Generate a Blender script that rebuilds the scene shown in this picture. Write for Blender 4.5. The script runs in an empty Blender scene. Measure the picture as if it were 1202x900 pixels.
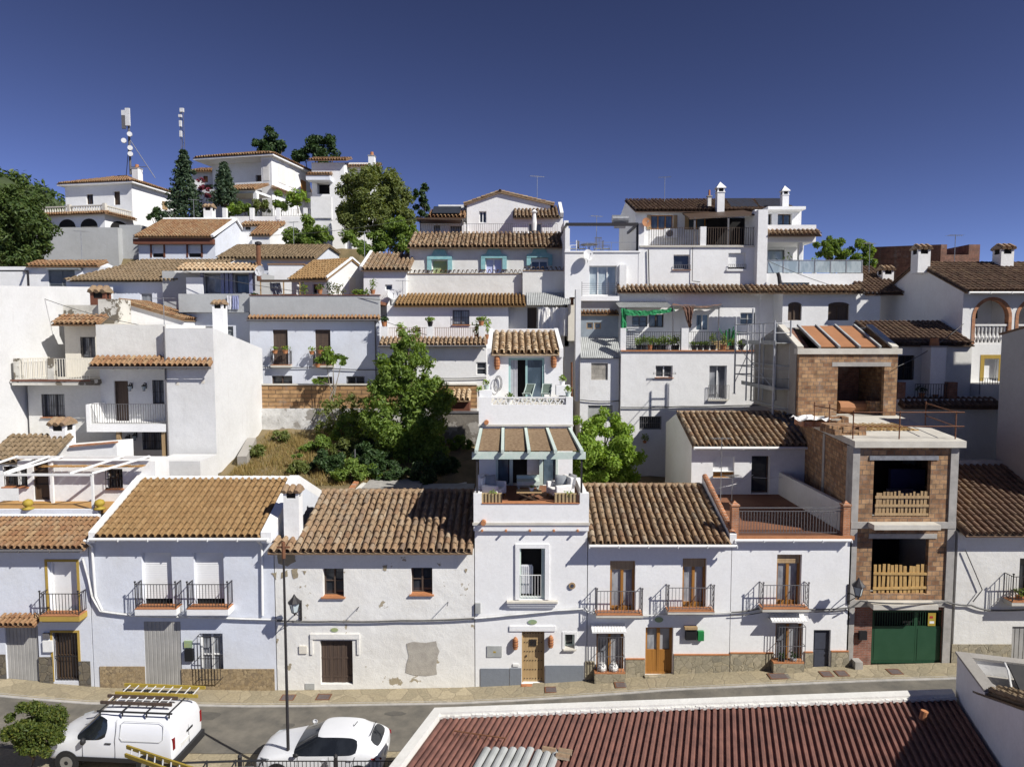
import bpy,bmesh,math,random
from math import radians,sin,cos,pi,tan,atan2,sqrt
from mathutils import Vector,Matrix
sc = bpy.context.scene
COL = sc.collection
CAM_H = 13.9
PITCH = radians(4.0)
FPX = 1202*24/36.0
cd = bpy.data.cameras.new('camera'); cd.lens = 24; cd.sensor_width = 36; cd.clip_start = 0.1; cd.clip_end = 12000
cam = bpy.data.objects.new('camera',cd); COL.objects.link(cam)
cam.location = (0,0,CAM_H); cam.rotation_euler = (radians(90) - PITCH,0,0)
sc.camera = cam
SUN = Vector((1.5,-1.0,1.6)).normalized()
world = bpy.data.worlds.new('World'); sc.world = world; world.use_nodes = True
wn = world.node_tree.nodes; wl = world.node_tree.links
bg = wn['Background']
sky = wn.new('ShaderNodeTexSky'); sky.sky_type = 'NISHITA'; sky.sun_disc = False
sky.sun_elevation = math.asin(SUN.z); sky.sun_rotation = atan2(SUN.x,SUN.y)
sky.altitude = 2500; sky.air_density = 0.62; sky.dust_density = 0.0; sky.ozone_density = 5.0
tint = wn.new('ShaderNodeMix'); tint.data_type = 'RGBA'; tint.blend_type = 'MULTIPLY'; tint.inputs[0].default_value = 1; tint.inputs[7].default_value = (0.98,0.92,1.02,1)
gam = wn.new('ShaderNodeGamma'); gam.inputs[1].default_value = 1.5
wl.new(sky.outputs[0],tint.inputs[6]); wl.new(tint.outputs[2],gam.inputs[0]); hs = wn.new('ShaderNodeHueSaturation'); hs.inputs['Saturation'].default_value = 0.84
wl.new(gam.outputs[0],hs.inputs['Color']); wl.new(hs.outputs[0],bg.inputs['Color']); bg.inputs['Strength'].default_value = 0.037
sl = bpy.data.lights.new('sun','SUN'); sl.energy = 5.0; sl.angle = radians(0.5); sl.color = (1.0,0.965,0.91)
so = bpy.data.objects.new('sun',sl); COL.objects.link(so); so.location = (60,-35,70)
so.rotation_euler = SUN.to_track_quat('Z','Y').to_euler()
sc.view_settings.view_transform = 'Standard'; sc.view_settings.look = 'None'
sc.view_settings.exposure = 0.3; sc.view_settings.gamma = 1.0; sc.view_settings.use_curve_mapping = False
sc.cycles.max_bounces = 6; sc.cycles.diffuse_bounces = 3; sc.cycles.glossy_bounces = 2
sc.cycles.transmission_bounces = 3; sc.cycles.transparent_max_bounces = 6
sc.cycles.caustics_reflective = False; sc.cycles.caustics_refractive = False
sc.cycles.use_denoising = True
CP,SP = cos(PITCH),sin(PITCH)
def P(x,y,Y):
    u = (x - 601)/FPX; v = (450 - y)/FPX
    t = Y/(CP + v*SP)
    return Vector((u*t,Y,CAM_H + t*(v*CP - SP)))
def PZ(y,Y): return P(601,y,Y).z
def PX(x,y,Y): return P(x,y,Y).x
def YZ(y,Z):            # depth at which the view line of row y reaches height Z
    v = (450 - y)/FPX
    return (Z - CAM_H)/((v*CP - SP)/(CP + v*SP))
def roofY(y,Ye,Ze,s):  # depth where a roof rising from (Ye,Ze) with slope s is seen at row y
    v = (450 - y)/FPX; k = (v*CP - SP)/(CP + v*SP)
    return (Ze - s*Ye - CAM_H)/(k - s)
M = {}
def _nt(name):
    m = bpy.data.materials.new(name); m.use_nodes = True
    nt = m.node_tree; b = nt.nodes['Principled BSDF']
    return m,nt,b
def N(nt,t,**kw):
    n = nt.nodes.new(t)
    for k,v in kw.items():
        if k in n.inputs: n.inputs[k].default_value = v
        else: setattr(n,k,v)
    return n
def ramp(nt,fac,stops):
    r = nt.nodes.new('ShaderNodeValToRGB'); e = r.color_ramp.elements
    while len(e) < len(stops): e.new(0.5)
    for i,(p,c) in enumerate(stops):
        e[i].position = p; e[i].color = (c[0],c[1],c[2],1) if hasattr(c,'__len__') else (c,c,c,1)
    nt.links.new(fac,r.inputs[0]); return r.outputs[0]
def mix(nt,fac,a,b,mode='MIX'):
    n = nt.nodes.new('ShaderNodeMix'); n.data_type = 'RGBA'; n.blend_type = mode
    if isinstance(fac,(int,float)): n.inputs[0].default_value = fac
    else: nt.links.new(fac,n.inputs[0])
    for s,v in ((6,a),(7,b)):
        if isinstance(v,(tuple,list)): n.inputs[s].default_value = (v[0],v[1],v[2],1)
        else: nt.links.new(v,n.inputs[s])
    return n.outputs[2]
def noise(nt,vec,scale,detail=4,rough=0.55):
    n = nt.nodes.new('ShaderNodeTexNoise'); n.inputs['Scale'].default_value = scale
    n.inputs['Detail'].default_value = detail; n.inputs['Roughness'].default_value = rough
    nt.links.new(vec,n.inputs['Vector']); return n.outputs[0]
def pos(nt,scale=(1,1,1)):
    g = nt.nodes.new('ShaderNodeNewGeometry')
    mp = nt.nodes.new('ShaderNodeMapping'); mp.inputs['Scale'].default_value = scale
    nt.links.new(g.outputs['Position'],mp.inputs['Vector']); return mp.outputs[0]
def bump(nt,b,h,strength,dist=0.02):
    n = nt.nodes.new('ShaderNodeBump'); n.inputs['Strength'].default_value = strength; n.inputs['Distance'].default_value = dist
    nt.links.new(h,n.inputs['Height']); nt.links.new(n.outputs[0],b.inputs['Normal'])
def simple(name,col,rough=0.7,col2=None,scale=3.0,metal=0.0,bmp=0.0,bscale=30,spec=0.4):
    m,nt,b = _nt(name); p = pos(nt)
    c2 = col2 or tuple(max(0,c*0.8) for c in col)
    b.inputs['Roughness'].default_value = rough; b.inputs['Metallic'].default_value = metal
    b.inputs['Specular IOR Level'].default_value = spec
    f = ramp(nt,noise(nt,p,scale,5,0.65),[(0.35,0),(0.68,1)])
    nt.links.new(mix(nt,f,col,c2),b.inputs['Base Color'])
    if bmp: bump(nt,b,noise(nt,p,bscale,4),bmp)
    M[name] = m; return m
def plaster(name,col=(0.80,0.80,0.79),stain=0.2,stain_col=(0.45,0.42,0.36),wav=0.35,patch=0.0,patch_col=(0.36,0.31,0.22),streak=0.5):
    m,nt,b = _nt(name); p = pos(nt)
    b.inputs['Roughness'].default_value = 0.92; b.inputs['Specular IOR Level'].default_value = 0.15
    f1 = ramp(nt,noise(nt,p,0.55,6,0.7),[(0.42,0),(0.75,stain)])
    c = mix(nt,f1,col,stain_col)
    f2 = ramp(nt,noise(nt,pos(nt,(2.2,2.2,0.16)),1.6,6,0.7),[(0.56,0),(0.82,stain*streak)])
    c = mix(nt,f2,c,(0.32,0.30,0.27))
    f3 = ramp(nt,noise(nt,p,9,4,0.7),[(0.3,0.93),(0.6,1.0)])
    c = mix(nt,1.0,c,f3,'MULTIPLY')
    if patch > 0:
        f4 = ramp(nt,noise(nt,p,1.3,7,0.62),[(1 - patch,0),(1 - patch + 0.012,1)])
        c = mix(nt,f4,c,patch_col)
    nt.links.new(c,b.inputs['Base Color'])
    a = nt.nodes.new('ShaderNodeMath'); a.operation = 'MULTIPLY_ADD'; a.inputs[1].default_value = 0.25
    nt.links.new(noise(nt,p,22,3),a.inputs[0]); nt.links.new(noise(nt,p,1.7,3),a.inputs[2])
    bump(nt,b,a.outputs[0],wav*.55,0.1)
    M[name] = m; return m
def tiles(name,stops,lichen=0.3,lichen_col=(0.30,0.27,0.20)):
    m,nt,b = _nt(name)
    g = nt.nodes.new('ShaderNodeNewGeometry')
    c = ramp(nt,g.outputs['Random Per Island'],stops)
    p = pos(nt)
    f = ramp(nt,noise(nt,p,1.1,8,0.75),[(0.5,0),(0.66,lichen)])
    c = mix(nt,f,c,lichen_col)
    f2 = ramp(nt,noise(nt,p,14,5,0.7),[(0.35,0.72),(0.62,1.08)])
    c = mix(nt,1.0,c,f2,'MULTIPLY')
    nt.links.new(c,b.inputs['Base Color']); b.inputs['Roughness'].default_value = 0.9
    b.inputs['Specular IOR Level'].default_value = 0.2
    bump(nt,b,noise(nt,p,40,3),0.4,0.01)
    M[name] = m
def brick(name,c1,c2,mortar,w=0.29,h=0.2,mort=0.012,contrast=0.5):
    m,nt,b = _nt(name); g = nt.nodes.new('ShaderNodeNewGeometry')
    s = nt.nodes.new('ShaderNodeSeparateXYZ'); nt.links.new(g.outputs['Position'],s.inputs[0])
    a = nt.nodes.new('ShaderNodeMath'); a.operation = 'ADD'; nt.links.new(s.outputs[0],a.inputs[0]); nt.links.new(s.outputs[1],a.inputs[1])
    cmb = nt.nodes.new('ShaderNodeCombineXYZ'); nt.links.new(a.outputs[0],cmb.inputs[0]); nt.links.new(s.outputs[2],cmb.inputs[1])
    t = nt.nodes.new('ShaderNodeTexBrick'); nt.links.new(cmb.outputs[0],t.inputs['Vector'])
    t.inputs['Scale'].default_value = 1.0; t.inputs['Brick Width'].default_value = w; t.inputs['Row Height'].default_value = h
    t.inputs['Mortar Size'].default_value = mort; t.inputs['Color1'].default_value = (*c1,1); t.inputs['Color2'].default_value = (*c2,1)
    t.inputs['Mortar'].default_value = (*mortar,1); t.inputs['Bias'].default_value = 0.0; t.inputs['Mortar Smooth'].default_value = 0.3
    p = pos(nt)
    f = ramp(nt,noise(nt,p,3.0,6,0.7),[(0.35,1 - contrast),(0.65,1.12)])
    c = mix(nt,1.0,t.outputs['Color'],f,'MULTIPLY')
    f3 = ramp(nt,noise(nt,p,0.9,6,0.7),[(0.55,0),(0.75,0.55)])
    c = mix(nt,f3,c,(0.33,0.30,0.27))
    nt.links.new(c,b.inputs['Base Color']); b.inputs['Roughness'].default_value = 0.92
    bump(nt,b,t.outputs['Fac'],-0.5,0.02); M[name] = m
def stone(name,stops,mortar,scale=4.0,flat=(1,1,1),mw=0.05,bmp=0.6):
    m,nt,b = _nt(name); p = pos(nt,flat)
    dn = nt.nodes.new('ShaderNodeTexNoise'); dn.inputs['Scale'].default_value = 3; nt.links.new(p,dn.inputs['Vector'])
    v = mix(nt,0.12,p,dn.outputs['Color'])
    vo = nt.nodes.new('ShaderNodeTexVoronoi'); vo.inputs['Scale'].default_value = scale; nt.links.new(v,vo.inputs['Vector'])
    ve = nt.nodes.new('ShaderNodeTexVoronoi'); ve.feature = 'DISTANCE_TO_EDGE'; ve.inputs['Scale'].default_value = scale; nt.links.new(v,ve.inputs['Vector'])
    sr = nt.nodes.new('ShaderNodeSeparateColor'); nt.links.new(vo.outputs['Color'],sr.inputs[0])
    c = ramp(nt,sr.outputs[0],stops)
    c = mix(nt,1.0,c,ramp(nt,noise(nt,p,12,5,0.7),[(0.3,0.7),(0.65,1.1)]),'MULTIPLY')
    e = ramp(nt,ve.outputs['Distance'],[(0.0,0),(mw,1)])
    c = mix(nt,e,mortar,c)
    nt.links.new(c,b.inputs['Base Color']); b.inputs['Roughness'].default_value = 0.9
    bump(nt,b,e,bmp,0.03); M[name] = m
def leafmat(name,stops,trans=0.35):
    m,nt,b = _nt(name); g = nt.nodes.new('ShaderNodeNewGeometry')
    c = ramp(nt,g.outputs['Random Per Island'],stops)
    b.inputs['Roughness'].default_value = 0.55; b.inputs['Specular IOR Level'].default_value = 0.35
    nt.links.new(c,b.inputs['Base Color'])
    t = nt.nodes.new('ShaderNodeBsdfTranslucent'); nt.links.new(mix(nt,1.0,c,(1.6,1.5,0.5),'MULTIPLY'),t.inputs['Color'])
    mx = nt.nodes.new('ShaderNodeMixShader'); mx.inputs[0].default_value = trans
    nt.links.new(b.outputs[0],mx.inputs[1]); nt.links.new(t.outputs[0],mx.inputs[2])
    nt.links.new(mx.outputs[0],nt.nodes['Material Output'].inputs['Surface']); M[name] = m
def glass(name,col,rough=0.06,vary=None):
    m,nt,b = _nt(name); b.inputs['Roughness'].default_value = rough; b.inputs['Specular IOR Level'].default_value = 0.6
    c2 = vary or tuple(c*1.6 for c in col)
    f = ramp(nt,noise(nt,pos(nt,(1,1,0.4)),2.2,3),[(0.42,0),(0.6,1)])
    nt.links.new(mix(nt,f,col,c2),b.inputs['Base Color']); M[name] = m
def wood(name,c1,c2,sx=14,sz=0.6,rough=0.55):
    m,nt,b = _nt(name)
    f = ramp(nt,noise(nt,pos(nt,(sx,sx,sz)),1.5,6,0.65),[(0.35,0),(0.65,1)])
    nt.links.new(mix(nt,f,c1,c2),b.inputs['Base Color']); b.inputs['Roughness'].default_value = rough
    bump(nt,b,f,0.2,0.01); M[name] = m
plaster('white',(0.79,0.79,0.78),0.24)
plaster('white_clean',(0.81,0.81,0.80),0.13,wav=0.25)
plaster('white_soft',(0.69,0.69,0.68),0.3,(0.45,0.44,0.41),wav=0.45,streak=0.8)
plaster('white_old',(0.78,0.77,0.73),0.30,(0.52,0.47,0.38),wav=0.6,patch=0.355,streak=0.8)
plaster('white_aged',(0.72,0.71,0.67),0.34,(0.42,0.39,0.33),wav=0.5)
plaster('white_worn',(0.62,0.60,0.54),0.7,(0.2,0.19,0.16),wav=0.7,patch=0.47,patch_col=(0.16,0.14,0.11))
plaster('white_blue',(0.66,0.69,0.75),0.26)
plaster('cream',(0.70,0.66,0.57),0.2)
plaster('grey_render_and_shade',(0.42,0.43,0.43),0.35,(0.25,0.25,0.24))
plaster('cement',(0.36,0.34,0.31),0.5,(0.2,0.19,0.17),wav=0.6)
plaster('grey_plinth',(0.20,0.22,0.25),0.15,(0.14,0.15,0.17))
plaster('ochre_trim',(0.42,0.29,0.07),0.25,(0.30,0.2,0.06))
tiles('tile_old',[(0.0,(0.234,0.142,0.085)),(0.2,(0.327,0.218,0.129)),(0.45,(0.280,0.198,0.125)),(0.65,(0.353,0.245,0.149)),(0.82,(0.237,0.154,0.101)),(0.93,(0.396,0.313,0.218)),(1.0,(0.156,0.107,0.077))],0.4)
tiles('tile_ochre',[(0.0,(0.249,0.149,0.068)),(0.3,(0.308,0.189,0.086)),(0.6,(0.274,0.167,0.076)),(1.0,(0.342,0.220,0.106))],0.2,(0.25,0.19,0.09))
tiles('tile_orange',[(0.0,(0.237,0.123,0.065)),(0.4,(0.318,0.184,0.094)),(0.75,(0.280,0.170,0.094)),(1.0,(0.364,0.247,0.136))],0.35)
tiles('tile_dark',[(0.0,(0.135,0.088,0.063)),(0.4,(0.202,0.130,0.087)),(0.75,(0.169,0.111,0.079)),(1.0,(0.254,0.175,0.110))],0.5,(0.10,0.085,0.06))
tiles('tile_grey',[(0.0,(0.200,0.145,0.085)),(0.5,(0.270,0.200,0.125)),(1.0,(0.230,0.165,0.100))],0.5,(0.17,0.14,0.10))
tiles('tile_pale',[(0.0,(0.482,0.345,0.208)),(0.4,(0.576,0.440,0.286)),(0.7,(0.442,0.289,0.160)),(1.0,(0.635,0.515,0.361))],0.3,(0.38,0.30,0.2))
brick('brick_hollow',(0.47,0.285,0.145),(0.24,0.12,0.06),(0.19,0.14,0.10),0.30,0.19,0.016,0.45)
brick('brick_red',(0.33,0.13,0.08),(0.25,0.095,0.06),(0.28,0.20,0.16),0.24,0.07,0.012,0.4)
brick('brick_dark',(0.27,0.115,0.07),(0.19,0.085,0.055),(0.20,0.15,0.12),0.26,0.09,0.012,0.45)
brick('brick_block',(0.46,0.285,0.135),(0.33,0.175,0.075),(0.16,0.10,0.055),0.9,0.25,0.028,0.4)
brick('brick_trim',(0.50,0.20,0.08),(0.40,0.15,0.06),(0.42,0.28,0.2),0.24,0.07,0.012,0.4)
brick('block_grey',(0.40,0.37,0.32),(0.33,0.31,0.27),(0.27,0.25,0.22),0.5,0.25,0.015,0.3)
stone('stone_tan',[(0.0,(0.30,0.22,0.12)),(0.5,(0.38,0.29,0.17)),(1.0,(0.24,0.18,0.11))],(0.25,0.19,0.11),9.0)
stone('stone_slab',[(0.0,(0.36,0.31,0.21)),(0.4,(0.28,0.25,0.18)),(0.7,(0.40,0.35,0.25)),(1.0,(0.22,0.20,0.15))],(0.24,0.21,0.145),4.2,mw=0.035)
stone('stone_dark',[(0.0,(0.13,0.11,0.09)),(0.5,(0.17,0.145,0.10)),(1.0,(0.10,0.095,0.085))],(0.10,0.085,0.065),4.0)
plaster('rubble',(0.66,0.65,0.62),0.9,(0.2,0.19,0.17),wav=1.0,patch=0.43,patch_col=(0.3,0.28,0.25))
plaster('rubble_dark',(0.2,0.18,0.155),0.9,(0.07,0.065,0.06),wav=1.0,patch=0.45,patch_col=(0.33,0.31,0.28))
stone('flagstone',[(0.0,(0.34,0.285,0.185)),(0.5,(0.28,0.24,0.16)),(1.0,(0.39,0.33,0.22))],(0.25,0.21,0.14),1.9,(1,1,0.2),0.05,0.3)
simple('concrete',(0.40,0.38,0.35),0.9,(0.28,0.27,0.25),2.5,bmp=0.3)
simple('concrete_pale',(0.60,0.57,0.50),0.9,(0.48,0.45,0.39),1.5,bmp=0.3)
simple('asphalt',(0.105,0.098,0.085),0.9,(0.185,0.168,0.138),1.1,bmp=0.4,bscale=60)
simple('soil',(0.20,0.15,0.08),0.95,(0.12,0.10,0.05),0.8,bmp=0.6,bscale=8)
simple('floor_red',(0.185,0.078,0.042),0.75,(0.23,0.105,0.055),1.5)
simple('floor_ochre',(0.44,0.25,0.08),0.7,(0.36,0.20,0.07),1.5)
simple('terracotta',(0.46,0.20,0.085),0.85,(0.36,0.15,0.065),8)
simple('iron',(0.022,0.022,0.025),0.5,(0.035,0.03,0.03),10)
simple('iron_grey',(0.10,0.10,0.11),0.5,(0.15,0.14,0.14),10)
simple('steel',(0.36,0.37,0.38),0.45,(0.24,0.24,0.25),6,metal=0.6)
simple('rust',(0.20,0.085,0.04),0.85,(0.12,0.055,0.03),8)
simple('white_paint',(0.78,0.78,0.76),0.5,(0.70,0.70,0.68),3)
simple('white_blind',(0.74,0.74,0.73),0.6,(0.68,0.68,0.67),3)
simple('grey_blind',(0.36,0.35,0.33),0.7,(0.28,0.275,0.26),1.5)
simple('grey_shutter',(0.22,0.24,0.25),0.7,(0.17,0.19,0.20),3)
simple('grey_clad',(0.26,0.30,0.33),0.8,(0.22,0.25,0.28),3)
simple('sheet_grey',(0.40,0.41,0.40),0.7,(0.30,0.31,0.30),2)
simple('sage',(0.47,0.57,0.51),0.7,(0.58,0.64,0.58),5)
simple('sage_door',(0.33,0.50,0.48),0.55,(0.28,0.44,0.42),5)
simple('turquoise',(0.19,0.41,0.43),0.85,(0.30,0.50,0.50),4,bmp=0.3)
simple('lilac',(0.42,0.46,0.72),0.7,(0.50,0.52,0.70),4)
simple('door_green',(0.24,0.34,0.22),0.7,(0.36,0.38,0.14),3)
simple('gate_green',(0.014,0.06,0.028),0.5,(0.02,0.07,0.035),2)
simple('net_green',(0.02,0.24,0.085),0.8,(0.02,0.17,0.06),2)
simple('box_green',(0.02,0.22,0.06),0.5)
simple('orange_sheet',(0.36,0.165,0.075),0.8,(0.30,0.135,0.06),2)
simple('door_slate',(0.055,0.062,0.085),0.5,(0.045,0.05,0.07),5)
simple('brown_trim',(0.16,0.06,0.035),0.7)
simple('patch_mortar',(0.45,0.42,0.36),0.95,(0.34,0.31,0.27),3,bmp=0.5)
simple('sling',(0.13,0.17,0.14),0.9)
simple('black',(0.012,0.012,0.014),0.6)
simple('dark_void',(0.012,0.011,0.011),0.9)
simple('blue_void',(0.035,0.04,0.13),0.9)
simple('cable',(0.06,0.06,0.06),0.7,(0.12,0.115,0.11),4)
simple('cable_white',(0.70,0.70,0.68),0.7,(0.5,0.5,0.48),4)
simple('curtain',(0.60,0.60,0.62),0.9,(0.5,0.5,0.54),5)
simple('curtain_blue',(0.20,0.22,0.36),0.9,(0.26,0.28,0.42),5)
simple('cloth_white',(0.78,0.77,0.74),0.95,(0.70,0.69,0.67),6)
simple('cloth_grey',(0.30,0.32,0.34),0.95)
simple('blue_plastic',(0.04,0.09,0.36),0.6)
simple('yellow',(0.40,0.29,0.04),0.7,(0.32,0.23,0.03),5)
simple('red_paint',(0.40,0.03,0.03),0.6)
simple('dish',(0.66,0.66,0.66),0.5)
simple('solar',(0.03,0.034,0.042),0.35,(0.04,0.045,0.055),3,spec=0.2)
simple('redsheet',(0.235,0.112,0.086),0.7,(0.13,0.064,0.052),2.2,bmp=0.15)
simple('tile_under',(0.2,0.11,0.06),0.95)
simple('trunk',(0.15,0.11,0.075),0.95,(0.09,0.07,0.05),6,bmp=0.6)
simple('trunk_pale',(0.32,0.28,0.22),0.95,(0.22,0.19,0.15),6,bmp=0.6)
simple('reed',(0.27,0.19,0.115),0.95,(0.14,0.09,0.05),9)
simple('netting',(0.20,0.115,0.08),0.95,(0.13,0.07,0.05),12)
simple('wicker',(0.46,0.36,0.2),0.9,(0.3,0.22,0.11),40)
simple('water_blue',(0.03,0.10,0.32),0.5)
simple('hill_wood',(0.05,0.07,0.025),1.0,(0.035,0.05,0.02),0.3)
simple('hill_far',(0.13,0.14,0.17),1.0,(0.15,0.155,0.17),0.004)
simple('plastic_sheet',(0.09,0.10,0.13),0.35,(0.05,0.05,0.065),2,bmp=0.8,bscale=6)
simple('lattice',(0.55,0.53,0.48),0.8)
wood('wood_honey',(0.38,0.175,0.035),(0.27,0.115,0.022))
wood('wood_pale',(0.42,0.29,0.15),(0.30,0.20,0.10))
wood('wood_old',(0.10,0.065,0.045),(0.055,0.038,0.03),rough=0.85)
wood('wood_door',(0.46,0.33,0.17),(0.34,0.23,0.11),rough=0.7)
wood('wood_dark',(0.09,0.055,0.03),(0.055,0.035,0.022))
wood('pallet',(0.52,0.34,0.13),(0.38,0.23,0.08),6,3)
glass('glass',(0.022,0.025,0.03))
glass('glass_curtain',(0.16,0.17,0.19),0.1,(0.34,0.35,0.37))
glass('glass_blue',(0.05,0.075,0.10),0.04,(0.10,0.14,0.18))
glass('glass_pale',(0.28,0.34,0.37),0.08,(0.42,0.48,0.50))
leafmat('leaf',[(0,(0.10,0.16,0.03)),(0.5,(0.155,0.24,0.045)),(1,(0.23,0.31,0.07))],0.4)
leafmat('leaf_bright',[(0,(0.15,0.24,0.03)),(0.5,(0.21,0.33,0.045)),(1,(0.29,0.39,0.07))])
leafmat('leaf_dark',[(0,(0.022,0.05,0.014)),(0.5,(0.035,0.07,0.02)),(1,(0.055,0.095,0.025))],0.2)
leafmat('leaf_pine',[(0,(0.038,0.07,0.015)),(0.5,(0.062,0.10,0.022)),(1,(0.10,0.135,0.03))],0.2)
leafmat('leaf_fir',[(0,(0.03,0.06,0.032)),(0.5,(0.05,0.085,0.045)),(1,(0.075,0.11,0.055))],0.15)
leafmat('leaf_olive',[(0,(0.105,0.14,0.035)),(0.5,(0.15,0.185,0.05)),(1,(0.20,0.22,0.07))])
leafmat('leaf_orange',[(0,(0.055,0.085,0.016)),(0.6,(0.085,0.12,0.022)),(1,(0.17,0.18,0.03))])
leafmat('flower_pink',[(0,(0.18,0.03,0.06)),(1,(0.26,0.06,0.09))])
leafmat('grass_dry',[(0,(0.27,0.19,0.07)),(0.5,(0.34,0.25,0.10)),(0.85,(0.22,0.17,0.06)),(1,(0.13,0.15,0.04))],0.2)
leafmat('petal_yellow',[(0,(0.5,0.33,0.02)),(1,(0.6,0.4,0.05))])
ORG = {}
class MB:
    def __init__(s): s.v = []; s.f = []
    def poly(s,pts):
        n = len(s.v); s.v.extend([tuple(p) for p in pts]); s.f.append(tuple(range(n,n + len(pts))))
    def box(s,x0,x1,y0,y1,z0,z1):
        if x0 > x1: x0,x1 = x1,x0
        if y0 > y1: y0,y1 = y1,y0
        if z0 > z1: z0,z1 = z1,z0
        n = len(s.v)
        s.v += [(x0,y0,z0),(x1,y0,z0),(x1,y1,z0),(x0,y1,z0),(x0,y0,z1),(x1,y0,z1),(x1,y1,z1),(x0,y1,z1)]
        s.f += [(n,n + 3,n + 2,n + 1),(n + 4,n + 5,n + 6,n + 7),(n,n + 1,n + 5,n + 4),(n + 1,n + 2,n + 6,n + 5),(n + 2,n + 3,n + 7,n + 6),(n + 3,n,n + 4,n + 7)]
    def beam(s,p,q,w,h,up=(0,0,1)):
        p = Vector(p); q = Vector(q); d = (q - p)
        if d.length < 1e-6: return
        d.normalize(); u = Vector(up)
        a = d.cross(u)
        if a.length < 1e-4: a = d.cross(Vector((0,1,0)))
        a.normalize(); b = a.cross(d).normalized()
        n = len(s.v)
        for c in (p,q):
            for i,j in ((-1,-1),(1,-1),(1,1),(-1,1)):
                s.v.append(tuple(c + a*(w/2*i) + b*(h/2*j)))
        s.f += [(n,n + 1,n + 2,n + 3),(n + 7,n + 6,n + 5,n + 4)]
        for i in range(4):
            j = (i + 1) % 4; s.f.append((n + i,n + 4 + i,n + 4 + j,n + j))
    def tube(s,pts,r,n=6,cap=True):
        pts = [Vector(p) for p in pts]; rs = r if isinstance(r,(list,tuple)) else [r]*len(pts)
        b0 = len(s.v)
        for i,p in enumerate(pts):
            d = (pts[min(i + 1,len(pts) - 1)] - pts[max(i - 1,0)]).normalized()
            a = d.cross(Vector((0,0,1)))
            if a.length < 0.05: a = d.cross(Vector((1,0,0)))
            a.normalize(); b = a.cross(d)
            for k in range(n):
                t = 2*pi*k/n
                s.v.append(tuple(p + (a*cos(t) + b*sin(t))*rs[i]))
        for i in range(len(pts) - 1):
            for k in range(n):
                k2 = (k + 1) % n
                s.f.append((b0 + i*n + k,b0 + i*n + k2,b0 + (i + 1)*n + k2,b0 + (i + 1)*n + k))
        if cap:
            s.f.append(tuple(b0 + k for k in range(n))[::-1]); s.f.append(tuple(b0 + (len(pts) - 1)*n + k for k in range(n)))
    def cone(s,c,z0,z1,r0,r1,n=12):
        s.tube([(c[0],c[1],z0),(c[0],c[1],z1)],[max(r0,1e-3),max(r1,1e-3)],n)
    def lathe(s,c,prof,n=14):   # prof: list of (r,z)
        b0 = len(s.v)
        for r,z in prof:
            for k in range(n):
                t = 2*pi*k/n; s.v.append((c[0] + r*cos(t),c[1] + r*sin(t),z))
        for i in range(len(prof) - 1):
            for k in range(n):
                k2 = (k + 1) % n
                s.f.append((b0 + i*n + k,b0 + i*n + k2,b0 + (i + 1)*n + k2,b0 + (i + 1)*n + k))
        s.f.append(tuple(b0 + k for k in range(n))[::-1]); s.f.append(tuple(b0 + (len(prof) - 1)*n + k for k in range(n)))
    def disc(s,c,nrm,r,th,n=16,sx=1.0):
        c = Vector(c); d = Vector(nrm).normalized()
        s.tube([c,c + d*th],r,n)
    def build(s,name,mat,parent=None,label=None,cat=None,group=None,kind=None,smooth=False,local=False):
        me = bpy.data.meshes.new(name)
        if parent is not None: org = Vector((0,0,0)) if local else ORG[parent.name]
        elif local: org = Vector((0,0,0))
        else:
            xs = [v[0] for v in s.v]; ys = [v[1] for v in s.v]; zs = [v[2] for v in s.v]
            org = Vector(((min(xs) + max(xs))/2,(min(ys) + max(ys))/2,min(zs))) if kind is None else Vector((0,0,0))
        me.from_pydata([(v[0] - org.x,v[1] - org.y,v[2] - org.z) for v in s.v],[],s.f)
        me.validate(); me.update()
        if smooth:
            for p in me.polygons: p.use_smooth = True
        o = bpy.data.objects.new(name,me); COL.objects.link(o)
        me.materials.append(M[mat] if isinstance(mat,str) else mat)
        if parent is not None: o.parent = parent; ORG[o.name] = org
        else: o.location = org; ORG[o.name] = org
        tag(o,label,cat,group,kind); return o
def tag(o,label=None,cat=None,group=None,kind=None):
    if label: o['label'] = label
    if cat: o['category'] = cat
    if group: o['group'] = group
    if kind: o['kind'] = kind
def thing(name,label,cat,loc,group=None,rz=0.0):
    o = bpy.data.objects.new(name,None); COL.objects.link(o); o.empty_display_size = 0.3
    o.location = loc; o.rotation_euler = (0,0,rz); ORG[o.name] = Vector(loc)
    tag(o,label,cat,group); return o
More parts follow.
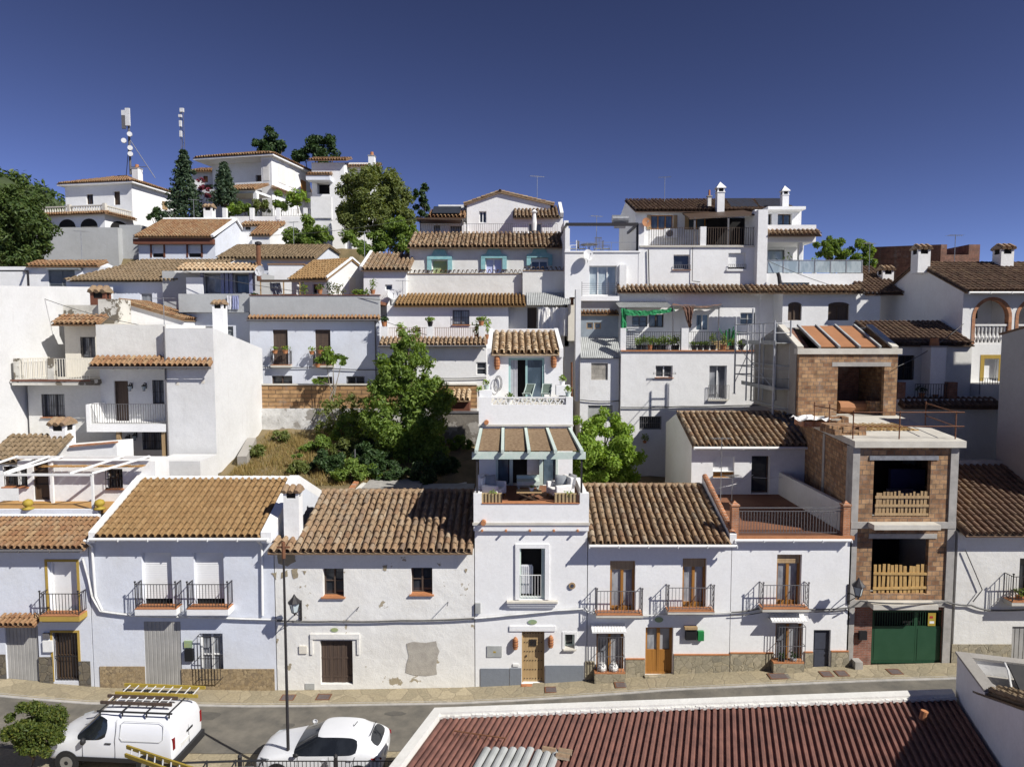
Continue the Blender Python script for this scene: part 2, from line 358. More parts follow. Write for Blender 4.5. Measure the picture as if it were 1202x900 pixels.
def tile_roof(root,mat,O,U,V,w,l,name='roof',sp=0.23,row=0.36,jit=0.012,inside=None,seed=1,thick=0.06,nseg=5,under='tile_under',rot=0.0):
    """O = eave corner, U = unit along the eave, V = unit up the slope"""
    rng = random.Random(seed); mb = MB()
    U = Vector(U).normalized(); V = Vector(V).normalized(); Nn = U.cross(V).normalized(); O = Vector(O)
    if Nn.z < 0: Nn = -Nn
    ncol = max(1,int(round(w/sp))); sp = w/ncol
    nrow = max(1,int(round(l/row))); row = l/nrow
    r = sp*0.35
    for i in range(ncol):
        dz = rng.uniform(-1,1)*jit*0.6
        for j in range(nrow):
            uc = (i + 0.5)*sp + rng.uniform(-1,1)*jit; v0 = j*row; v1 = (j + 1)*row + row*0.18
            if j == nrow - 1: v1 = (j + 1)*row
            if inside and not inside(uc,(j + 0.5)*row): continue
            r0 = r*rng.uniform(0.97,1.07); r1 = r0*0.82
            tw = rng.uniform(-1,1)*jit*1.2
            n0 = len(mb.v); h0 = 0.035 + dz + rng.uniform(-1,1)*jit*0.6; h1 = 0.004 + dz
            vv0 = v0 + rng.uniform(-1,1)*jit
            for (vv,rr,hh,sh) in ((vv0,r0,h0,-tw),(v1,r1,h1,tw)):
                for k in range(nseg + 1):
                    t = pi*k/nseg
                    mb.v.append(tuple(O + U*(uc + sh - cos(t)*rr) + V*vv + Nn*(thick + .03 + hh + sin(t)*rr*1.1)))
            for k in range(nseg):
                mb.f.append((n0 + k,n0 + k + 1,n0 + nseg + 2 + k,n0 + nseg + 1 + k))
            m0 = len(mb.v)
            for k in range(nseg + 1):
                t = pi*k/nseg
                mb.v.append(tuple(O + U*(uc - tw - cos(t)*(r0 - 0.014)) + V*vv0 + Nn*(thick + .03 + h0 + sin(t)*(r0 - 0.014)*1.1)))
            for k in range(nseg): mb.f.append((m0 + k,m0 + k + 1,n0 + k + 1,n0 + k))
    for i in range(ncol + 1):
        for j in range(nrow):
            uc = i*sp; v0 = j*row; v1 = (j + 1)*row + (row*0.15 if j < nrow - 1 else 0)
            if inside and not inside(min(max(uc,.01),w - .01),(j + 0.5)*row): continue
            n0 = len(mb.v); rr = r*0.95
            lo = -rr if i > 0 else 0.0; hi = rr if i < ncol else 0.0
            for (vv,hh) in ((v0,0.03),(v1,0.0)):
                for q in (lo,(lo + hi)/2 if i not in (0,ncol) else (lo + hi)/2,hi):
                    mb.v.append(tuple(O + U*(uc + q) + V*vv + Nn*(hh + .02 + (abs(q)/rr) ** 2*rr*0.55)))
            for k in range(2): mb.f.append((n0 + k,n0 + k + 1,n0 + 4 + k,n0 + 3 + k))
    if not inside:
        a = [O,O + U*w,O + U*w + V*l,O + V*l]; b = [p - Nn*0.06 for p in a]
        mb.poly(a); mb.poly(b[::-1])
        for k in range(4): mb.poly([a[k],b[k],b[(k + 1) % 4],a[(k + 1) % 4]])
    return mb.build(name,mat,root)
def front_roof(root,mat,x0,x1,Ye,Ze,Yr,Zr,back=None,**kw):
    """roof plane facing the camera; back = (Yb,Zb) adds the plane behind the ridge"""
    dy,dz = Yr - Ye,Zr - Ze; L = sqrt(dy*dy + dz*dz)
    o = tile_roof(root,mat,(x0,Ye,Ze),(1,0,0),(0,dy/L,dz/L),x1 - x0,L,**kw)
    if back:
        dy2,dz2 = Yr - back[0],Zr - back[1]; L2 = sqrt(dy2*dy2 + dz2*dz2); kw = dict(kw); kw['seed'] = kw.get('seed',1) + 50
        tile_roof(root,mat,(x1,back[0],back[1]),(-1,0,0),(0,dy2/L2,dz2/L2),x1 - x0,L2,**kw)
    return o
def ridge(root,mat,p,q,r=0.11,name='ridge_tiles',seed=3):
    mb = MB(); p = Vector(p); q = Vector(q); d = q - p; L = d.length; n = max(1,int(L/0.38)); d.normalize(); rng = random.Random(seed)
    a = d.cross(Vector((0,0,1))).normalized(); u = a.cross(d)
    for i in range(n):
        s0 = L*i/n; s1 = L*(i + 1)/n + 0.05; b0 = len(mb.v); r0 = r*rng.uniform(.95,1.08)
        for s,rr in ((s0,r0),(s1,r*0.86)):
            for k in range(6):
                t = pi*k/5; mb.v.append(tuple(p + d*s + a*cos(t)*rr*1.1 + u*sin(t)*rr))
        for k in range(5): mb.f.append((b0 + k,b0 + k + 1,b0 + 7 + k,b0 + 6 + k))
    return mb.build(name,mat,root)
def bars(mb,p,q,z0,z1,sp=0.11,r=0.008,rails=True,ends=True):
    """vertical bars between two ground points"""
    p = Vector(p); q = Vector(q); L = (q - p).length; n = max(1,int(round(L/sp)))
    for i in range(n + 1):
        if not ends and i in (0,n): continue
        c = p.lerp(q,i/n); mb.beam((c.x,c.y,z0),(c.x,c.y,z1),2*r,2*r,(1,0,0))
    if rails:
        for z,w in ((z1,0.03),(z0 + 0.03,0.02)):
            mb.beam((p.x,p.y,z),(q.x,q.y,z),w,0.022)
def corr(mb,x0,x1,z0,z1,Y,n,d=0.02,vertical=True):
    """corrugated or slatted panel facing -Y"""
    if vertical:
        for i in range(n):
            a = x0 + (x1 - x0)*i/n; b = x0 + (x1 - x0)*(i + 1)/n; m = a + (b - a)*0.78
            mb.poly([(a,Y,z0),(m,Y,z0),(m,Y,z1),(a,Y,z1)])
            mb.poly([(m,Y,z0),((m + b)/2,Y + d,z0),((m + b)/2,Y + d,z1),(m,Y,z1)])
            mb.poly([((m + b)/2,Y + d,z0),(b,Y,z0),(b,Y,z1),((m + b)/2,Y + d,z1)])
    else:
        for i in range(n):
            a = z0 + (z1 - z0)*i/n; b = z0 + (z1 - z0)*(i + 1)/n
            mb.poly([(x0,Y - d,a),(x1,Y - d,a),(x1,Y,b),(x0,Y,b)])
            mb.poly([(x0,Y,a),(x1,Y,a),(x1,Y - d,a),(x0,Y - d,a)])
class Wall:
    """a box of wall whose front (facing the camera) has real openings; px = pixel extents at depth Y"""
    def __init__(s,root,Y,x0,x1,yt,yb,D,mat='white',name='wall',flat=True,zt=None,zb=None,X=None,side=None,thin=False,peak=None,low=0.0):
        s.thin = thin; s.root = root; s.Y = Y; s.D = D; s.mat = mat; s.name = name; s.flat = flat; s.holes = []
        ym = (yt + yb)/2 if yt is not None and yb is not None else (yt or yb or 500)
        s.x0,s.x1 = X if X else (PX(x0,ym,Y),PX(x1,ym,Y))
        s.zt = PZ(yt,Y) if zt is None else zt; s.zb = (PZ(yb,Y) if zb is None else zb) - low
        s.side = side      # list of (Y,Z) points of the side outline's top from front to back
        s.peak = peak      # list of (X,Z) points above the front top edge (gable facing the camera)
    def rect(s,x0,y0,x1,y1,dY=0.0):
        Y = s.Y + dY; ym = (y0 + y1)/2
        return PX(x0,ym,Y),PX(x1,ym,Y),PZ(y1,Y),PZ(y0,Y)
    def hole(s,px):
        r = s.rect(*px); s.holes.append(r); return r
    def win(s,px,frame='wood_honey',pane='glass',nm=1,nt=0,sill=None,grille=None,depth=0.2,fw=0.06,name='window',blind=0.0,blind_mat='wood_pale',trim=None,label=None,gout=0.0,sillh=0.05,silld=0.1,hole=True,panel=0.0,arch=False):
        r = s.rect(*px); x0,x1,z0,z1 = r
        if hole: s.holes.append((x0,x1,z0,z1,depth))
        Y = s.Y + depth
        f = MB(); a = Y - 0.05; b = Y + 0.02
        f.box(x0,x0 + fw,a,b,z0,z1); f.box(x1 - fw,x1,a,b,z0,z1)
        f.box(x0 + fw,x1 - fw,a,b,z1 - fw,z1); f.box(x0 + fw,x1 - fw,a,b,z0,z0 + fw)
        for i in range(nm):
            c = x0 + (x1 - x0)*(i + 1)/(nm + 1); f.box(c - fw*.6,c + fw*.6,a + .005,b,z0 + fw,z1 - fw)
        zp = z0 + fw
        for i in range(nt):
            c = z0 + (z1 - z0)*(i + 1)/(nt + 1); f.box(x0 + fw,x1 - fw,a + .012,b,c - fw*.3,c + fw*.3)
        if panel > 0: f.box(x0 + fw,x1 - fw,a + .02,b,z0 + fw,z0 + (z1 - z0)*panel)
        w = f.build(name,frame,s.root,label)
        g = MB(); g.box(x0 + .01,x1 - .01,Y + .022,Y + .03,z0 + .01,z1 - .01); g.build('pane',pane,w)
        if blind > 0:
            bm = MB(); zz = z1 - (z1 - z0)*blind
            corr(bm,x0 + fw*.5,x1 - fw*.5,zz,z1 - 0.002,Y - 0.06,max(2,int((z1 - zz)/0.06)),0.012,False)
            bm.build('roller_blind',blind_mat,w)
        if sill:
            sm = MB(); sm.box(x0 - .06,x1 + .06,s.Y - silld,s.Y - .003,z0 - sillh,z0 - .002); sm.box(x0 + .003,x1 - .003,s.Y - .003,Y - .05,z0 - sillh + .005,z0 + .012)
            sm.build('sill',sill,w)
        if trim:
            tm = MB(); t = trim[1]; d = 0.02
            tm.box(x0 - t,x0 - .002,s.Y - d,s.Y - .002,z0 - t*.0,z1 + t); tm.box(x1 + .002,x1 + t,s.Y - d,s.Y - .002,z0,z1 + t)
            tm.box(x0 - .002,x1 + .002,s.Y - d - .003,s.Y - .002,z1 + .002,z1 + t)
            tm.build('surround',trim[0],w)
        if grille:
            gm = MB(); yy = s.Y - gout if gout > 0 else s.Y + 0.04
            bars(gm,(x0 + .02,yy,0),(x1 - .02,yy,0),z0 + .02,z1 - .02,0.12,0.009)
            gm.beam((x0,yy,(z0 + z1)/2),(x1,yy,(z0 + z1)/2),.02,.02)
            if gout > 0.05:
                for xx in (x0 + .02,x1 - .02):
                    for zz in (z0 + .05,(z0 + z1)/2,z1 - .02): gm.beam((xx,yy,zz),(xx,s.Y - .003,zz),.02,.02)
            gm.build('grille',grille,w)
        return w
    def blank(s,px,mat,n=10,vertical=True,depth=0.15,name='shutter',d=0.02,label=None,lift=0.0):
        """an opening closed by a slatted or corrugated leaf; lift leaves a dark gap below"""
        x0,x1,z0,z1 = s.rect(*px); s.holes.append((x0,x1,z0,z1,depth)); mb = MB(); zl = z0 + (z1 - z0)*lift
        corr(mb,x0,x1,zl,z1,s.Y + depth - .03,n,d,vertical)
        o = mb.build(name,mat,s.root,label)
        g = MB(); g.box(x0,x1,s.Y + depth + .03,s.Y + depth + .04,z0,z1); g.build('pane','dark_void',o)
        return o
    def open(s,px,mat='dark_void',depth=0.8,name='opening'):
        x0,x1,z0,z1 = s.rect(*px); s.holes.append((x0,x1,z0,z1,depth)); g = MB()
        g.box(x0,x1,s.Y + depth,s.Y + depth + .02,z0,z1); return g.build(name,mat,s.root)
    def pbox(s,px,mat,out=0.05,inn=0.0,name='panel',parent=None,label=None):
        x0,x1,z0,z1 = s.rect(*px,dY=-out); mb = MB(); mb.box(x0,x1,s.Y - out,s.Y - .003 + inn,z0,z1)
        return mb.build(name,mat,parent or s.root,label)
    def balcony(s,x0,x1,ys,yb,yr,out=0.45,slab='white',iron='iron',deck='terracotta',sp=0.12,scroll=False):
        Y = s.Y - out; X0,X1 = PX(x0,ys,Y),PX(x1,ys,Y); zs,zb,zr = PZ(ys,Y),PZ(yb,Y),PZ(yr,Y)
        mb = MB(); mb.box(X0,X1,Y,s.Y - .004,zb,zs - .03); mb.box(X0 + .05,X1 - .05,Y + .07,s.Y - .004,zb - .06,zb)
        o = mb.build('balcony',slab,s.root)
        dk = MB(); dk.box(X0 + .004,X1 - .004,Y - .012,s.Y - .006,zs - .028,zs); dk.build('deck',deck,o)
        r = MB(); a,b = (X0 + .03,Y + .03,0),(X1 - .03,Y + .03,0)
        bars(r,a,b,zs + .06,zr,sp,.008); bars(r,a,(a[0],s.Y - .01,0),zs + .06,zr,sp,.008); bars(r,b,(b[0],s.Y - .01,0),zs + .06,zr,sp,.008)
        for c in (a,b):
            r.beam((c[0],c[1],zs),(c[0],c[1],zr + .08),.03,.03,(1,0,0)); r.beam((c[0] - .03,c[1],zr + .1),(c[0] + .03,c[1],zr + .1),.05,.05)
            if scroll:
                for k in range(3):
                    zc = zs + .2 + k*(zr - zs - .2)/3
                    pts = [(c[0] + .0,s.Y - out*.55 + .1*cos(t*pi/4),zc + .12*sin(t*pi/4)) for t in range(9)]
                    r.tube(pts,.008,4)
        r.build('railing',iron,o); return o
    def build(s):
        mb = MB(); Y,D = s.Y,s.D; g = 0.006
        x0,x1,zb,zt = s.x0 + g,s.x1 - g,s.zb,s.zt
        hs = [(h + (0.25,))[:5] for h in s.holes]
        xs = sorted(set([x0,x1] + [min(max(h[k],x0),x1) for h in hs for k in (0,1)])); zs = sorted(set([zb,zt] + [min(max(h[k],zb),zt) for h in hs for k in (2,3)]))
        for i in range(len(xs) - 1):
            for j in range(len(zs) - 1):
                cx,cz = (xs[i] + xs[i + 1])/2,(zs[j] + zs[j + 1])/2
                if any(h[0] < cx < h[1] and h[2] < cz < h[3] for h in hs): continue
                mb.poly([(xs[i],Y,zs[j]),(xs[i + 1],Y,zs[j]),(xs[i + 1],Y,zs[j + 1]),(xs[i],Y,zs[j + 1])])
                if s.thin: mb.poly([(xs[i],Y + D,zs[j]),(xs[i],Y + D,zs[j + 1]),(xs[i + 1],Y + D,zs[j + 1]),(xs[i + 1],Y + D,zs[j])])
        for h in hs:
            a,b,c,d,dp = h; Y2 = Y + dp
            mb.poly([(a,Y,c),(a,Y,d),(a,Y2,d),(a,Y2,c)]); mb.poly([(b,Y,c),(b,Y2,c),(b,Y2,d),(b,Y,d)])
            mb.poly([(a,Y,d),(b,Y,d),(b,Y2,d),(a,Y2,d)]); mb.poly([(a,Y,c),(a,Y2,c),(b,Y2,c),(b,Y,c)])
        top = [(Y,zt)] + (s.side or [(Y + D,zt)])
        for x,fl in ((x0,0),(x1,1)):
            pts = [(x,Y,zb)] + ([(x,a,z) for a,z in top]) + [(x,top[-1][0],zb)]
            mb.poly(pts if not fl else pts[::-1])
        yb2,zb2 = top[-1]
        if not s.thin: mb.poly([(x1,yb2,zb),(x0,yb2,zb),(x0,yb2,zb2),(x1,yb2,zb2)])
        if s.peak:
            pk = [(x,z) for x,z in s.peak]
            mb.poly([(x0,Y,zt),(x1,Y,zt)] + [(x,Y,z) for x,z in pk]); mb.poly(([(x0,Y + D,zt),(x1,Y + D,zt)] + [(x,Y + D,z) for x,z in pk])[::-1])
        if s.flat:
            for i in range(len(top) - 1):
                mb.poly([(x0,top[i][0],top[i][1]),(x1,top[i][0],top[i][1]),(x1,top[i + 1][0],top[i + 1][1]),(x0,top[i + 1][0],top[i + 1][1])])
        s.obj = mb.build(s.name,s.mat,s.root); return s.obj
def pxbox(root,px,Y,D,mat,name,parent=None,**kw):
    x0,y0,x1,y1 = px; ym = (y0 + y1)/2; mb = MB()
    mb.box(PX(x0,ym,Y),PX(x1,ym,Y),Y,Y + D,PZ(y1,Y),PZ(y0,Y))
    return mb.build(name,mat,parent if parent is not None else root,**kw)
def wbox(root,x0,x1,y0,y1,z0,z1,mat,name,**kw):
    mb = MB(); mb.box(x0,x1,y0,y1,z0,z1); return mb.build(name,mat,root,**kw)
def house(name,label,x,Y,z,group=None,cat='house'):
    return thing(name,label,cat,(x,Y,z),group)
def chimney(root,px,Y,w=None,body='white',cap='tile',D=None,name='chimney'):
    """px = body rect; cap pots above as tiled little roof"""
    x0,y0,x1,y1 = px; ym = (y0 + y1)/2; X0,X1 = PX(x0,ym,Y),PX(x1,ym,Y); D = D or (X1 - X0)
    zb,zt = PZ(y1,Y),PZ(y0,Y); mb = MB(); mb.box(X0,X1,Y,Y + D,zb,zt); o = mb.build(name,body,root)
    w = X1 - X0
    if cap == 'tile':
        c = MB(); e = w*.12
        for a in (X0,X1 - w*.2):
            for b in (Y,Y + D - w*.2): c = MB(); c.box(a,a + w*.2,b,b + w*.2,zt,zt + w*.38); c.build('vent_pier',body,o)
        t = MB(); z = zt + w*.38
        t.box(X0 - e,X1 + e,Y - e,Y + D + e,z,z + .05)
        t.poly([(X0 - e,Y - e,z + .05),(X1 + e,Y - e,z + .05),(X1 + e,Y + D/2,z + w*.36),(X0 - e,Y + D/2,z + w*.36)])
        t.poly([(X0 - e,Y + D/2,z + w*.36),(X1 + e,Y + D/2,z + w*.36),(X1 + e,Y + D + e,z + .05),(X0 - e,Y + D + e,z + .05)])
        for x in (X0 - e,X1 + e): t.poly([(x,Y - e,z + .05),(x,Y + D/2,z + w*.36),(x,Y + D + e,z + .05)])
        n = 3
        for i in range(n):
            xx = X0 - e + (w + 2*e)*(i + .5)/n
            for s0 in (Y - e*1.4,Y + D + e*1.4): t.tube([(xx,s0,z + .05),(xx,Y + D/2,z + w*.37)],(w + 2*e)/n*.38,6)
        t.build('cap','tile_old',o)
        dk = MB(); dk.box(X0 + .05,X1 - .05,Y + .05,Y + D - .05,zt - .01,zt + w*.38); dk.build('flue','dark_void',o)
    elif cap == 'cone':
        c = MB(); e = w*.15; c.box(X0 - e*.5,X1 + e*.5,Y - e*.5,Y + D + e*.5,zt,zt + w*.12)
        for a in (X0,X1 - w*.18):
            for b in (Y,Y + D - w*.18): c.box(a,a + w*.18,b,b + w*.18,zt + w*.12,zt + w*.6)
        z = zt + w*.6; c.box(X0 - e,X1 + e,Y - e,Y + D + e,z,z + w*.1)
        ap = ((X0 + X1)/2,Y + D/2,z + w*.95); q = [(X0 - e,Y - e,z + w*.1),(X1 + e,Y - e,z + w*.1),(X1 + e,Y + D + e,z + w*.1),(X0 - e,Y + D + e,z + w*.1)]
        for k in range(4): c.poly([q[k],q[(k + 1) % 4],ap])
        c.build('cap',body,o); dk = MB(); dk.box(X0 + w*.1,X1 - w*.1,Y + w*.1,Y + D - w*.1,zt + .02,z); dk.build('flue','dark_void',o)
    elif cap == 'pot':
        c = MB(); c.box(X0 - .05,X1 + .05,Y - .05,Y + D + .05,zt,zt + .08); c.build('cap','concrete',o)
        t = MB(); t.cone(((X0 + X1)/2,Y + D/2),zt + .08,zt + .5,w*.3,w*.25,10); t.build('flue','terracotta',o)
    return o
def leaves(mb,c,rad,n,size,rng,shell=0.35,squash=1.0,droop=0.0):
    c = Vector(c); rx,ry,rz = rad if hasattr(rad,'__len__') else (rad,rad,rad*squash)
    for _ in range(n):
        d = Vector((rng.gauss(0,1),rng.gauss(0,1),rng.gauss(0,1))).normalized()
        k = rng.random() ** shell*(1 + rng.gauss(0,0.06))
        p = c + Vector((d.x*rx,d.y*ry,d.z*rz))*k
        nrm = (d*0.7 + Vector((rng.gauss(0,.6),rng.gauss(0,.6),rng.gauss(.3,.6)))).normalized()
        a = nrm.cross(Vector((rng.gauss(0,1),rng.gauss(0,1),rng.gauss(0,1)))).normalized(); b = nrm.cross(a)
        s = size*rng.uniform(.6,1.3); b0 = len(mb.v)
        q = [p - a*s,p - b*s*.42 + nrm*s*.12,p + a*s - nrm*s*.2*droop,p + b*s*.42 + nrm*s*.12]
        mb.v.extend(tuple(x) for x in q); mb.f.append((b0,b0 + 1,b0 + 2,b0 + 3))
def tree(name,label,base,blobs,leafm,nleaf,size,seed,trunk='trunk',r=0.14,limbs=True,group=None,shell=0.35,cat='tree',clump=None):
    """blobs: (dx,dy,dz,rad) ellipsoid clumps relative to base; clump = number of smaller clusters per blob"""
    rng = random.Random(seed); root = thing(name,label,cat,base,group); B = Vector(base)
    mb = MB(); tot = sum((b[3] if not hasattr(b[3],'__len__') else b[3][0]) ** 2 for b in blobs)
    for b in blobs:
        rr = b[3] if hasattr(b[3],'__len__') else (b[3],b[3],b[3]*.85)
        k = max(8,int(nleaf*rr[0] ** 2/tot)); c = B + Vector(b[:3])
        if clump:
            for _ in range(clump):
                d = Vector((rng.gauss(0,1),rng.gauss(0,1),rng.gauss(0,1))).normalized()*rng.random() ** .4
                cc = c + Vector((d.x*rr[0],d.y*rr[1],d.z*rr[2]))*.85; q = rng.uniform(.28,.5)
                leaves(mb,cc,(rr[0]*q,rr[1]*q,rr[2]*q),max(4,k // clump),size,rng,shell)
        else: leaves(mb,c,rr,k,size,rng,shell)
    mb.build('crown',leafm,root)
    t = MB(); tops = max(b[2] for b in blobs); zt = tops*.8
    pts = [B + Vector((0,0,-.3))] + [B + Vector((rng.gauss(0,.05)*i,rng.gauss(0,.05)*i,zt*i/5)) for i in range(1,6)]
    t.tube(pts,[r*(1 - .15*i) for i in range(6)],8)
    if limbs:
        for b in blobs:
            s = pts[2].lerp(pts[4],rng.random()); e = B + Vector(b[:3]); m = s.lerp(e,.5) + Vector((0,0,.1))
            t.tube([s,m,e],[r*.45,r*.3,r*.12],5)
    t.build('trunk',trunk,root); return root
def conifer(name,label,base,h,rb,leafm,n,size,seed,z0=0.08,r=0.2,group=None):
    rng = random.Random(seed); root = thing(name,label,'tree',base,group); B = Vector(base); mb = MB(); t = MB()
    t.tube([B + Vector((0,0,-.3)),B + Vector((0,0,h*.5)),B + Vector((0,0,h*.97))],[r,r*.6,.03],8)
    tiers = max(10,int(h*2.2)); per = max(3,n // (tiers*9))
    for i in range(tiers):
        f = z0 + (1 - z0)*i/tiers; rad = rb*(1 - f) ** .85*rng.uniform(.8,1.12) + .12
        for k in range(9):
            a = k*2*pi/9 + i*.7 + rng.gauss(0,.15); rl = rad*rng.uniform(.7,1.12)
            e = B + Vector((cos(a)*rl,sin(a)*rl,h*f - rl*.22)); s = B + Vector((0,0,h*f + .1)); t.tube([s,e],[.04,.015],4)
            for q in (.45,.75,1.0):
                leaves(mb,s.lerp(e,q),(rl*.24 + .1,rl*.24 + .1,.16 + rl*.07),per // 3 + 1,size,rng,.6)
    mb.build('crown',leafm,root); t.build('trunk','trunk',root); return root
def pot_plant(label,X,Y,Z,pot='terracotta',leafm='leaf',h=0.5,pr=0.14,ph=0.24,n=40,seed=1,group=None,name='potted_plant',leaf=0.08,spread=0.28,flowers=None):
    root = thing(name,label,'plant',(X,Y,Z),group); rng = random.Random(seed); p = MB()
    p.lathe((X,Y),[(pr*.7,Z),(pr,Z + ph*.9),(pr*1.12,Z + ph*.9),(pr*1.12,Z + ph),(pr*.9,Z + ph),(pr*.85,Z + ph*.88)],12); p.build('pot',pot,root)
    l = MB(); leaves(l,(X,Y,Z + ph + h*.45),(spread,spread,h*.5),n,leaf,rng,.5); l.build('foliage',leafm,root)
    s = MB()
    for _ in range(4): s.tube([(X,Y,Z + ph*.8),(X + rng.gauss(0,spread*.4),Y + rng.gauss(0,spread*.4),Z + ph + h*.6)],.01,4)
    s.build('stem','trunk',root)
    if flowers:
        f = MB(); leaves(f,(X,Y,Z + ph + h*.5),(spread,spread,h*.5),n // 4,leaf*.7,rng,.3); f.build('flowers',flowers,root)
    return root
def wall_lantern(label,X,Y,Z,mat='iron',group=None,s=1.0):
    root = thing('wall_lantern',label,'lantern',(X,Y,Z),group); b = MB()
    b.box(X - .03*s,X + .03*s,Y - .02,Y - .004,Z - .1*s,Z + .12*s); b.tube([(X,Y - .01,Z + .1*s),(X,Y - .13*s,Z + .14*s),(X,Y - .17*s,Z + .07*s)],.012*s,5); b.build('bracket',mat,root)
    g = MB(); c = (X,Y - .17*s); g.lathe(c,[(.05*s,Z - .16*s),(.085*s,Z + .0*s)],6); g.build('glass','glass_pale',root)
    t = MB(); t.lathe(c,[(.1*s,Z + .0*s),(.1*s,Z + .012*s),(.02*s,Z + .08*s)],6); t.lathe(c,[(.055*s,Z - .18*s),(.055*s,Z - .158*s)],6); t.build('lamp_cap',mat,root)
    return root
def cable(label,pts,r=0.018,mat='cable',sag=0.0,name='cable',n=5):
    mb = MB(); out = []
    for i in range(len(pts) - 1):
        a,b = Vector(pts[i]),Vector(pts[i + 1])
        for k in range(n):
            t = k/n; p = a.lerp(b,t); p.z -= sag*4*t*(1 - t); out.append(p)
    out.append(Vector(pts[-1])); mb.tube(out,r,5); return mb.build(name,mat,None,label,'cable')
def antenna(label,X,Y,Z,h,w=1.0,dirx=(1,0),seed=1):
    root = thing('tv_antenna',label,'antenna',(X,Y,Z)); m = MB(); m.tube([(X,Y,Z),(X,Y,Z + h)],.02,6); m.build('mast','steel',root)
    a = MB(); d = Vector((dirx[0],dirx[1],0)).normalized(); e = Vector((-d.y,d.x,0)); c = Vector((X,Y,Z + h - .05))
    a.beam(c - d*w*.5,c + d*w*.5,.025,.025)
    for i in range(9):
        q = c + d*w*(i/8 - .5); l = .28 - .014*i; a.beam(q - e*l,q + e*l,.012,.012)
    a.build('yagi','steel',root); return root
def dish(label,X,Y,Z,r,nrm,mat='dish'):
    root = thing('satellite_dish',label,'satellite dish',(X,Y,Z)); d = Vector(nrm).normalized(); c = Vector((X,Y,Z))
    a = d.cross(Vector((0,0,1))).normalized(); b = a.cross(d); mb = MB(); b0 = len(mb.v); n = 18
    for rr,off in ((r*.02,-.12*r),(r*.5,-.05*r),(r,.1*r)):
        for k in range(n): t = 2*pi*k/n; mb.v.append(tuple(c + (a*cos(t) + b*sin(t)*1.08)*rr + d*off))
    for i in range(2):
        for k in range(n): k2 = (k + 1) % n; mb.f.append((b0 + i*n + k,b0 + i*n + k2,b0 + (i + 1)*n + k2,b0 + (i + 1)*n + k))
    mb.build('reflector',mat,root,smooth=True)
    ar = MB(); ar.tube([c - b*r*.9 + d*.05,c + d*r*1.1 - b*r*.2],.012,5); ar.box(*[q for i in range(3) for q in ((c + d*r*1.1 - b*r*.2)[i] - .04,(c + d*r*1.1 - b*r*.2)[i] + .04)]); ar.tube([c - d*.1*r,c - d*.4*r,c - d*.4*r + Vector((0,0,-r*1.3))],.02,5)
    ar.build('arm','steel',root); return root
def lerp_tab(x,tab):
    if x <= tab[0][0]: return tab[0][1]
    for (a,b),(c,d) in zip(tab,tab[1:]):
        if x <= c: return b + (d - b)*(x - a)/(c - a)
    return tab[-1][1]
GS = [(-60,1.8),(-30,1.0),(-20.2,0.40),(-16.5,0.03),(-9.3,-0.11),(-1.4,0.03),(3,0.31),(6,0.55),(13.4,0.90),(17.2,1.0),(30,1.7),(60,3.5)]
def gs(X): return lerp_tab(X,GS)
HL = [(33.2,0),(34.2,6.1),(36,6.5),(42,7.8),(43.2,8.3),(44.2,10.2),(48,13.5),(55,17),(60,17.4),(67,18),(71,18.6),(72.3,23),(75,23),(85,24),(105,20),(130,10),(170,0)]
HR = [(33.2,0),(34.2,4.6),(44,5.0),(50,11),(60,14),(80,14),(100,9),(140,-4),(170,-8)]
def gz(X,Y):
    if Y < 33.2: return gs(X) - 0.06
    w = min(1,max(0,(3.0 - X)/6.0)); w = w*w*(3 - 2*w)
    e = lerp_tab(X,[(-130,-30),(-95,0),(60,0),(110,-25)]) - (max(0,min(1,(X + 16)/12))*max(0,min(5,(Y - 50)*.35)) if X < 3 else 0)
    return max(-8.0,w*lerp_tab(Y,HL) + (1 - w)*lerp_tab(Y,HR) + gs(X)*(1 if Y < 34 else 0)*0 + e)
def grid_mesh(name,mat,xs,ys,fz,kind='structure'):
    mb = MB(); nx = len(xs)
    for y in ys:
        for x in xs: mb.v.append((x,y,fz(x,y)))
    for j in range(len(ys) - 1):
        for i in range(nx - 1):
            a = j*nx + i; mb.f.append((a,a + 1,a + nx + 1,a + nx))
    return mb.build(name,mat,None,kind=kind,smooth=False)
xs = [-130 + 4*i for i in range(18)] + [-58 + 1.0*i for i in range(119)] + [64 + 4*i for i in range(13)]
ys = [-30,-10,0,8] + [12 + 2*i for i in range(6)] + [24,26,28,33.1,33.3,34.2,35,36,37.5,39,40.5,42,43.2,44.2] + [46 + 3*i for i in range(22)] + [118,130,150,170]
rg = random.Random(5)
grid_mesh('hillside','soil',xs,ys,lambda X,Y: gz(X,Y) + (rg.uniform(-.1,.1) if Y > 34.5 else 0))
mb = MB(); mb.poly([(-9000,-3000,-9),(9000,-3000,-9),(9000,9000,-9),(-9000,9000,-9)]); mb.build('valley','hill_far',None,kind='structure')
sx = [-60 + 2*i for i in range(61)]
grid_mesh('road','asphalt',sx,[22.0,23.5,24.92],lambda X,Y: gs(X) + 0.012)
grid_mesh('parking_strip','flagstone',sx,[8,15,19,20.5,21.99],lambda X,Y: gs(X) + 0.008)
mb = MB()
for a,b in zip(sx,sx[1:]):
    za,zb = gs(a) + .07,gs(b) + .07
    mb.poly([(a,24.95,za),(b,24.95,zb),(b,26.05,zb),(a,26.05,za)]); mb.poly([(a,24.95,za - .09),(b,24.95,zb - .09),(b,24.95,zb),(a,24.95,za)])
mb.build('pavement','flagstone',None,kind='structure')
mb = MB()
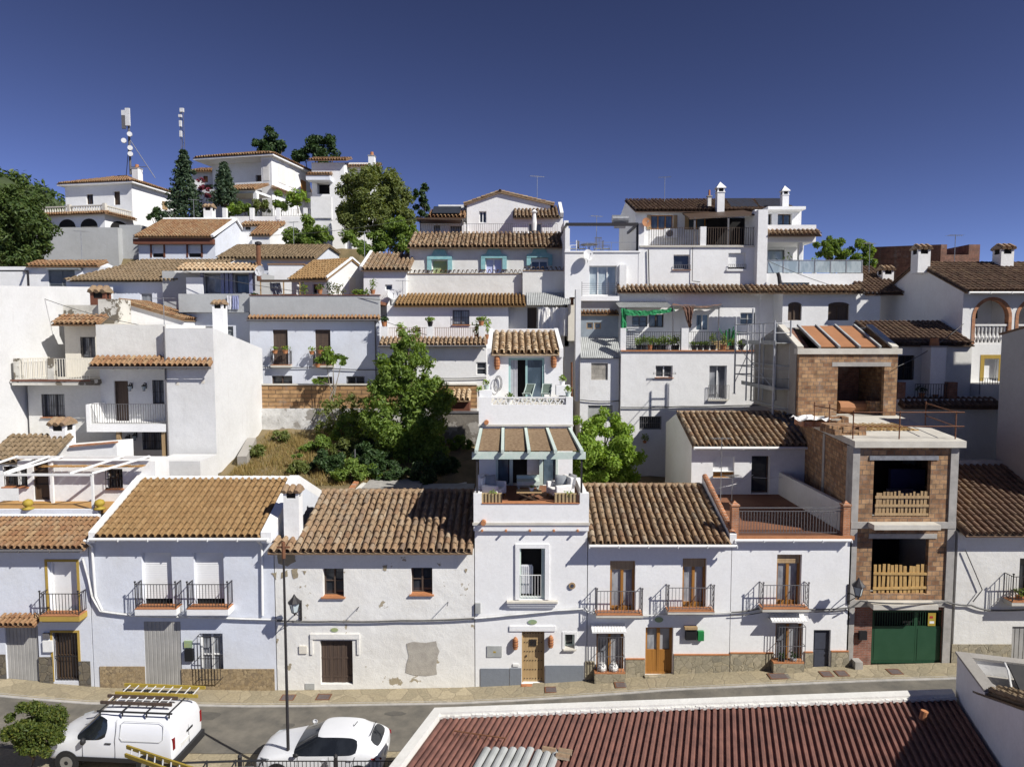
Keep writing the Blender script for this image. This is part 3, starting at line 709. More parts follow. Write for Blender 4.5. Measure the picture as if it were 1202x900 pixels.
for a,b in zip(sx,sx[1:]):
    za,zb = gs(a) + .075,gs(b) + .075
    mb.poly([(a,24.85,za - .04),(b,24.85,zb - .04),(b,25.02,zb),(a,25.02,za)]); mb.poly([(a,24.85,za - .09),(b,24.85,zb - .09),(b,24.85,zb - .04),(a,24.85,za - .04)])
mb.build('kerb','concrete',None,kind='structure')
def cover(px,Y,label,w=.55,d=.45):
    x,y = px; X = PX(x,y,Y); mb = MB(); z = gs(X) + .074
    mb.box(X - w/2,X + w/2,Y - d/2,Y + d/2,z,z + .008)
    o = thing('utility_cover',label,'manhole cover',(X,Y,z)); mb.build('frame','rust',o); m2 = MB()
    for i in range(5): m2.box(X - w/2 + .05,X + w/2 - .05,Y - d/2 + .05 + i*(d - .1)/5,Y - d/2 + .05 + (i + .6)*(d - .1)/5,z + .008,z + .014)
    m2.build('lid','iron_grey',o)
for (px,lab,w) in (((338,821),'dark square cover in the pavement below the thin black pole',.55),((380,820),'dark square cover in the pavement right below the old wooden door',.55),
    ((647,811),'dark cover in the pavement right beside the studded wooden door',.5),((729,810),'dark cover in the pavement below the grilled window with two ceramic jars',.5),
    ((915,802),'large dark cover in the pavement below the white awned grille window',.85),((970,793),'small dark cover in front of the slate grey door',.45),((988,793),'small rusty cover right of the slate grey door, by the rendered corner',.45),((1050,791),'dark cover in front of the green garage gate',.5)):
    cover(px,25.45,lab,w)
def plinth(w,segs,mat,out=0.03,name='plinth'):
    """segs: list of px x ranges; top px"""
    Y = w.Y
    for (x0,x1,yt) in segs:
        mb = MB(); X0,X1 = PX(x0,790,Y - out),PX(x1,790,Y - out); mb.box(X0,X1,Y - out,Y - .003,-0.6,PZ(yt,Y - out)); mb.build(name,mat,w.root)
def gutter(root,x0,x1,Y,Z,mat='white_paint',r=0.06):
    mb = MB(); mb.tube([(x0,Y,Z),(x1,Y,Z)],r,8)
    n = int((x1 - x0)/1.1)
    for i in range(n + 1): xx = x0 + (x1 - x0)*i/max(n,1); mb.box(xx - .015,xx + .015,Y - .07,Y + .1,Z - .075,Z + .03)
    return mb.build('gutter',mat,root)
def downpipe(root,pts,mat='white_paint',r=0.045):
    mb = MB(); mb.tube(pts,r,8); return mb.build('downpipe',mat,root)
FY = 26.0
h = house('terraced_house','white house with mustard yellow door frames and orange tile roof, far left of the street',PX(50,800,FY),FY,0)
Ze = PZ(645,25.62); Yp = roofY(609,25.62,Ze,.33); Zp = Ze + .33*(Yp - 25.62)
w = Wall(h,FY,-75,107,644,812,7.4,'white_blue',zt=Ze - .05,low=1.0,flat=False,side=[(Yp,Zp - .1),(33.4,Zp - .1)])
w.win((57,659,91,722),'white_paint','white_blind',0,0,trim=('ochre_trim',.1),depth=.22,name='balcony_door')
w.balcony(46,93,722,729,697,.5,'ochre_trim',deck='terracotta')
w.blank((7,734,46,803),'grey_blind',9,True,.1,'garage_curtain')
d = w.win((63,742,92,799),'wood_dark','wood_dark',0,1,trim=('ochre_trim',.09),depth=.2,name='door',grille='iron')
w.pbox((50,752,61,765),'white_paint',.1,name='letter_box'); w.pbox((50,743,57,750),'iron_grey',.08,name='meter_box')
w.pbox((93,659,96,660),'white_paint',.02,name='junction_box')
plinth(w,[(-75,7,768),(46,62,771),(92.5,106,776)],'stone_dark')
X0c,X1c = PX(-6,730,25.5),PX(41,730,25.5)
front_roof(h,'tile_orange',X0c,X1c,25.45,PZ(735,25.45),25.99,PZ(722,25.99),name='canopy',seed=3,sp=.2,row=.3)
w.build()
front_roof(h,'tile_orange',PX(-75,640,FY),PX(107,640,FY) - .05,25.62,Ze,Yp,Zp,seed=11,sp=.24)
gutter(h,PX(-75,640,FY),PX(103,640,FY),25.58,Ze - .03,'iron_grey')
xr = PX(115,603,Yp); Zf = PZ(599,Yp) - .05; Yw = YZ(588,Zf); xl = PX(-75,600,FY)
wbox(h,xl,xr,Yp + .02,Yp + .2,Zp - .2,Zf + .08,'white_blue','terrace_parapet'); 
mbt = MB(); n = 42
for i in range(n):
    a = xl + (xr - xl)*i/n; mbt.tube([(a + .12,Yp - .06,Zp + .10),(a + .12,Yp + .03,Zp + .16)],.085,6)
mbt.build('ridge_tiles','white_paint',h)
wbox(h,xl,xr,Yp + .2,Yw + .1,Zf - .15,Zf,'floor_ochre','terrace_floor')
wt = Wall(h,Yw,20,182,541,None,1.2,'white','terrace_wall',zb=Zf - 2,low=0)
wt.win((39,535,57,587),'wood_dark','wood_dark',0,2,name='door',depth=.12); wt.win((126,550,144,573),'wood_dark','glass',1,1,grille='iron',sill='terracotta',gout=.15)
wt.win((4,547,32,571),'wood_dark','glass',1,0,sill='terracotta',grille='iron'); wt.build()
mb = MB(); zb0,zb1 = PZ(557,Yp + .3),PZ(535,Yw)
xfl,xfr = PX(-60,557,Yp + .3),PX(108,557,Yp + .3)
mb.beam((xfl,Yp + .3,zb0),(xfr,Yp + .3,zb0),.09,.09)
for xf,xb in ((-40,20),(4,57),(8,73),(82,144),(108,175)):
    mb.beam((PX(xf,557,Yp + .3),Yp + .3,zb0 + .06),(PX(xb,536,Yw - .2),Yw - .15,zb1 + .02),.08,.08)
mb.beam((xfr,Yp + .3,Zf),(xfr,Yp + .3,zb0),.09,.09,(1,0,0)); mb.beam((PX(61,560,Yw - .3),Yw - .3,Zf),(PX(61,560,Yw - .3),Yw - .3,zb1),.1,.1,(1,0,0))
mb.beam((PX(20,536,Yw),Yw - .12,zb1 - .04),(PX(178,536,Yw),Yw - .12,zb1 - .04),.1,.12)
mb.build('pergola','white_paint',h)
mb = MB(); x0,x1 = PX(55,540,Yw),PX(175,540,Yw); n = 14
for i in range(n): a = x0 + (x1 - x0)*i/n; mb.box(a,a + (x1 - x0)/n*.86,Yw - .55,Yw - .2,PZ(545,Yw) - .02 + .006*(i % 2),PZ(545,Yw) + .02 + .006*(i % 2))
mb.build('awning','floor_ochre',h)
for x,lab in ((33,'yellow ball finial on the roof terrace edge, left one'),(117,'yellow ball finial at the right end of the roof terrace edge')):
    mb = MB(); X = PX(x,590,Yp + .12); mb.lathe((X,Yp + .11),[(.22,Zf + .08),(.22,Zf + .14),(.08,Zf + .18),(.16,Zf + .24),(.2,Zf + .33),(.16,Zf + .44),(.04,Zf + .5)],12)
    mb.build('ball_finial','yellow',None,lab,'finial',smooth=True)
h = house('terraced_house','white house with two closed white roller shutters over balconies and wide ochre tile roof',PX(215,805,FY),FY,0)
Ze = PZ(631,25.7); Yr = roofY(563.5,25.7,Ze,.42); Zr = Ze + .42*(Yr - 25.7)
w = Wall(h,FY,107.5,324,632,812,9,'white_blue',zt=Ze - .03,low=1,flat=False,side=[(Yr,Zr + .02),(35.3,Zr - .42*(35.3 - Yr))])
for a,b in ((167,202),(228,263)):
    bl = w.blank((a,648.5,b,713),'white_blind',26,False,.22,'roller_shutter',.012,lift=.14)
w.balcony(158,207,714,722,686,.5,deck='terracotta',slab='white'); w.balcony(219,268,714,722,686,.5,deck='terracotta')
w.blank((170,729,213,807),'grey_blind',9,True,.05,'garage_curtain'); w.win((235,743,262,795),'white_paint','glass_curtain',1,1,grille='iron',gout=.25,depth=.15)
w.pbox((216,752,225,760),'door_green',.06,name='meter_box'); w.pbox((216.5,762,226,776),'black',.12,name='letter_box')
plinth(w,[(117,170,782),(213,322,785)],'stone_tan'); w.build()
xl,xr = PX(108,600,FY),PX(324,720,FY)
front_roof(h,'tile_ochre',xl + .28,xr - .42,25.62,Ze,Yr,Zr,back=(35.2,Zr - .42*(35.2 - Yr)),seed=21,sp=.26,row=.34,jit=.004)
gutter(h,xl + .1,xr - .1,25.56,Ze - .02)
for a,b in ((xl + .02,xl + .27),(xr - .40,xr - .005)):
    mb = MB()
    for (Y0,Z0,Y1,Z1) in ((25.68,Ze,Yr,Zr),(Yr,Zr,35.3,Zr - .42*(35.3 - Yr))):
        for s in (0,):
            p = [(a,Y0,Z0 - .2),(b,Y0,Z0 - .2),(b,Y1,Z1 - .2),(a,Y1,Z1 - .2)]; q = [(x,y,z + .42) for x,y,z in p]
            mb.poly(p[::-1]); mb.poly(q)
            for k in range(4): mb.poly([p[k],p[(k + 1) % 4],q[(k + 1) % 4],q[k]])
    mb.build('verge','white',h)
ridge(h,'white_paint',(xl + .28,Yr,Zr + .08),(xr - .42,Yr,Zr + .08),.12)
downpipe(h,[(PX(106,640,25.9),25.55,Ze - .05),(PX(108,645,25.9),25.9,Ze - .4),(PX(110,660,25.9),25.92,PZ(700,25.9)),(PX(120,718,25.9),25.9,PZ(716,25.9))])
downpipe(h,[(PX(305,640,25.9),25.58,Ze - .05),(PX(307,640,25.9),25.92,Ze - .35),(PX(308,720,25.9),25.92,PZ(722,25.9))])
chimney(h,(333,585,351,634),26.3,body='white',D=.5)
h = house('terraced_house','old white house with peeling plaster, weathered wooden door and blocked window',PX(440,808,FY),FY,0)
Ze = PZ(646,25.72); Yr = roofY(578,25.72,Ze,.32); Zr = Ze + .32*(Yr - 25.72)
w = Wall(h,FY,323,557,645,812,7,'white_old',zt=Ze,low=1,flat=False,side=[(Yr,Zr),(33,Zr - .32*(33 - Yr))])
def stain(root,pts,mat,Y=25.985):
    mb = MB(); r = random.Random(len(pts) + int(pts[0][0])); q = []
    for i,(x,y) in enumerate(pts):
        x2,y2 = pts[(i + 1) % len(pts)]
        for t in (0,.33,.66): q.append((x + (x2 - x)*t + r.uniform(-.7,.7),y + (y2 - y)*t + r.uniform(-.7,.7)))
    mb.poly([P(x,y,Y) for x,y in q][::-1]); mb.build('plaster_patch',mat,root)
simple('bare_earth',(0.36,0.30,0.2),0.95,(0.26,0.22,0.15),4,bmp=0.5)
for pts in ([(325,651),(346,650),(347,659),(338,664),(326,661)],[(342,668),(349,667),(350,678),(344,679)],[(331,671),(337,669),(338,676),(330,679)],[(354,669),(360,670),(358,675)],[(449,664),(455,662),(453,669),(450,670)],[(318,673),(324,671),(324,680)],[(545,668),(548,667),(547,673)]): stain(h,pts,'bare_earth')
for a,y0,b,y1 in ((379,667,403.5,700),(482.5,666,507.5,697)):
    w.win((a,y0,b,y1),'wood_old','glass',1,1,sill='terracotta',depth=.28,fw=.05)
x0,x1,z0,z1 = w.rect(376,751.5,414,803); w.holes.append((x0,x1,z0,z1,.25)); mb = MB(); n = 8
for i in range(n): a = x0 + (x1 - x0)*i/n; mb.box(a + .004,a + (x1 - x0)/n - .004,26.17 - .008*(i % 3),26.24,z0,z1)
for q in (.12,.55,.9): mb.box(x0,x1,26.15,26.18,z0 + (z1 - z0)*q,z0 + (z1 - z0)*q + .07)
mb.build('door','wood_old',h)
w.pbox((364,744,422,750),'white_old',.06,name='door_hood'); w.pbox((364,750,367,768),'white_old',.05,name='door_hood'); w.pbox((419,750,422,768),'white_old',.05,name='door_hood')
mb = MB(); Y = 25.985; pts = [(477,755),(484,753),(500,754),(512,752),(513,758),(516,764),(513,772),(512,784),(513,791),(500,793),(485,792),(476,789),(477,779),(480,770),(478,762)]
mb.poly([P(x,y,Y) for x,y in pts][::-1]); mb.build('plaster_patch','patch_mortar',h)
w.pbox((351,758,360,767),'cream',.05,name='meter_box'); w.pbox((358,802,369,809),'sheet_grey',.02,name='vent_cover')
mb = MB(); c = P(392.5,739,25.98); mb.v = [tuple(c + Vector((.15*cos(2*pi*k/16),-.0,.085*sin(2*pi*k/16)))) for k in range(16)]; mb.f = [tuple(range(16))[::-1]]; mb.build('number_plate','door_green',h)
for x,y in ((421,712),(526,706)):
    c = P(x,y,25.99); mb = MB(); mb.tube([c,c + Vector((0,-.42,0))],.015,5); mb.build('hook','iron',h)
w.build()
front_roof(h,'tile_old',PX(324,640,FY) + .75,PX(556,640,FY) - .02,25.55,Ze - .06,Yr,Zr,back=(33,Zr - .32*(33 - Yr)),seed=31,sp=.29,row=.40,jit=.018)
front_roof(h,'tile_old',PX(318,640,FY) + .02,PX(324,640,FY) + .74,25.55,Ze - .06,26.45,Ze + .24,seed=32,sp=.29,row=.40,jit=.018)
ridge(h,'tile_old',(PX(335,640,FY) + .4,Yr,Zr + .05),(PX(556,640,FY),Yr,Zr + .05),.12)
h = house('shed','low grey flat roofed shed behind the ridge of the old house',PX(470,570,35),34,6)
zt = PZ(572,33.4); wbox(h,PX(416,570,33.4),PX(545,570,33.4),33.3,35.2,3.5,zt - .12,'white_aged','wall'); wbox(h,PX(425,570,33.4),PX(493,570,33.4),33.35,35.4,zt - .12,zt,'concrete','roof'); wbox(h,PX(494,570,33.4),PX(556,570,33.4),33.35,34.6,zt - .12,zt - .06,'sheet_grey','roof')
mb = MB(); mb.beam((PX(408,580,33),33.2,zt - .2),(PX(420,562,35),35.4,zt + .05),.25,.1); mb.build('wall_coping','brick_trim',h)
h = house('tower_house','tall narrow white house with sage green pergola and stacked terraces',PX(622,805,FY),FY,0)
w = Wall(h,FY,557.5,689,624,812,9,'white_clean',zt=PZ(616,26),low=1)
X0,X1 = w.x0,w.x1
x0,x1,z0,z1 = w.rect(610,643,639.5,703); w.holes.append((x0,x1,z0,z1,.4))
mb = MB(); mb.box(x0,x0 + .05,26.05,26.35,z0,z1); mb.box(x1 - .12,x1,26.05,26.4,z0,z1); mb.box(x0 + .05,x1 - .12,26.1,26.15,z0,z0 + .08); wf = mb.build('window','sage',h)
g = MB(); g.box(x0,x1,26.6,26.62,z0,z1); g.build('pane','dark_void',wf); g = MB(); g.box(x0 + .06,x0 + .5,26.36,26.39,z0 + .1,z0 + 1.25)
for k in range(6): g.box(x0 + .08 + .08*k,x0 + .13 + .08*k,26.33,26.36,z0 + .1,z0 + 1.2)
g.build('curtain','curtain',wf)
g = MB(); bars(g,(x0 + .03,26.03,0),(x1 - .15,26.03,0),z0 + .06,z0 + .95,.11,.008); g.build('railing','white_paint',wf)
t = MB(); f = .17
t.box(x0 - f,x0 - .004,25.94,25.997,z0,z1 + f); t.box(x1 + .004,x1 + f,25.94,25.997,z0,z1 + f); t.box(x0 - .004,x1 + .004,25.943,25.997,z1 + .004,z1 + f); t.build('surround','white_clean',wf)
t = MB(); t.box(x0 - .5,x1 + .5,25.8,25.997,z0 - .1,z0 - .03); t.build('sill','concrete_pale',wf); t = MB(); t.box(x0 - .48,x1 + .48,25.85,25.997,z0 - .2,z0 - .103); t.box(x0 - .4,x1 + .4,25.9,25.997,z0 - .3,z0 - .2); t.build('cornice','white_clean',wf)
x0,x1,z0,z1 = w.rect(612.5,740,639,802); w.holes.append((x0,x1,z0,z1,.25)); mb = MB(); mb.box(x0,x1,26.17,26.24,z0,z1)
for a in (x0,x1 - .05): mb.box(a,a + .05,26.1,26.17,z0,z1)
mb.box(x0 + .05,x1 - .05,26.1,26.17,z1 - .06,z1)
dr = mb.build('door','wood_door',h); st = MB()
for r in range(6):
    zz = z0 + .12 + (z1 - z0 - .3)*r/5
    for k in range(7): xx = x0 + .11 + (x1 - x0 - .22)*k/6; st.lathe((xx,26.16),[(.018,zz),(.018,zz + .03)],6)
st.build('stud','iron',dr)
wk = MB(); cx = (x0 + x1)/2; zc = z1 - .55
for k in range(-2,3): wk.box(cx + k*.06 - .012,cx + k*.06 + .012,26.135,26.168,zc - .14,zc + .14)
for k in range(-1,2): wk.box(cx - .15,cx + .15,26.14,26.166,zc + k*.1 - .012,zc + k*.1 + .012)
wk.build('wicket_grille','iron',dr); mb = MB(); mb.lathe((x0 + .18,26.15),[(.03,z0 + 1.02),(.03,z0 + 1.08)],8); mb.build('handle','iron',dr)
mb = MB(); mb.box(x0 - .02,x1 + .02,25.8,26.17,z0 - .2,z0 - .002); mb.build('doorstep','brick_trim',h)
wn_ = w.win((663,744,674.5,761),'sage','glass',0,0,sill='concrete_pale',trim=('white_clean',.1),depth=.3,fw=.06)
w.pbox((571.5,758,589,771),'sheet_grey',.03,name='meter_cabinet'); w.pbox((558,708,564,720),'sheet_grey',.1,name='junction_box'); w.pbox((602,779,609,782),'white_paint',.04,name='letter_slot')
w.pbox((579,764,582,766),'yellow',.034,name='warning_sign')
for mx,my,rx,rz,m in ((625,729.7,.18,.1,'door_green'),):
    c = P(mx,my,25.97); mb = MB(); mb.v = [tuple(c + Vector((rx*cos(2*pi*k/18),0,rz*sin(2*pi*k/18)))) for k in range(18)]; mb.f = [tuple(range(18))[::-1]]; mb.build('number_plate',m,h)
c = P(671.5,687,25.97); mb = MB(); mb.tube([c,c + Vector((0,-.03,0))],.13,18); pl = mb.build('plaque','wood_pale',h); mb = MB(); mb.tube([c + Vector((0,-.03,0)),c + Vector((0,-.04,0))],.07,14); mb.build('emblem','door_slate',pl)
mb = MB(); mb.box(PX(598,770,25.95),PX(652,770,25.95),25.955,25.997,PZ(740,26),PZ(734,26)); mb.build('door_cornice','white_clean',h)
plinth(w,[(564,597.5,784.5),(598.5,612,784),(640,685,781)],'grey_plinth'); w.build()
Yt = 25.86; zpt,zpm,zpb = PZ(579,Yt),PZ(591,Yt),PZ(623,Yt); Zf = zpm - .12
mb = MB(); mb.box(X0 - .03,X1 + .03,Yt,Yt + .3,PZ(616.5,Yt),zpm); mb.box(X0 - .03,X0 + .28,Yt - .002,Yt + .3,zpm,zpt); mb.box(X1 - .32,X1 + .03,Yt - .002,Yt + .3,zpm,zpt)
for xx in (X0 - .03,X1 - .17): mb.box(xx,xx + .2,Yt + .3,29.4,Zf - .3,zpt - .12)
mb.box(X0 - .03,X1 + .03,Yt,26.15,zpb,PZ(616.5,Yt)); mb.build('terrace_parapet','white_clean',h)
mb = MB(); mb.box(X0 - .07,X1 + .07,Yt - .05,Yt - .003,PZ(616,Yt),PZ(613,Yt)); mb.build('string_course','concrete_pale',h)
mb = MB(); mb.box(X0 + .29,X1 - .33,Yt - .03,Yt + .33,zpm + .002,zpm + .03)
for k in range(5): xx = X0 + .3 + (X1 - X0 - .7)*k/4; mb.tube([(xx,Yt - .12,zpb + .03),(xx,Yt + .05,zpb + .03)],.045,6)
mb.build('coping','terracotta',h)
wbox(h,X0 + .01,X1 - .01,Yt + .31,29.6,Zf - .2,Zf,'floor_red','terrace_floor')
Yb = 29.6; w2 = Wall(h,Yb,562,672.5,500,None,6,'white_clean',zb=Zf - .5,zt=PZ(498,Yb))
x0,x1 = PX(582,550,Yb),PX(655,550,Yb); zt = Zf + 2.25; w2.holes.append((x0,x1,Zf + .02,zt,.5)); mb = MB()
for a,b in ((x0,x0 + .1),(x1 - .1,x1),(PX(598,550,Yb),PX(602,550,Yb)),(PX(633,550,Yb),PX(637.5,550,Yb))): mb.box(a,b,Yb - .02,Yb + .1,Zf + .02,zt)
mb.box(x0 + .1,x1 - .1,Yb,Yb + .08,zt - .12,zt); fr = mb.build('glass_doors','sage',h)
for a,b,m in ((583,598,'glass_blue'),(637,655,'glass_blue')): g = MB(); g.box(PX(a,550,Yb) + .05,PX(b,550,Yb) - .05,Yb + .06,Yb + .07,Zf + .05,zt - .1); g.build('pane',m,fr)
g = MB(); g.box(x0,x1,Yb + .6,Yb + .62,Zf,zt); g.build('interior','dark_void',fr); g = MB(); g.box(PX(619,550,Yb),PX(633,550,Yb),Yb + .35,Yb + .4,Zf + .02,Zf + 1.35); g.build('inner_door','white_paint',fr)
w2.build()
zq,zr2 = PZ(534.5,25.95),PZ(505,Yb - .1); mb = MB(); mb.beam((PX(554,534,25.9),25.95,zq),(PX(687.5,534,25.9),25.95,zq),.14,.26)
raf = [(P(a,530,25.75).x,P(b,505,Yb - .05).x) for a,b in ((559,565),(590,590.5),(621,617),(652,642),(683,668))]
for a,b in raf: mb.beam((a,25.7,zq + .19),(b,Yb - .02,zr2 + .08),.12,.14)
pg = mb.build('pergola','sage',h)
for i in range(4):
    m = MB(); a0,a1,b0,b1 = raf[i][0] + .08,raf[i + 1][0] - .08,raf[i][1] + .08,raf[i + 1][1] - .08; n = 34
    for k in range(n):
        s,t = k/n,(k + .93)/n; y0,y1 = 26.0 + (Yb - .1 - 26.0)*s,26.0 + (Yb - .1 - 26.0)*t
        zz = lambda q: zq + .17 + (zr2 - zq - .1)*q
        m.poly([(a0 + (b0 - a0)*s,y0,zz(s)),(a1 + (b1 - a1)*s,y0,zz(s)),(a1 + (b1 - a1)*t,y1,zz(t) + .012),(a0 + (b0 - a0)*t,y1,zz(t) + .012)])
    m.build('reed_mat','reed',pg)
pm = MB(); pm.beam((PX(560,560,26),25.98,zpt - .1),(PX(560,560,26),25.98,zq),.07,.07,(1,0,0)); pm.beam((PX(682.5,560,26),25.98,zpt - .1),(PX(682.5,560,26),25.98,zq),.07,.07,(1,0,0)); pm.build('pergola_post','iron',pg)
z5,z4,zs5 = PZ(466,29.45),PZ(475,29.45),PZ(499,29.45); Y5 = 29.45; a0,a1 = PX(562,480,Y5),PX(672.5,480,Y5); Zf2 = z4 - .02
mb = MB(); mb.box(a0,a1,Y5,Y5 + .16,zs5,z4); mb.box(a0,PX(577,470,Y5),Y5 + .001,Y5 + .16,z4,z5); mb.box(PX(664.5,470,Y5),a1,Y5 + .001,Y5 + .16,z4,z5)
mb.box(a0,a0 + .15,Y5 + .16,33,Zf2 - .2,z5 - .04); mb.box(a1 - .15,a1,Y5 + .16,33,Zf2 - .2,z5 - .04)
mb.box(PX(562,480,Y5),PX(577,470,Y5),Y5 + .5,Y5 + 1.0,z5 - .04,z5 + .25); mb.box(PX(655,480,Y5),a1 - .002,Y5 + 1.3,Y5 + 1.9,z5 - .04,z5 + .4)
mb.build('upper_parapet','white_clean',h)
l = MB(); xa,xb = PX(577,470,Y5),PX(664.5,470,Y5); n = 9
l.beam((xa,Y5 + .08,z5 - .03),(xb,Y5 + .08,z5 - .03),.1,.06)
for i in range(n):
    u0,u1 = xa + (xb - xa)*i/n,xa + (xb - xa)*(i + 1)/n; um = (u0 + u1)/2
    l.beam((u0,Y5 + .08,z4),(um,Y5 + .08,z5 - .05),.05,.05,(0,1,0)); l.beam((um,Y5 + .08,z5 - .05),(u1,Y5 + .08,z4),.05,.05,(0,1,0))
    l.beam((um,Y5 + .085,z4),(u1,Y5 + .085,z5 - .05),.03,.03,(0,1,0))
l.build('lattice_railing','white_paint',h)
wbox(h,a0 - .03,a1 + .03,Y5 - .05,Y5 - .003,zs5 - .04,zs5 + .04,'concrete_pale','string_course')
wbox(h,a0 + .16,a1 - .16,Y5 + .16,33,Zf2 - .15,Zf2,'concrete_pale','terrace_floor')
Y6 = 33.0; w3 = Wall(h,Y6,572,661,416,None,4.0,'white_clean',zb=Zf2 - .4,flat=False)
Ze,Yr = PZ(415.5,32.75),36.6; Zr = PZ(391,Yr); w3.zt = Ze - .02; w3.side = [(Yr,Zr - .05),(37.0,Zr - .05)]
x0,x1,z0,z1 = w3.rect(597,420,639,470); z0 = Zf2 + .02; w3.holes.append((x0,x1,z0,z1,.4)); mb = MB(); xm = (x0 + x1)/2
for a in (x0,xm - .05,x1 - .1): mb.box(a,a + .1,Y6 + .05,Y6 + .14,z0,z1)
mb.box(x0 + .1,xm - .05,Y6 + .06,Y6 + .13,z1 - .1,z1); mb.box(xm + .05,x1 - .1,Y6 + .06,Y6 + .13,z1 - .1,z1); fr = mb.build('glass_doors','sage_door',h)
g = MB(); g.box(xm,x1 - .05,Y6 + .1,Y6 + .11,z0,z1 - .05); g.build('pane','glass_blue',fr); g = MB(); g.box(x0,xm,Y6 + .41,Y6 + .43,z0,z1); g.build('interior','dark_void',fr)
g = MB(); n = 5
for k in range(n): g.box(x0 + .1 + k*.07,x0 + .15 + k*.07,Y6 + .15 + .02*(k % 2),Y6 + .18 + .02*(k % 2),z0,z1 - .1)
g.build('curtain','curtain',fr)
w3.build()
tile_roof(h,'tile_pale',(w3.x0 + .22,32.72,Ze - .02),(1,0,0),(0,Yr - 32.72,Zr - Ze + .02),w3.x1 - w3.x0 - .42,sqrt((Yr - 32.72) ** 2 + (Zr - Ze) ** 2),seed=41,sp=.31,row=.42,jit=.02)
for a,b in ((w3.x0,w3.x0 + .19),(w3.x1 - .19,w3.x1)):
    mb = MB(); p = [(a,32.85,Ze - .15),(b,32.85,Ze - .15),(b,Yr + .3,Zr - .15),(a,Yr + .3,Zr - .15)]; q = [(x,y,z + .42) for x,y,z in p]
    mb.poly(p[::-1]); mb.poly(q)
    for k in range(4): mb.poly([p[k],p[(k + 1) % 4],q[(k + 1) % 4],q[k]])
    mb.build('verge','white_clean',h)
mb = MB(); mb.box(w3.x0 + .002,w3.x1 - .002,Yr + .01,Yr + .29,Zr - .3,Zr + .24); mb.build('verge','white_clean',h)
tower = h
def honey_door(w,px,**k): return w.win(px,'wood_honey','glass_curtain',1,0,depth=.2,fw=.09,panel=.12,blind=.18,blind_mat='wood_pale',name='balcony_door',**k)
h = house('terraced_house','white house with two wrought iron balconies and honey coloured double door',PX(770,800,FY),FY,0)
Ze = PZ(638,25.7); Yr = roofY(571,25.7,Ze,.33); Zr = Ze + .33*(Yr - 25.7)
w = Wall(h,FY,689.5,857,638,812,7,'white_clean',zt=Ze,low=1,flat=False,side=[(Yr,Zr),(33,Zr - .33*(33 - Yr))])
honey_door(w,(716,658,745.5,720)); honey_door(w,(801,655,829,715))
w.balcony(700,755,721,725,694,.45,'concrete_pale','iron_grey','terracotta',.13,True); w.balcony(784,839,717,721,690,.45,'concrete_pale','iron_grey','terracotta',.13,True)
def bay(w,px,can,base_y,jar=True):
    x0,y0,x1,y1 = px
    w.win((x0 + 1,y0,x1 - 1,y1 - 2),'wood_honey','glass_curtain',1,0,depth=.18,fw=.08,grille='iron_grey',gout=.3)
    w.pbox((x0 - 1,y1,x1 + 1,base_y + 6),'stone_slab',.34,name='planter_base'); w.pbox((x0 - 1,y1 - 2,x1 + 1,y1 - .3),'terracotta',.33,name='sill')
    c0,c1,c2,c3 = can; X0,X1 = PX(c0,c1,25.6),PX(c2,c1,25.6); mb = MB(); za,zb = PZ(c1,26),PZ(c3,25.55)
    n = 12
    for i in range(n):
        a = X0 + (X1 - X0)*i/n; b = X0 + (X1 - X0)*(i + .88)/n; mb.poly([(a,25.55,zb),(b,25.55,zb),(b,25.995,za),(a,25.995,za)])
    mb.box(X0,X1,25.55,25.99,zb - .05,zb - .012); mb.build('canopy','white_paint',w.root)
bay(w,(699,743,733,791),(695,731,735.5,741.5),804)
w.win((757.5,736,790,793),'wood_honey','glass_curtain',1,0,depth=.22,fw=.1,panel=.5,name='door')
w.pbox((757,794,791,799),'stone_slab',.2,name='doorstep')
for px,m,nm in (((805,738,818,751),'black','letter_box'),((819.5,741,826.5,752),'box_green','letter_box')): w.pbox(px,m,.14,name=nm)
w.pbox((804,736,819,739),'wood_pale',.2,name='letter_box_hood')
c = P(773.5,727,25.97); mb = MB(); mb.v = [tuple(c + Vector((.17*cos(2*pi*k/18),0,.11*sin(2*pi*k/18)))) for k in range(18)]; mb.f = [tuple(range(18))[::-1]]; mb.build('number_plate','door_green',h)
plinth(w,[(687,698,776),(734.5,757,774),(791,856,769)],'stone_slab',.04)
for a,b,y in ((734.5,757,774),(791,856,769)): wbox(h,PX(a,780,25.94),PX(b,780,25.94),25.945,25.998,PZ(y,25.95) + .002,PZ(y,25.95) + .05,'terracotta','plinth_cap')
w.build()
front_roof(h,'tile_old',PX(690,640,FY) + .02,PX(856,640,FY) - .05,25.55,Ze - .04,Yr,Zr,back=(33,Zr - .33*(33 - Yr)),seed=51,sp=.29,row=.40,jit=.016)
ridge(h,'tile_old',(PX(690,640,FY) + .05,Yr,Zr + .05),(PX(856,640,FY) - .1,Yr,Zr + .05),.12); gutter(h,PX(690,640,FY),PX(860,640,FY),25.5,Ze - .03)
mb = MB()   # white curved verge wall at the terrace side
p = [(w.x1 - .16,25.75,Ze),(w.x1 + .1,25.75,Ze),(w.x1 + .1,Yr,Zr),(w.x1 - .16,Yr,Zr)]; q = [(p[0][0],p[0][1],Ze + .35),(p[1][0],p[1][1],Ze + .35),(p[2][0],p[2][1],Zr + .45),(p[3][0],p[3][1],Zr + .45)]
mb.poly(p[::-1]); mb.poly(q)
for k in range(4): mb.poly([p[k],p[(k + 1) % 4],q[(k + 1) % 4],q[k]])
mb.build('verge','white',h); ridge(h,'brick_trim',(w.x1 - .03,25.8,Ze + .36),(w.x1 - .03,Yr,Zr + .46),.12,'verge_coping')
h = house('terraced_house','white house with brick pillared roof terrace and slate grey side door',PX(928,795,FY),FY,0)
ztr = PZ(628,26)
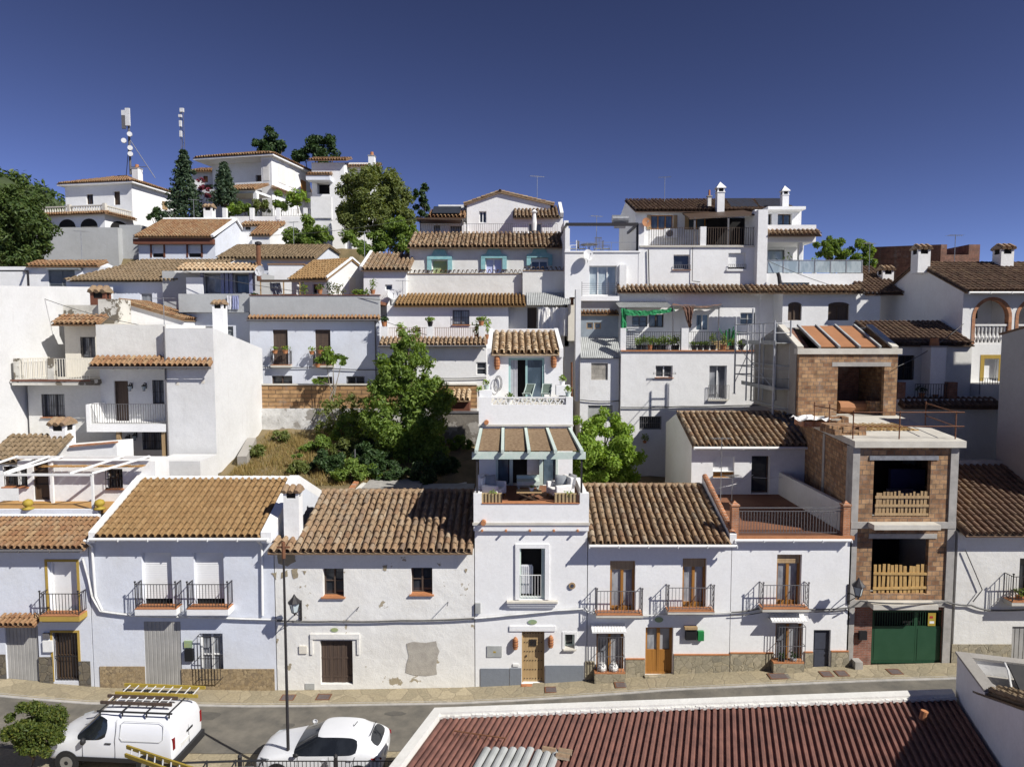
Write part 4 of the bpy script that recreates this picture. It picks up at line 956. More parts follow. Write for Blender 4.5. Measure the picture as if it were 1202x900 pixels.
w = Wall(h,FY,857.5,997,629,812,9.6,'white_clean',zt=ztr - .1,low=1)
honey_door(w,(911.5,650.5,940.5,713)); w.balcony(895,950,714,718,687,.45,'concrete_pale','iron_grey','terracotta',.13,True)
bay(w,(909,731,943,779),(906,719,948,729),790)
x0,x1,z0,z1 = w.rect(954.5,739,974.5,788); w.holes.append((x0,x1,z0,z1,.18)); mb = MB(); mb.box(x0,x1,26.12,26.17,z0,z1)
for a,b in ((.08,.45),(.52,.92)): mb.box(x0 + .1,x1 - .1,26.1,26.118,z0 + (z1 - z0)*a,z0 + (z1 - z0)*b)
mb.build('door','door_slate',h)
plinth(w,[(857,908,767),(944,954,766),(975.5,996,765)],'stone_slab',.04)
for a,b,y in ((857,908,767),(944,954,766),(975.5,996,765)): wbox(h,PX(a,780,25.94),PX(b,780,25.94),25.945,25.998,PZ(y,25.95) + .002,PZ(y,25.95) + .05,'terracotta','plinth_cap')
w.build(); gutter(h,PX(860,640,FY),PX(996,640,FY),25.78,ztr - .14)
xa,xb = w.x0,w.x1
Yk = YZ(580,ztr)
wbox(h,xa + .01,xb - .02,25.84,Yk,ztr - .094,ztr,'floor_red','terrace_floor'); wbox(h,xa,xb,25.8,25.838,ztr - .12,ztr + .02,'terracotta','coping')
for a in (859,990): 
    X = PX(a,610,25.9); wd = .27
    mb = MB(); mb.box(X,X + wd,25.9,25.9 + wd,ztr + .002,PZ(594,25.9)); z = PZ(594,25.9); mb.box(X - .03,X + wd + .03,25.87,25.93 + wd,z,z + .06); mb.poly([(X,25.9,z + .06),(X + wd,25.9,z + .06),(X + wd/2,25.9 + wd/2,z + .2)]); mb.poly([(X + wd,25.9,z + .06),(X + wd,25.9 + wd,z + .06),(X + wd/2,25.9 + wd/2,z + .2)]); mb.poly([(X,25.9 + wd,z + .06),(X,25.9,z + .06),(X + wd/2,25.9 + wd/2,z + .2)]); mb.poly([(X + wd,25.9 + wd,z + .06),(X,25.9 + wd,z + .06),(X + wd/2,25.9 + wd/2,z + .2)])
    mb.build('brick_pillar','brick_trim',h)
mb = MB(); bars(mb,(PX(868,610,26),26.03,0),(PX(990,610,26),26.03,0),ztr + .07,PZ(600,26),.115,.009); mb.beam((PX(868,610,26),26.03,PZ(596,26)),(PX(990,610,26),26.03,PZ(596,26)),.035,.035); mb.build('railing','iron_grey',h)
wbox(h,xb - .2,xb - .012,26.2,Yk,ztr,ztr + 1.1,'white_aged','side_parapet')
w4 = Wall(h,Yk,812,984,522,None,4.2,'white',name='roof_room',zb=ztr - 3.5,flat=False)
Ze = PZ(524,Yk - .25); Yr = roofY(485,Yk - .3,Ze,.36); Zr = Ze + .36*(Yr - Yk + .3); w4.zt = Ze; w4.side = [(Yr,Zr),(Yk + 5.6,Zr - .8)]; w4.X = None
w4.blank((837,535.5,862,553),'white_blind',10,False,.2,'roller_shutter',.01); w4.win((837,553.5,862,561),'wood_honey','wood_honey',1,0); w4.win((882,535,903.5,579),'wood_dark','glass',0,0,name='door',depth=.3)
w4.pbox((834,561,865,563.5),'white',.08,name='sill'); w4.build()
tile_roof(h,'tile_old',(w4.x0 - .02,Yk - .35,Ze - .03),(1,0,0),(0,1,.36),w4.x1 - w4.x0,(Yr - Yk + .35)*sqrt(1 + .36 ** 2),seed=61,sp=.31,row=.42,jit=.018)
gutter(h,w4.x0,w4.x1,Yk - .4,Ze - .05,'white_paint',.07); ridge(h,'tile_old',(w4.x0,Yr,Zr + .05),(w4.x1 - 2.4,Yr,Zr + .05))
roof_room = w4; ROOMY = Yk; ROOMZ = ztr
h = house('building_shell','unfinished hollow brick and concrete house with green garage gate',PX(1060,785,FY),FY,.9,cat='building')
XL,XR = PX(997.5,650,FY),PX(1120.5,650,FY); ZS = PZ(517,FY); YB = 31.5
def frontpiece(px,mat,name,out=0.0,inn=.25,root=None,lab=None,Y=FY):
    x0,y0,x1,y1 = px; mb = MB(); ym = (y0 + y1)/2; mb.box(PX(x0,ym,Y - out),PX(x1,ym,Y - out),Y - out,Y + inn,PZ(y1,Y - out),PZ(y0,Y - out)); return mb.build(name,mat,root or h,lab)
wbox(h,XL,XL + .27,FY,FY + .3,-.3,ZS - .25,'concrete','column'); wbox(h,XR - .3,XR,FY,FY + .3,-.3,ZS - .25,'concrete','column')
Zl1 = PZ(709,FY); Zl2 = PZ(617,FY)
def bay_wall(zb,zt,op,mat='brick_hollow',x=(XL + .27,XR - .3),Y=FY + .06,D=.2):
    w = Wall(h,Y,0,0,None,None,D,mat,'brick_wall',X=x,zb=zb,zt=zt,flat=True,thin=True)
    w.holes.append((op[0],op[1],op[2],op[3],.2)); w.build(); return w
bay_wall(-.3,Zl1 - .1,(PX(1024,750,FY),PX(1107,750,FY),-.4,PZ(716,FY)),'brick_red')
bay_wall(Zl1 + .15,Zl2 - .1,(PX(1024,660,FY),PX(1090.5,660,FY),PZ(697,FY),PZ(632,FY)))
bay_wall(Zl2 + .15,ZS - .25,(PX(1026,570,FY),PX(1093,570,FY),PZ(607,FY),PZ(540,FY)))
for (z,a,b) in ((Zl1,1024,1100),(Zl2,1025,1103)):
    wbox(h,XL + .004,XR - .004,FY - .02,YB,z - .1,z + .15,'concrete','floor_slab')
    ym = 703 if z == Zl1 else 611
    wbox(h,PX(a,ym,25.6),PX(b,ym,25.6),25.5,FY - .025,z - .02,z + .17,'concrete_pale','balcony_slab')
frontpiece((1020,626.5,1100,632),'concrete','lintel',-.03); frontpiece((1021,535,1102,540),'steel','lintel',-.02)
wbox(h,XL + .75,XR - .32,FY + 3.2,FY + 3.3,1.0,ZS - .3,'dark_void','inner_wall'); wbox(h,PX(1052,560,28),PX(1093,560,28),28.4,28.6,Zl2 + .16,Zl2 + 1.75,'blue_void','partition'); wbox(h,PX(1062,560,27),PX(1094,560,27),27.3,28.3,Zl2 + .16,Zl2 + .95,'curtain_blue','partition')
def pallet(px,Y,rows,cols,label,mat='pallet'):
    x0,y0,x1,y1 = px; ym = (y0 + y1)/2; a,b,z0,z1 = PX(x0,ym,Y),PX(x1,ym,Y),PZ(y1,Y),PZ(y0,Y); mb = MB(); r = random.Random(int(x0*7 + y0))
    for i in range(cols):
        c = a + (b - a)*(i + .5)/cols; wd = (b - a)/cols*r.uniform(.5,.8); mb.beam((c + r.gauss(0,.01),Y,z0),(c + r.gauss(0,.02),Y + r.gauss(0,.01),z1 + r.uniform(-.08,.03)),wd,.025,(0,1,0))
    for i in range(rows): zz = z0 + (z1 - z0)*(i + .4)/rows; mb.beam((a,Y - .035,zz),(b,Y - .035,zz + r.gauss(0,.02)),.03,.1)
    return mb.build('pallet_barrier',mat,None,label,'barrier')
pallet((1024.5,662,1090,697),FY + .12,2,13,'yellow timber pallet barrier across the lower opening of the brick shell'); pallet((1026.5,577,1092.5,607),FY + .12,3,15,'pale slatted barrier across the upper opening of the brick shell','wood_pale')
x0,x1 = PX(1024,750,FY + .1),PX(1107,750,FY + .1); z0,zm,z1 = gs(15) + .06,PZ(735,FY + .1),PZ(717,FY + .1); Yg = FY + .14
g = MB()
for a,b in ((x0,(x0 + x1)/2 + .3),((x0 + x1)/2 + .31,x1)): g.box(a,b,Yg,Yg + .04,z0,zm); g.box(a + .08,b - .08,Yg - .012,Yg - .002,z0 + .12,zm - .1); g.box(a,a + .05,Yg,Yg + .04,zm,z1); g.box(b - .05,b,Yg,Yg + .04,zm,z1); g.box(a + .05,b - .05,Yg + .001,Yg + .04,z1 - .05,z1)
gt = g.build('garage_gate','gate_green',h); g = MB(); bars(g,(x0 + .1,Yg + .02,0),(x1 - .1,Yg + .02,0),zm,z1 - .02,.1,.008,rails=False); g.build('grille','gate_green',gt); g = MB(); g.box(x0,x1,Yg + .3,Yg + .32,zm - .1,z1 + .1); g.build('pane','dark_void',gt)
Xp = PX(1093.5,726,Yg); g = MB(); g.box(Xp - .15,Xp + .15,Yg - .02,Yg - .008,PZ(734,Yg),PZ(719,Yg)); ps = g.build('notice','yellow',gt)
for dx,zz,m in ((0,728.5,'white_paint'),(-.05,722.5,'red_paint')): g = MB(); g.box(Xp - .09,Xp + .09 + dx,Yg - .025,Yg - .021,PZ(zz + 2.6,Yg),PZ(zz,Yg)); g.build('notice_panel',m,ps)
frontpiece((1009,741,1018,751),'black','letter_box',.12,-.01); frontpiece((1004,777,1013,786),'concrete','step',.3)
KL,KR = .165,.26
def skew(o,k):
    for v in o.data.vertices: v.co.x += k*max(0,v.co.y + ORG[o.name].y - FY - .3)
for a,b,m_ in ((FY + .32,FY + .62,'concrete'),(29.6,29.9,'concrete'),(FY + .62,29.6,'brick_hollow'),(29.9,40.5,'brick_hollow')): skew(wbox(h,XL + (.002 if m_ == 'concrete' else .03),XL + .22,a,b,2,ZS - .27,m_,'column' if m_ == 'concrete' else 'brick_wall'),KL)
skew(wbox(h,XR - .2,XR - .02,FY + .31,40.5,-.3,ZS - .28,'brick_hollow','brick_wall'),KR)
mb = MB(); c = [(XL - .03,FY - .16),(XR + .16,FY - .16),(XR + .16 + KR*14.2,40.5),(XL - .03 + KL*14.2,40.5)]; mb.poly([(x,y,ZS) for x,y in c]); mb.poly([(x,y,ZS - .25) for x,y in c][::-1])
for k in range(4): p,q = c[k],c[(k + 1) % 4]; mb.poly([(*p,ZS - .25),(*q,ZS - .25),(*q,ZS),(*p,ZS)])
mb.build('roof_slab','concrete_pale',h)
YB = 34.2
Xa,Xb = PX(937,450,YB),PX(1053,450,YB); Zt = PZ(409,YB); Yk = 36.9; Zk = PZ(383,Yk) ; YE = 40.4
w = Wall(h,YB,0,0,None,None,.22,'brick_hollow','brick_wall',X=(Xa,Xb),zb=ZS + .01,zt=Zt - .28,thin=True); r_ = (PX(983,455,YB),PX(1037.5,455,YB),ZS,PZ(430,YB)); w.holes.append((*r_,.22)); w.build()
frontpiece((977,425,1046,430),'concrete','lintel',.012,.2,Y=YB); wbox(h,Xa - .12,Xb + .15,YB - .1,YB + .3,Zt - .28,Zt,'concrete_pale','ring_beam')
for X,fl in ((Xa,0),(Xb - .2,1)):
    mb = MB(); pr = [(YB + .305,ZS),(YB + .305,Zt + .03),(Yk,Zk),(YE,Zt + .25),(YE,ZS)]
    mb.poly([(X,a,z) for a,z in pr]); mb.poly([(X + .2,a,z) for a,z in pr][::-1])
    for k in range(5): a,b = pr[k],pr[(k + 1) % 5]; mb.poly([(X,*a),(X + .2,*a),(X + .2,*b),(X,*b)])
    mb.build('side_wall','cement' if not fl else 'brick_hollow',h)
    mb = MB(); mb.beam((X + .1,YB + .1,Zt + .06),(X + .1,Yk,Zk + .06),.32,.1); mb.build('gable_coping','concrete_pale',h)
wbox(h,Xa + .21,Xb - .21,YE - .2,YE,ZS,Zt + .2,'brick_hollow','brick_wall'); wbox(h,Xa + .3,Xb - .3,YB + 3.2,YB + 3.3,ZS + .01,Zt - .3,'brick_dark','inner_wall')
Zq = lambda Y: Zt - .05 + (Zk - Zt)*(Y - YB)/(Yk - YB)
xs_ = [PX(a,408,YB) for a in (962,985,1009,1033)]
for i in range(3): mb = MB(); a,b = xs_[i],xs_[i + 1]; mb.beam(((a + b)/2,YB + .15,Zq(YB + .15) + .05),((a + b)/2,Yk,Zq(Yk) + .05),b - a - .1,.06); mb.build('roof_panel','orange_sheet',h)
for a in xs_: mb = MB(); mb.beam((a,YB - .05,Zq(YB) + .12),(a,Yk,Zq(Yk) + .12),.1,.12); mb.build('rafter','sheet_grey',h)
mb = MB(); mb.beam(((xs_[0] + Xa)/2,YB + .3,Zq(YB) - .25),((xs_[0] + Xa)/2,Yk,Zq(Yk) - .12),xs_[0] - Xa - .25,.05); mb.build('roof_board','brick_dark',h)
mb = MB(); mb.beam(((Xa + Xb)/2,Yk + .1,Zk - .1),((Xa + Xb)/2,YE,Zt + .22),Xb - Xa - .4,.08); mb.build('rear_roof','cement',h)
def site(px_x,py,Y): return PX(px_x,py,Y)
def bricks(label,X,Y,Z,nx,ny,nz,seed=0,bw=.3,mat='brick_trim'):
    r = random.Random(seed); mb = MB()
    for k in range(nz):
        for i in range(nx):
            for j in range(ny):
                if k == nz - 1 and r.random() < .35: continue
                dx,dy = r.gauss(0,.012),r.gauss(0,.012); mb.box(X + i*(bw + .015) + dx,X + i*(bw + .015) + bw + dx,Y + j*.165 + dy,Y + j*.165 + .15 + dy,Z + k*.115,Z + k*.115 + .11)
    return mb.build('brick_stack',mat,None,label,'bricks')
Z0 = ZS + .002
bricks('long stack of hollow bricks lying along the edge of the open concrete deck',PX(978,497,27.6),27.4,Z0,4,8,3,1,.3,'brick_hollow')
bricks('small brick pile just behind the long brick stack on the concrete deck',PX(974,480,29.8),29.8,Z0,3,3,4,2,.28,'brick_hollow')
bricks('brick heap standing inside the penthouse opening, right side',PX(1020,480,34.7),34.6,Z0,2,3,6,3,.26,'brick_hollow')
mb = MB(); r = random.Random(4); X = PX(1030,500,29.8)
for i in range(16): mb.beam((X - 1.1 + i*.14,28.6 + r.gauss(0,.05),Z0 + .05 + .02*(i % 3)),(X - 1.0 + i*.14,30.5,Z0 + .06 + .02*(i % 3)),.07,.03)
for q in (28.8,29.6,30.3): mb.beam((X - 1.15,q,Z0 + .02),(X + 1.2,q,Z0 + .02),.08,.04)
mb.build('timber_stack','pallet',None,'flat stack of thin timbers lying on the concrete deck','timber')
mb = MB(); c = Vector((PX(1003,478,35.3),35.3,Z0)); mb.tube([c + Vector((-1.0,-.2,.35)),c + Vector((.7,0,.32))],.32,10); mb.build('sheet_roll','orange_sheet',None,'big orange roll of sheeting in the penthouse opening','sheeting')
mb = MB()
for i in range(7):
    for j in range(5): pass
r = random.Random(9); X = PX(955,480,30.2); n = 9; b0 = 0
for j in range(6):
    for i in range(n): mb.v.append((X - .8 + i*.22 + r.gauss(0,.03),29.6 + j*.25 + r.gauss(0,.03),Z0 + .25 + r.uniform(0,.22)))
for j in range(5):
    for i in range(n - 1): a = j*n + i; mb.f.append((a,a + 1,a + n + 1,a + n))
mb.build('white_tarp','cloth_white',None,'crumpled white tarpaulin on the deck left of the bricks','tarp')
mb = MB(); mb.box(X - .55,X + .9,29.9,30.9,Z0,Z0 + .24); mb.build('brick_pallet','brick_trim',None,'flat bed of orange bricks under the white tarpaulin','bricks')
mb = MB(); posts = []
for px,yt,yb,Y in ((956,464,497,29.8),(973.5,473,503,28.8),(1001.5,484,516,26.4),(1056,483,515,26.4),(1086.5,472,500,30),(1122,482,513,26.4)):
    X = PX(px,(yt + yb)/2,Y); posts.append((X,Y))
gd = thing('guard_rail','rusty scaffold tube guard rail along the edge of the concrete deck','railing',(PX(1060,510,26.4),26.4,ZS))
for X,Y in posts: m = MB(); m.tube([(X,Y,ZS),(X,Y,ZS + 1.12)],.024,6); m.build('post','rust',gd)
for zz in (1.05,.5): m = MB(); m.tube([(posts[2][0],26.37,ZS + zz),(posts[5][0] + .3,26.37,ZS + zz)],.022,6); m.build('rail','rust',gd); m = MB(); m.tube([(posts[5][0],26.42,ZS + zz),(posts[4][0],30,ZS + zz)],.022,6); m.build('rail','rust',gd)
for zz in (.95,): m = MB(); m.tube([(posts[2][0],26.4,ZS + zz),(posts[1][0],28.8,ZS + zz),(posts[0][0],29.8,ZS + zz)],.022,6); m.build('rail','rust',gd)
simple('scaffold_grey',(0.42,0.43,0.44),0.5,(0.32,0.33,0.34),6,metal=0.2)
sf = thing('scaffolding','grey tubular scaffolding with two plank decks beside the unfinished gable wall','scaffold',(PX(908,500,35.4),35.4,PZ(500,35.4)))
fr = [(PX(908,440,35.4),35.4,376,502),(PX(927,430,35.4),35.4,376,486),(PX(863,410,40.1),40.1,372,462),(PX(883,400,40.1),40.1,362,470)]
for i,(X,Y,yt,yb) in enumerate(fr):
    m = MB(); m.tube([(X,Y,PZ(yb,Y)),(X,Y,PZ(yt,Y))],.05,7); m.tube([(X,Y,PZ(yb,Y)),(X,Y,PZ(yb,Y) + .02)],.12,8); m.build('standard','scaffold_grey',sf)
m = MB(); X = PX(886,400,40.1); m.tube([(X,40.1,PZ(470,40.1)),(X,40.1,PZ(362,40.1))],.025,6)
for k in range(16): zz = PZ(470,40.1) + k*.3; m.beam((fr[3][0],40.1,zz),(X,40.1,zz),.02,.02)
m.build('ladder_frame','scaffold_grey',sf)
for ya,yb in ((402,404),(456,446)):
    za = PZ(ya,35.4); zb = za
    m = MB()
    for k in range(3): m.box(fr[0][0] + .03 + k*.25,fr[0][0] + .26 + k*.25,35.2,40.3,za - .05,za)
    m.box(fr[0][0] - .02,fr[0][0] + .02,35.2,40.3,za - .12,za + .1); m.build('plank_deck','sheet_grey',sf)
    for zz in (.5,1.0):
        m = MB(); m.tube([(fr[0][0],35.4,za + zz),(fr[2][0],40.1,za + zz)],.022,6); m.tube([(fr[0][0],35.4,za + zz),(fr[1][0],35.4,za + zz)],.022,6); m.tube([(fr[2][0],40.1,za + zz),(fr[3][0],40.1,za + zz)],.042,6); m.build('guard_tube','scaffold_grey',sf)
m = MB(); m.tube([(fr[0][0],35.4,PZ(456,35.4)),(fr[2][0] ,40.1,PZ(404,35.4))],.022,6); m.tube([(fr[2][0],40.05,PZ(456,35.4)),(fr[3][0],40.05,PZ(404,35.4))],.022,6); m.build('brace','scaffold_grey',sf)
for Y,u in ((37.0,.35),(38.5,.7)):
    for k in (0,1):
        X = fr[k][0]*(1 - u) + fr[k + 2][0]*u; m = MB(); m.tube([(X,Y,PZ(470,Y)),(X,Y,PZ(404,35.4) + 1.1)],.042,6); m.build('standard','scaffold_grey',sf)
for zz in (PZ(480,35.4),PZ(430,35.4)): m = MB(); m.tube([(fr[1][0],35.4,zz),(fr[3][0],40.1,zz)],.03,6); m.tube([(fr[0][0],35.4,zz),(fr[1][0],35.4,zz)],.03,6); m.build('guard_tube','scaffold_grey',sf)
r = random.Random(14); mb = MB(); w4 = roof_room; n = 12
xa,xb = w4.x1 - 2.3,w4.x1 + .1
for j in range(9):
    for i in range(n):
        q = j/8; Y = w4.Y + .25 + q*2.4; X = xa + (xb - xa)*i/(n - 1) + r.gauss(0,.05) + .5*(1 - q)*(1 - i/n); mb.v.append((X,Y,w4.zt + .36*(Y - w4.Y) + .22 + abs(r.gauss(0,.09)) + (.25 if i > n - 3 else 0)))
for j in range(8):
    for i in range(n - 1): a = j*n + i; mb.f.append((a,a + 1,a + n + 1,a + n))
mb.build('plastic_sheet','plastic_sheet',None,'dark crumpled plastic sheeting on the tiles at the foot of the scaffolding','sheeting')
h = house('terraced_house','shaded white house with brown tile roof right of the brick shell',PX(1170,780,FY),FY,1)
Ze = PZ(627,25.7); Yr = roofY(548,25.7,Ze,.4); Zr = Ze + .4*(Yr - 25.7)
w = Wall(h,FY,1121,1300,627,790,7,'white_aged',zt=Ze,low=1,flat=False,side=[(Yr,Zr),(33,Zr - .8)])
w.blank((1187,735,1230,785),'grey_blind',8,True,.1,'garage_curtain'); w.win((1196,655,1222,706),'wood_dark','glass',1,0,name='balcony_door',depth=.2); w.balcony(1188,1240,706,711,677,.5,'concrete_pale')
plinth(w,[(1116,1186,756)],'stone_slab'); w.build(); front_roof(h,'tile_dark',w.x0 + .02,w.x1,25.55,Ze - .03,Yr,Zr,seed=71,sp=.27,row=.38,jit=.012)
wbox(h,w.x0 - .05,w.x1,Yr - .05,Yr + .3,Zr - .3,Zr + .3,'concrete','ridge_wall')
pot_plant('green plant in a terracotta pot on the far right balcony',PX(1197,700,25.7),25.72,PZ(705,25.7),'terracotta','leaf',.35,.13,.2,40,5)
XG = PX(1131,345,38); Zg = PZ(343,38); Yp = 42.5; Zp = PZ(310,Yp); Ybk = 46.6
h = house('large_house','large white house with shaded gable wall and arched brick loggia on the right',XG + 5,38,8)
w = Wall(h,38,0,0,None,None,8.6,'white',X=(XG,XG + 14),zb=4,zt=Zg,flat=False,side=[(Yp,Zp),(Ybk,Zg + .3)])
for a,b in ((1141,1187),(1192,1238)):
    x0,x1,z0,z1 = w.rect(a,349,b,404); w.holes.append((x0,x1,z0,z1,1.6)); zc = z1 - (x1 - x0)/2; cx = (x0 + x1)/2; R_ = (x1 - x0)/2
    sp_ = MB(); n = 16
    for s in (1,-1):
        for k in range(n // 2):
            t0,t1 = pi/2 - s*k*pi/n,pi/2 - s*(k + 1)*pi/n; p0 = (cx + R_*cos(t0),zc + R_*sin(t0)); p1 = (cx + R_*cos(t1),zc + R_*sin(t1))
            sp_.poly([(p0[0],38.0,p0[1]),(p0[0],38.0,z1),(p1[0],38.0,z1),(p1[0],38.0,p1[1])]); sp_.poly([(p0[0],38.0,p0[1]),(p1[0],38.0,p1[1]),(p1[0],38.3,p1[1]),(p0[0],38.3,p0[1])])
    sp_.build('arch_spandrel','white',h)
    br = MB(); q = .16
    for k in range(n):
        t0,t1 = k*pi/n,(k + 1)*pi/n
        br.poly([(cx + (R_ - q)*cos(t0),37.97,zc + (R_ - q)*sin(t0)),(cx + (R_ + .02)*cos(t0),37.97,zc + (R_ + .02)*sin(t0)),(cx + (R_ + .02)*cos(t1),37.97,zc + (R_ + .02)*sin(t1)),(cx + (R_ - q)*cos(t1),37.97,zc + (R_ - q)*sin(t1))][::-1])
        br.poly([(cx + (R_ - q)*cos(t0),37.97,zc + (R_ - q)*sin(t0)),(cx + (R_ - q)*cos(t1),37.97,zc + (R_ - q)*sin(t1)),(cx + (R_ - q)*cos(t1),38.3,zc + (R_ - q)*sin(t1)),(cx + (R_ - q)*cos(t0),38.3,zc + (R_ - q)*sin(t0))])
    for xx in (x0 - .02,x1 - q): br.box(xx,xx + q + .02,37.97,38.3,z0,zc)
    br.build('brick_arch','brick_trim',h)
    bl = MB(); n = 9; zr = z0 + (z1 - z0)*.43
    for k in range(n): xx = x0 + .25 + (x1 - x0 - .5)*k/(n - 1); bl.lathe((xx,38.12),[(.05,z0 + .1),(.045,z0 + .2),(.1,z0 + .38),(.04,z0 + .62),(.06,zr - .08)],8)
    bl.box(x0 + q,x1 - q,38.02,38.22,zr - .1,zr); bl.box(x0 + q,x1 - q,38.02,38.22,z0,z0 + .1); bl.build('balustrade','cloth_white',h)
    bk = MB(); bk.box(x0,x1,39.6,39.65,z0,z1); bk.build('loggia_wall','white',h)
    v = MB(); v.box(cx - .4,cx + .3,39.55,39.6,z0 + 1.4,z1 - .6); lw = v.build('window','white_paint',h); v = MB(); v.box(cx - .34,cx + .24,39.53,39.55,z0 + 1.46,z1 - .66); v.build('pane','glass',lw)
w.win((1155,421,1172,447),'white_paint','white_blind',0,0,trim=('ochre_trim',.22)); w.win((1150,478,1169,505),'wood_dark','glass',1,0,grille='iron',trim=('ochre_trim',.15)); w.build()
L = sqrt((Yp - 37.7) ** 2 + (Zp - Zg) ** 2)
front_roof(h,'tile_dark',XG - .12,XG + 14.2,37.6,Zg - .04,Yp,Zp,back=(Ybk + .3,Zg + .2),seed=81,sp=.28,row=.42,jit=.015); gutter(h,XG,XG + 14,37.55,Zg - .05)
chimney(h,(1077.5,292 + 6,1092,320),41.3,body='white'); chimney(h,(1175,293 + 5,1190,315),41.5,body='white')
hw = house('annex_house','low white annex with dark tile roof tucked against the shaded gable wall',PX(1070,460,38),37,8)
Ze = PZ(405,36.9); Yr = roofY(379,36.9,Ze,.4)
w = Wall(hw,37,1040,1096,405,None,8,'white_aged',zb=5,zt=Ze,flat=False,side=[(Yr,Ze + .4*(Yr - 36.9)),(45,Ze)]); w.x1 = XG - .05
w.win((1054,417,1073,446),'wood_dark','glass',1,1,grille='iron',depth=.2); w.build()
front_roof(hw,'tile_dark',w.x0 - .3,w.x1,36.8,Ze - .03,Yr,Ze + .4*(Yr - 36.9),seed=85,sp=.28)
wc = chimney(hw,(1092,408,1110,463),35.4,body='white',cap='pot',D=.8)
zz = PZ(468,35); wbox(hw,PX(1052,480,35),XG - .02,35,37.9,3,zz - .02,'white_aged','terrace_base'); m = MB(); bars(m,(PX(1075,468,35),35.1,0),(PX(1112,468,35),35.1,0),zz,zz + .75,.13,.01); m.build('railing','iron',hw)
for a in (1053,1114): mb = MB(); X = PX(a,458,35); mb.box(X,X + .45,35.02,35.45,zz,zz + .85); mb.build('pillar','brick_dark',hw)
tile_roof(hw,'tile_dark',(PX(1054,468,35),34.5,zz - .45),(1,0,0),(0,.9,.42),XG - PX(1054,468,35),.95,seed=87,sp=.28)
for k,(x,lab) in enumerate(((1082,'small dark shrub in a pot left on the annex terrace'),(1098,'small dark shrub in a pot by the annex chimney'))): pot_plant(lab,PX(x,462,35.6),35.6,zz,'terracotta','leaf_dark',.4,.15,.25,50,20 + k)
wbox(hw,XG - .02,XG + 9,36.2,37.98,3,PZ(450,37),'white_aged','front_terrace_base'); m = MB(); bars(m,(PX(1150,450,36.3),36.3,0),(PX(1171,450,36.3),36.3,0),PZ(463,36.3),PZ(444,36.3),.13,.01); m.build('railing','iron',hw)
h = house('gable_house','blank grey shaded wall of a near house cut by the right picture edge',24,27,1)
X = PX(1172,470,30.5); w = Wall(h,27.2,0,0,None,None,3.3,'grey_render_and_shade',X=(X,X + 9),zb=.5,zt=PZ(372,27.2),flat=True,side=[(30.5,PZ(393,30.5))]); w.build()  # shade of this left-facing wall is put into its darker grey colour
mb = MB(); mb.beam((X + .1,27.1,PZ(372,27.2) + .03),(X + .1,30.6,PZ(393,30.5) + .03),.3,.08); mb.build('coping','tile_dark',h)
wbox(h,27.7,33,29,31,2,24,'grey_render_and_shade','shade_mass'); wbox(h,33.01,44,29,31,2,22,'grey_render_and_shade','wing_wall')  # both masses are unseen, added and shaped to shade the annex and large house
h = house('brick_block','dark brick roof block without plaster on the skyline at right',PX(1105,312,56),56,12,cat='building')
Z0,Z1 = PZ(330,56),PZ(287,56); xa,xm,xb = PX(1054,300,56),PX(1104,300,56),PX(1150,300,56)
mb = MB(); mb.box(xm,xb,56,60,Z0,PZ(299,56)); mb.box(xm,xm + .5,56,60,PZ(299,56),Z1); mb.box(xb - .9,xb,56,60,PZ(299,56),Z1); mb.build('brick_wall','brick_dark',h)
mb = MB(); mb.poly([(xm - .003,56,Z0),(xm - .003,56,Z1),(xa,60,PZ(290,60)),(xa,60,Z0)]); mb.poly([(xa,60,Z0),(xa,60,PZ(290,60)),(xm,60,PZ(290,60)),(xm,60,Z0)]); mb.poly([(xm - .003,56,Z1),(xm - .003,60,Z1),(xa,60,PZ(290,60))]); mb.build('side_wall','brick_dark',h)
h = house('terraced_house','white wall with two arched brown windows behind the orange roof panels',PX(970,378,44),44,8)
w = Wall(h,44,919,1034,343,None,6,'white',zb=4); 
for a,b in ((925,941),(972,997)):
    w.win((a,358,b,376),'wood_dark','wood_dark',1,0,depth=.2); x0,x1,z0,z1 = w.rect(a,355,b,358); m = MB(); n = 8; cx,R_ = (x0 + x1)/2,(x1 - x0)/2; pts = [(cx + R_*cos(k*pi/n),43.99,z0 - .01 + (z1 - z0)*1.2*sin(k*pi/n)) for k in range(n + 1)]; m.poly(pts[::-1]); m.build('window_arch','wood_dark',h)
w.build(); wt = tile_roof(h,'tile_old',(PX(880,343,43.5),43.5,PZ(344,43.5)),(1,0,0),(0,.9,.42),PX(1015,343,43.5) - PX(880,343,43.5),1.1,seed=90,sp=.3)
Ze = PZ(346,44); Yr = roofY(316,44,Ze,.45); front_roof(h,'tile_dark',PX(1015,340,44),PX(1065,340,44),43.8,Ze,Yr,Ze + .45*(Yr - 43.8),seed=91,sp=.28); chimney(h,(1036,322,1049,336),46,body='white')
h = house('modern_house','white house with glass railed terrace and deep tile edged eave',PX(940,338,46),46,10)
w = Wall(h,45.6,893,1013,321,340,7,'white_clean',low=6,name='terrace_wall'); w.win((917,331.5,950,336.5),'grey_shutter','glass',2,0,depth=.15); w.build(); Zf = PZ(321,45.6)
m = MB(); x0,x1 = PX(901,312,45.7),PX(1012,312,45.7); zr = PZ(305.5,45.7); n = 6
for i in range(n + 1): xx = x0 + (x1 - x0)*i/n; m.box(xx - .03,xx + .03,45.68,45.74,Zf,zr)
m.box(x0,x1,45.68,45.74,zr - .03,zr + .02); gr = m.build('glass_railing','steel',h); m = MB(); m.box(x0 + .03,x1 - .03,45.70,45.715,Zf + .05,zr - .04); m.build('pane','glass_pale',gr)
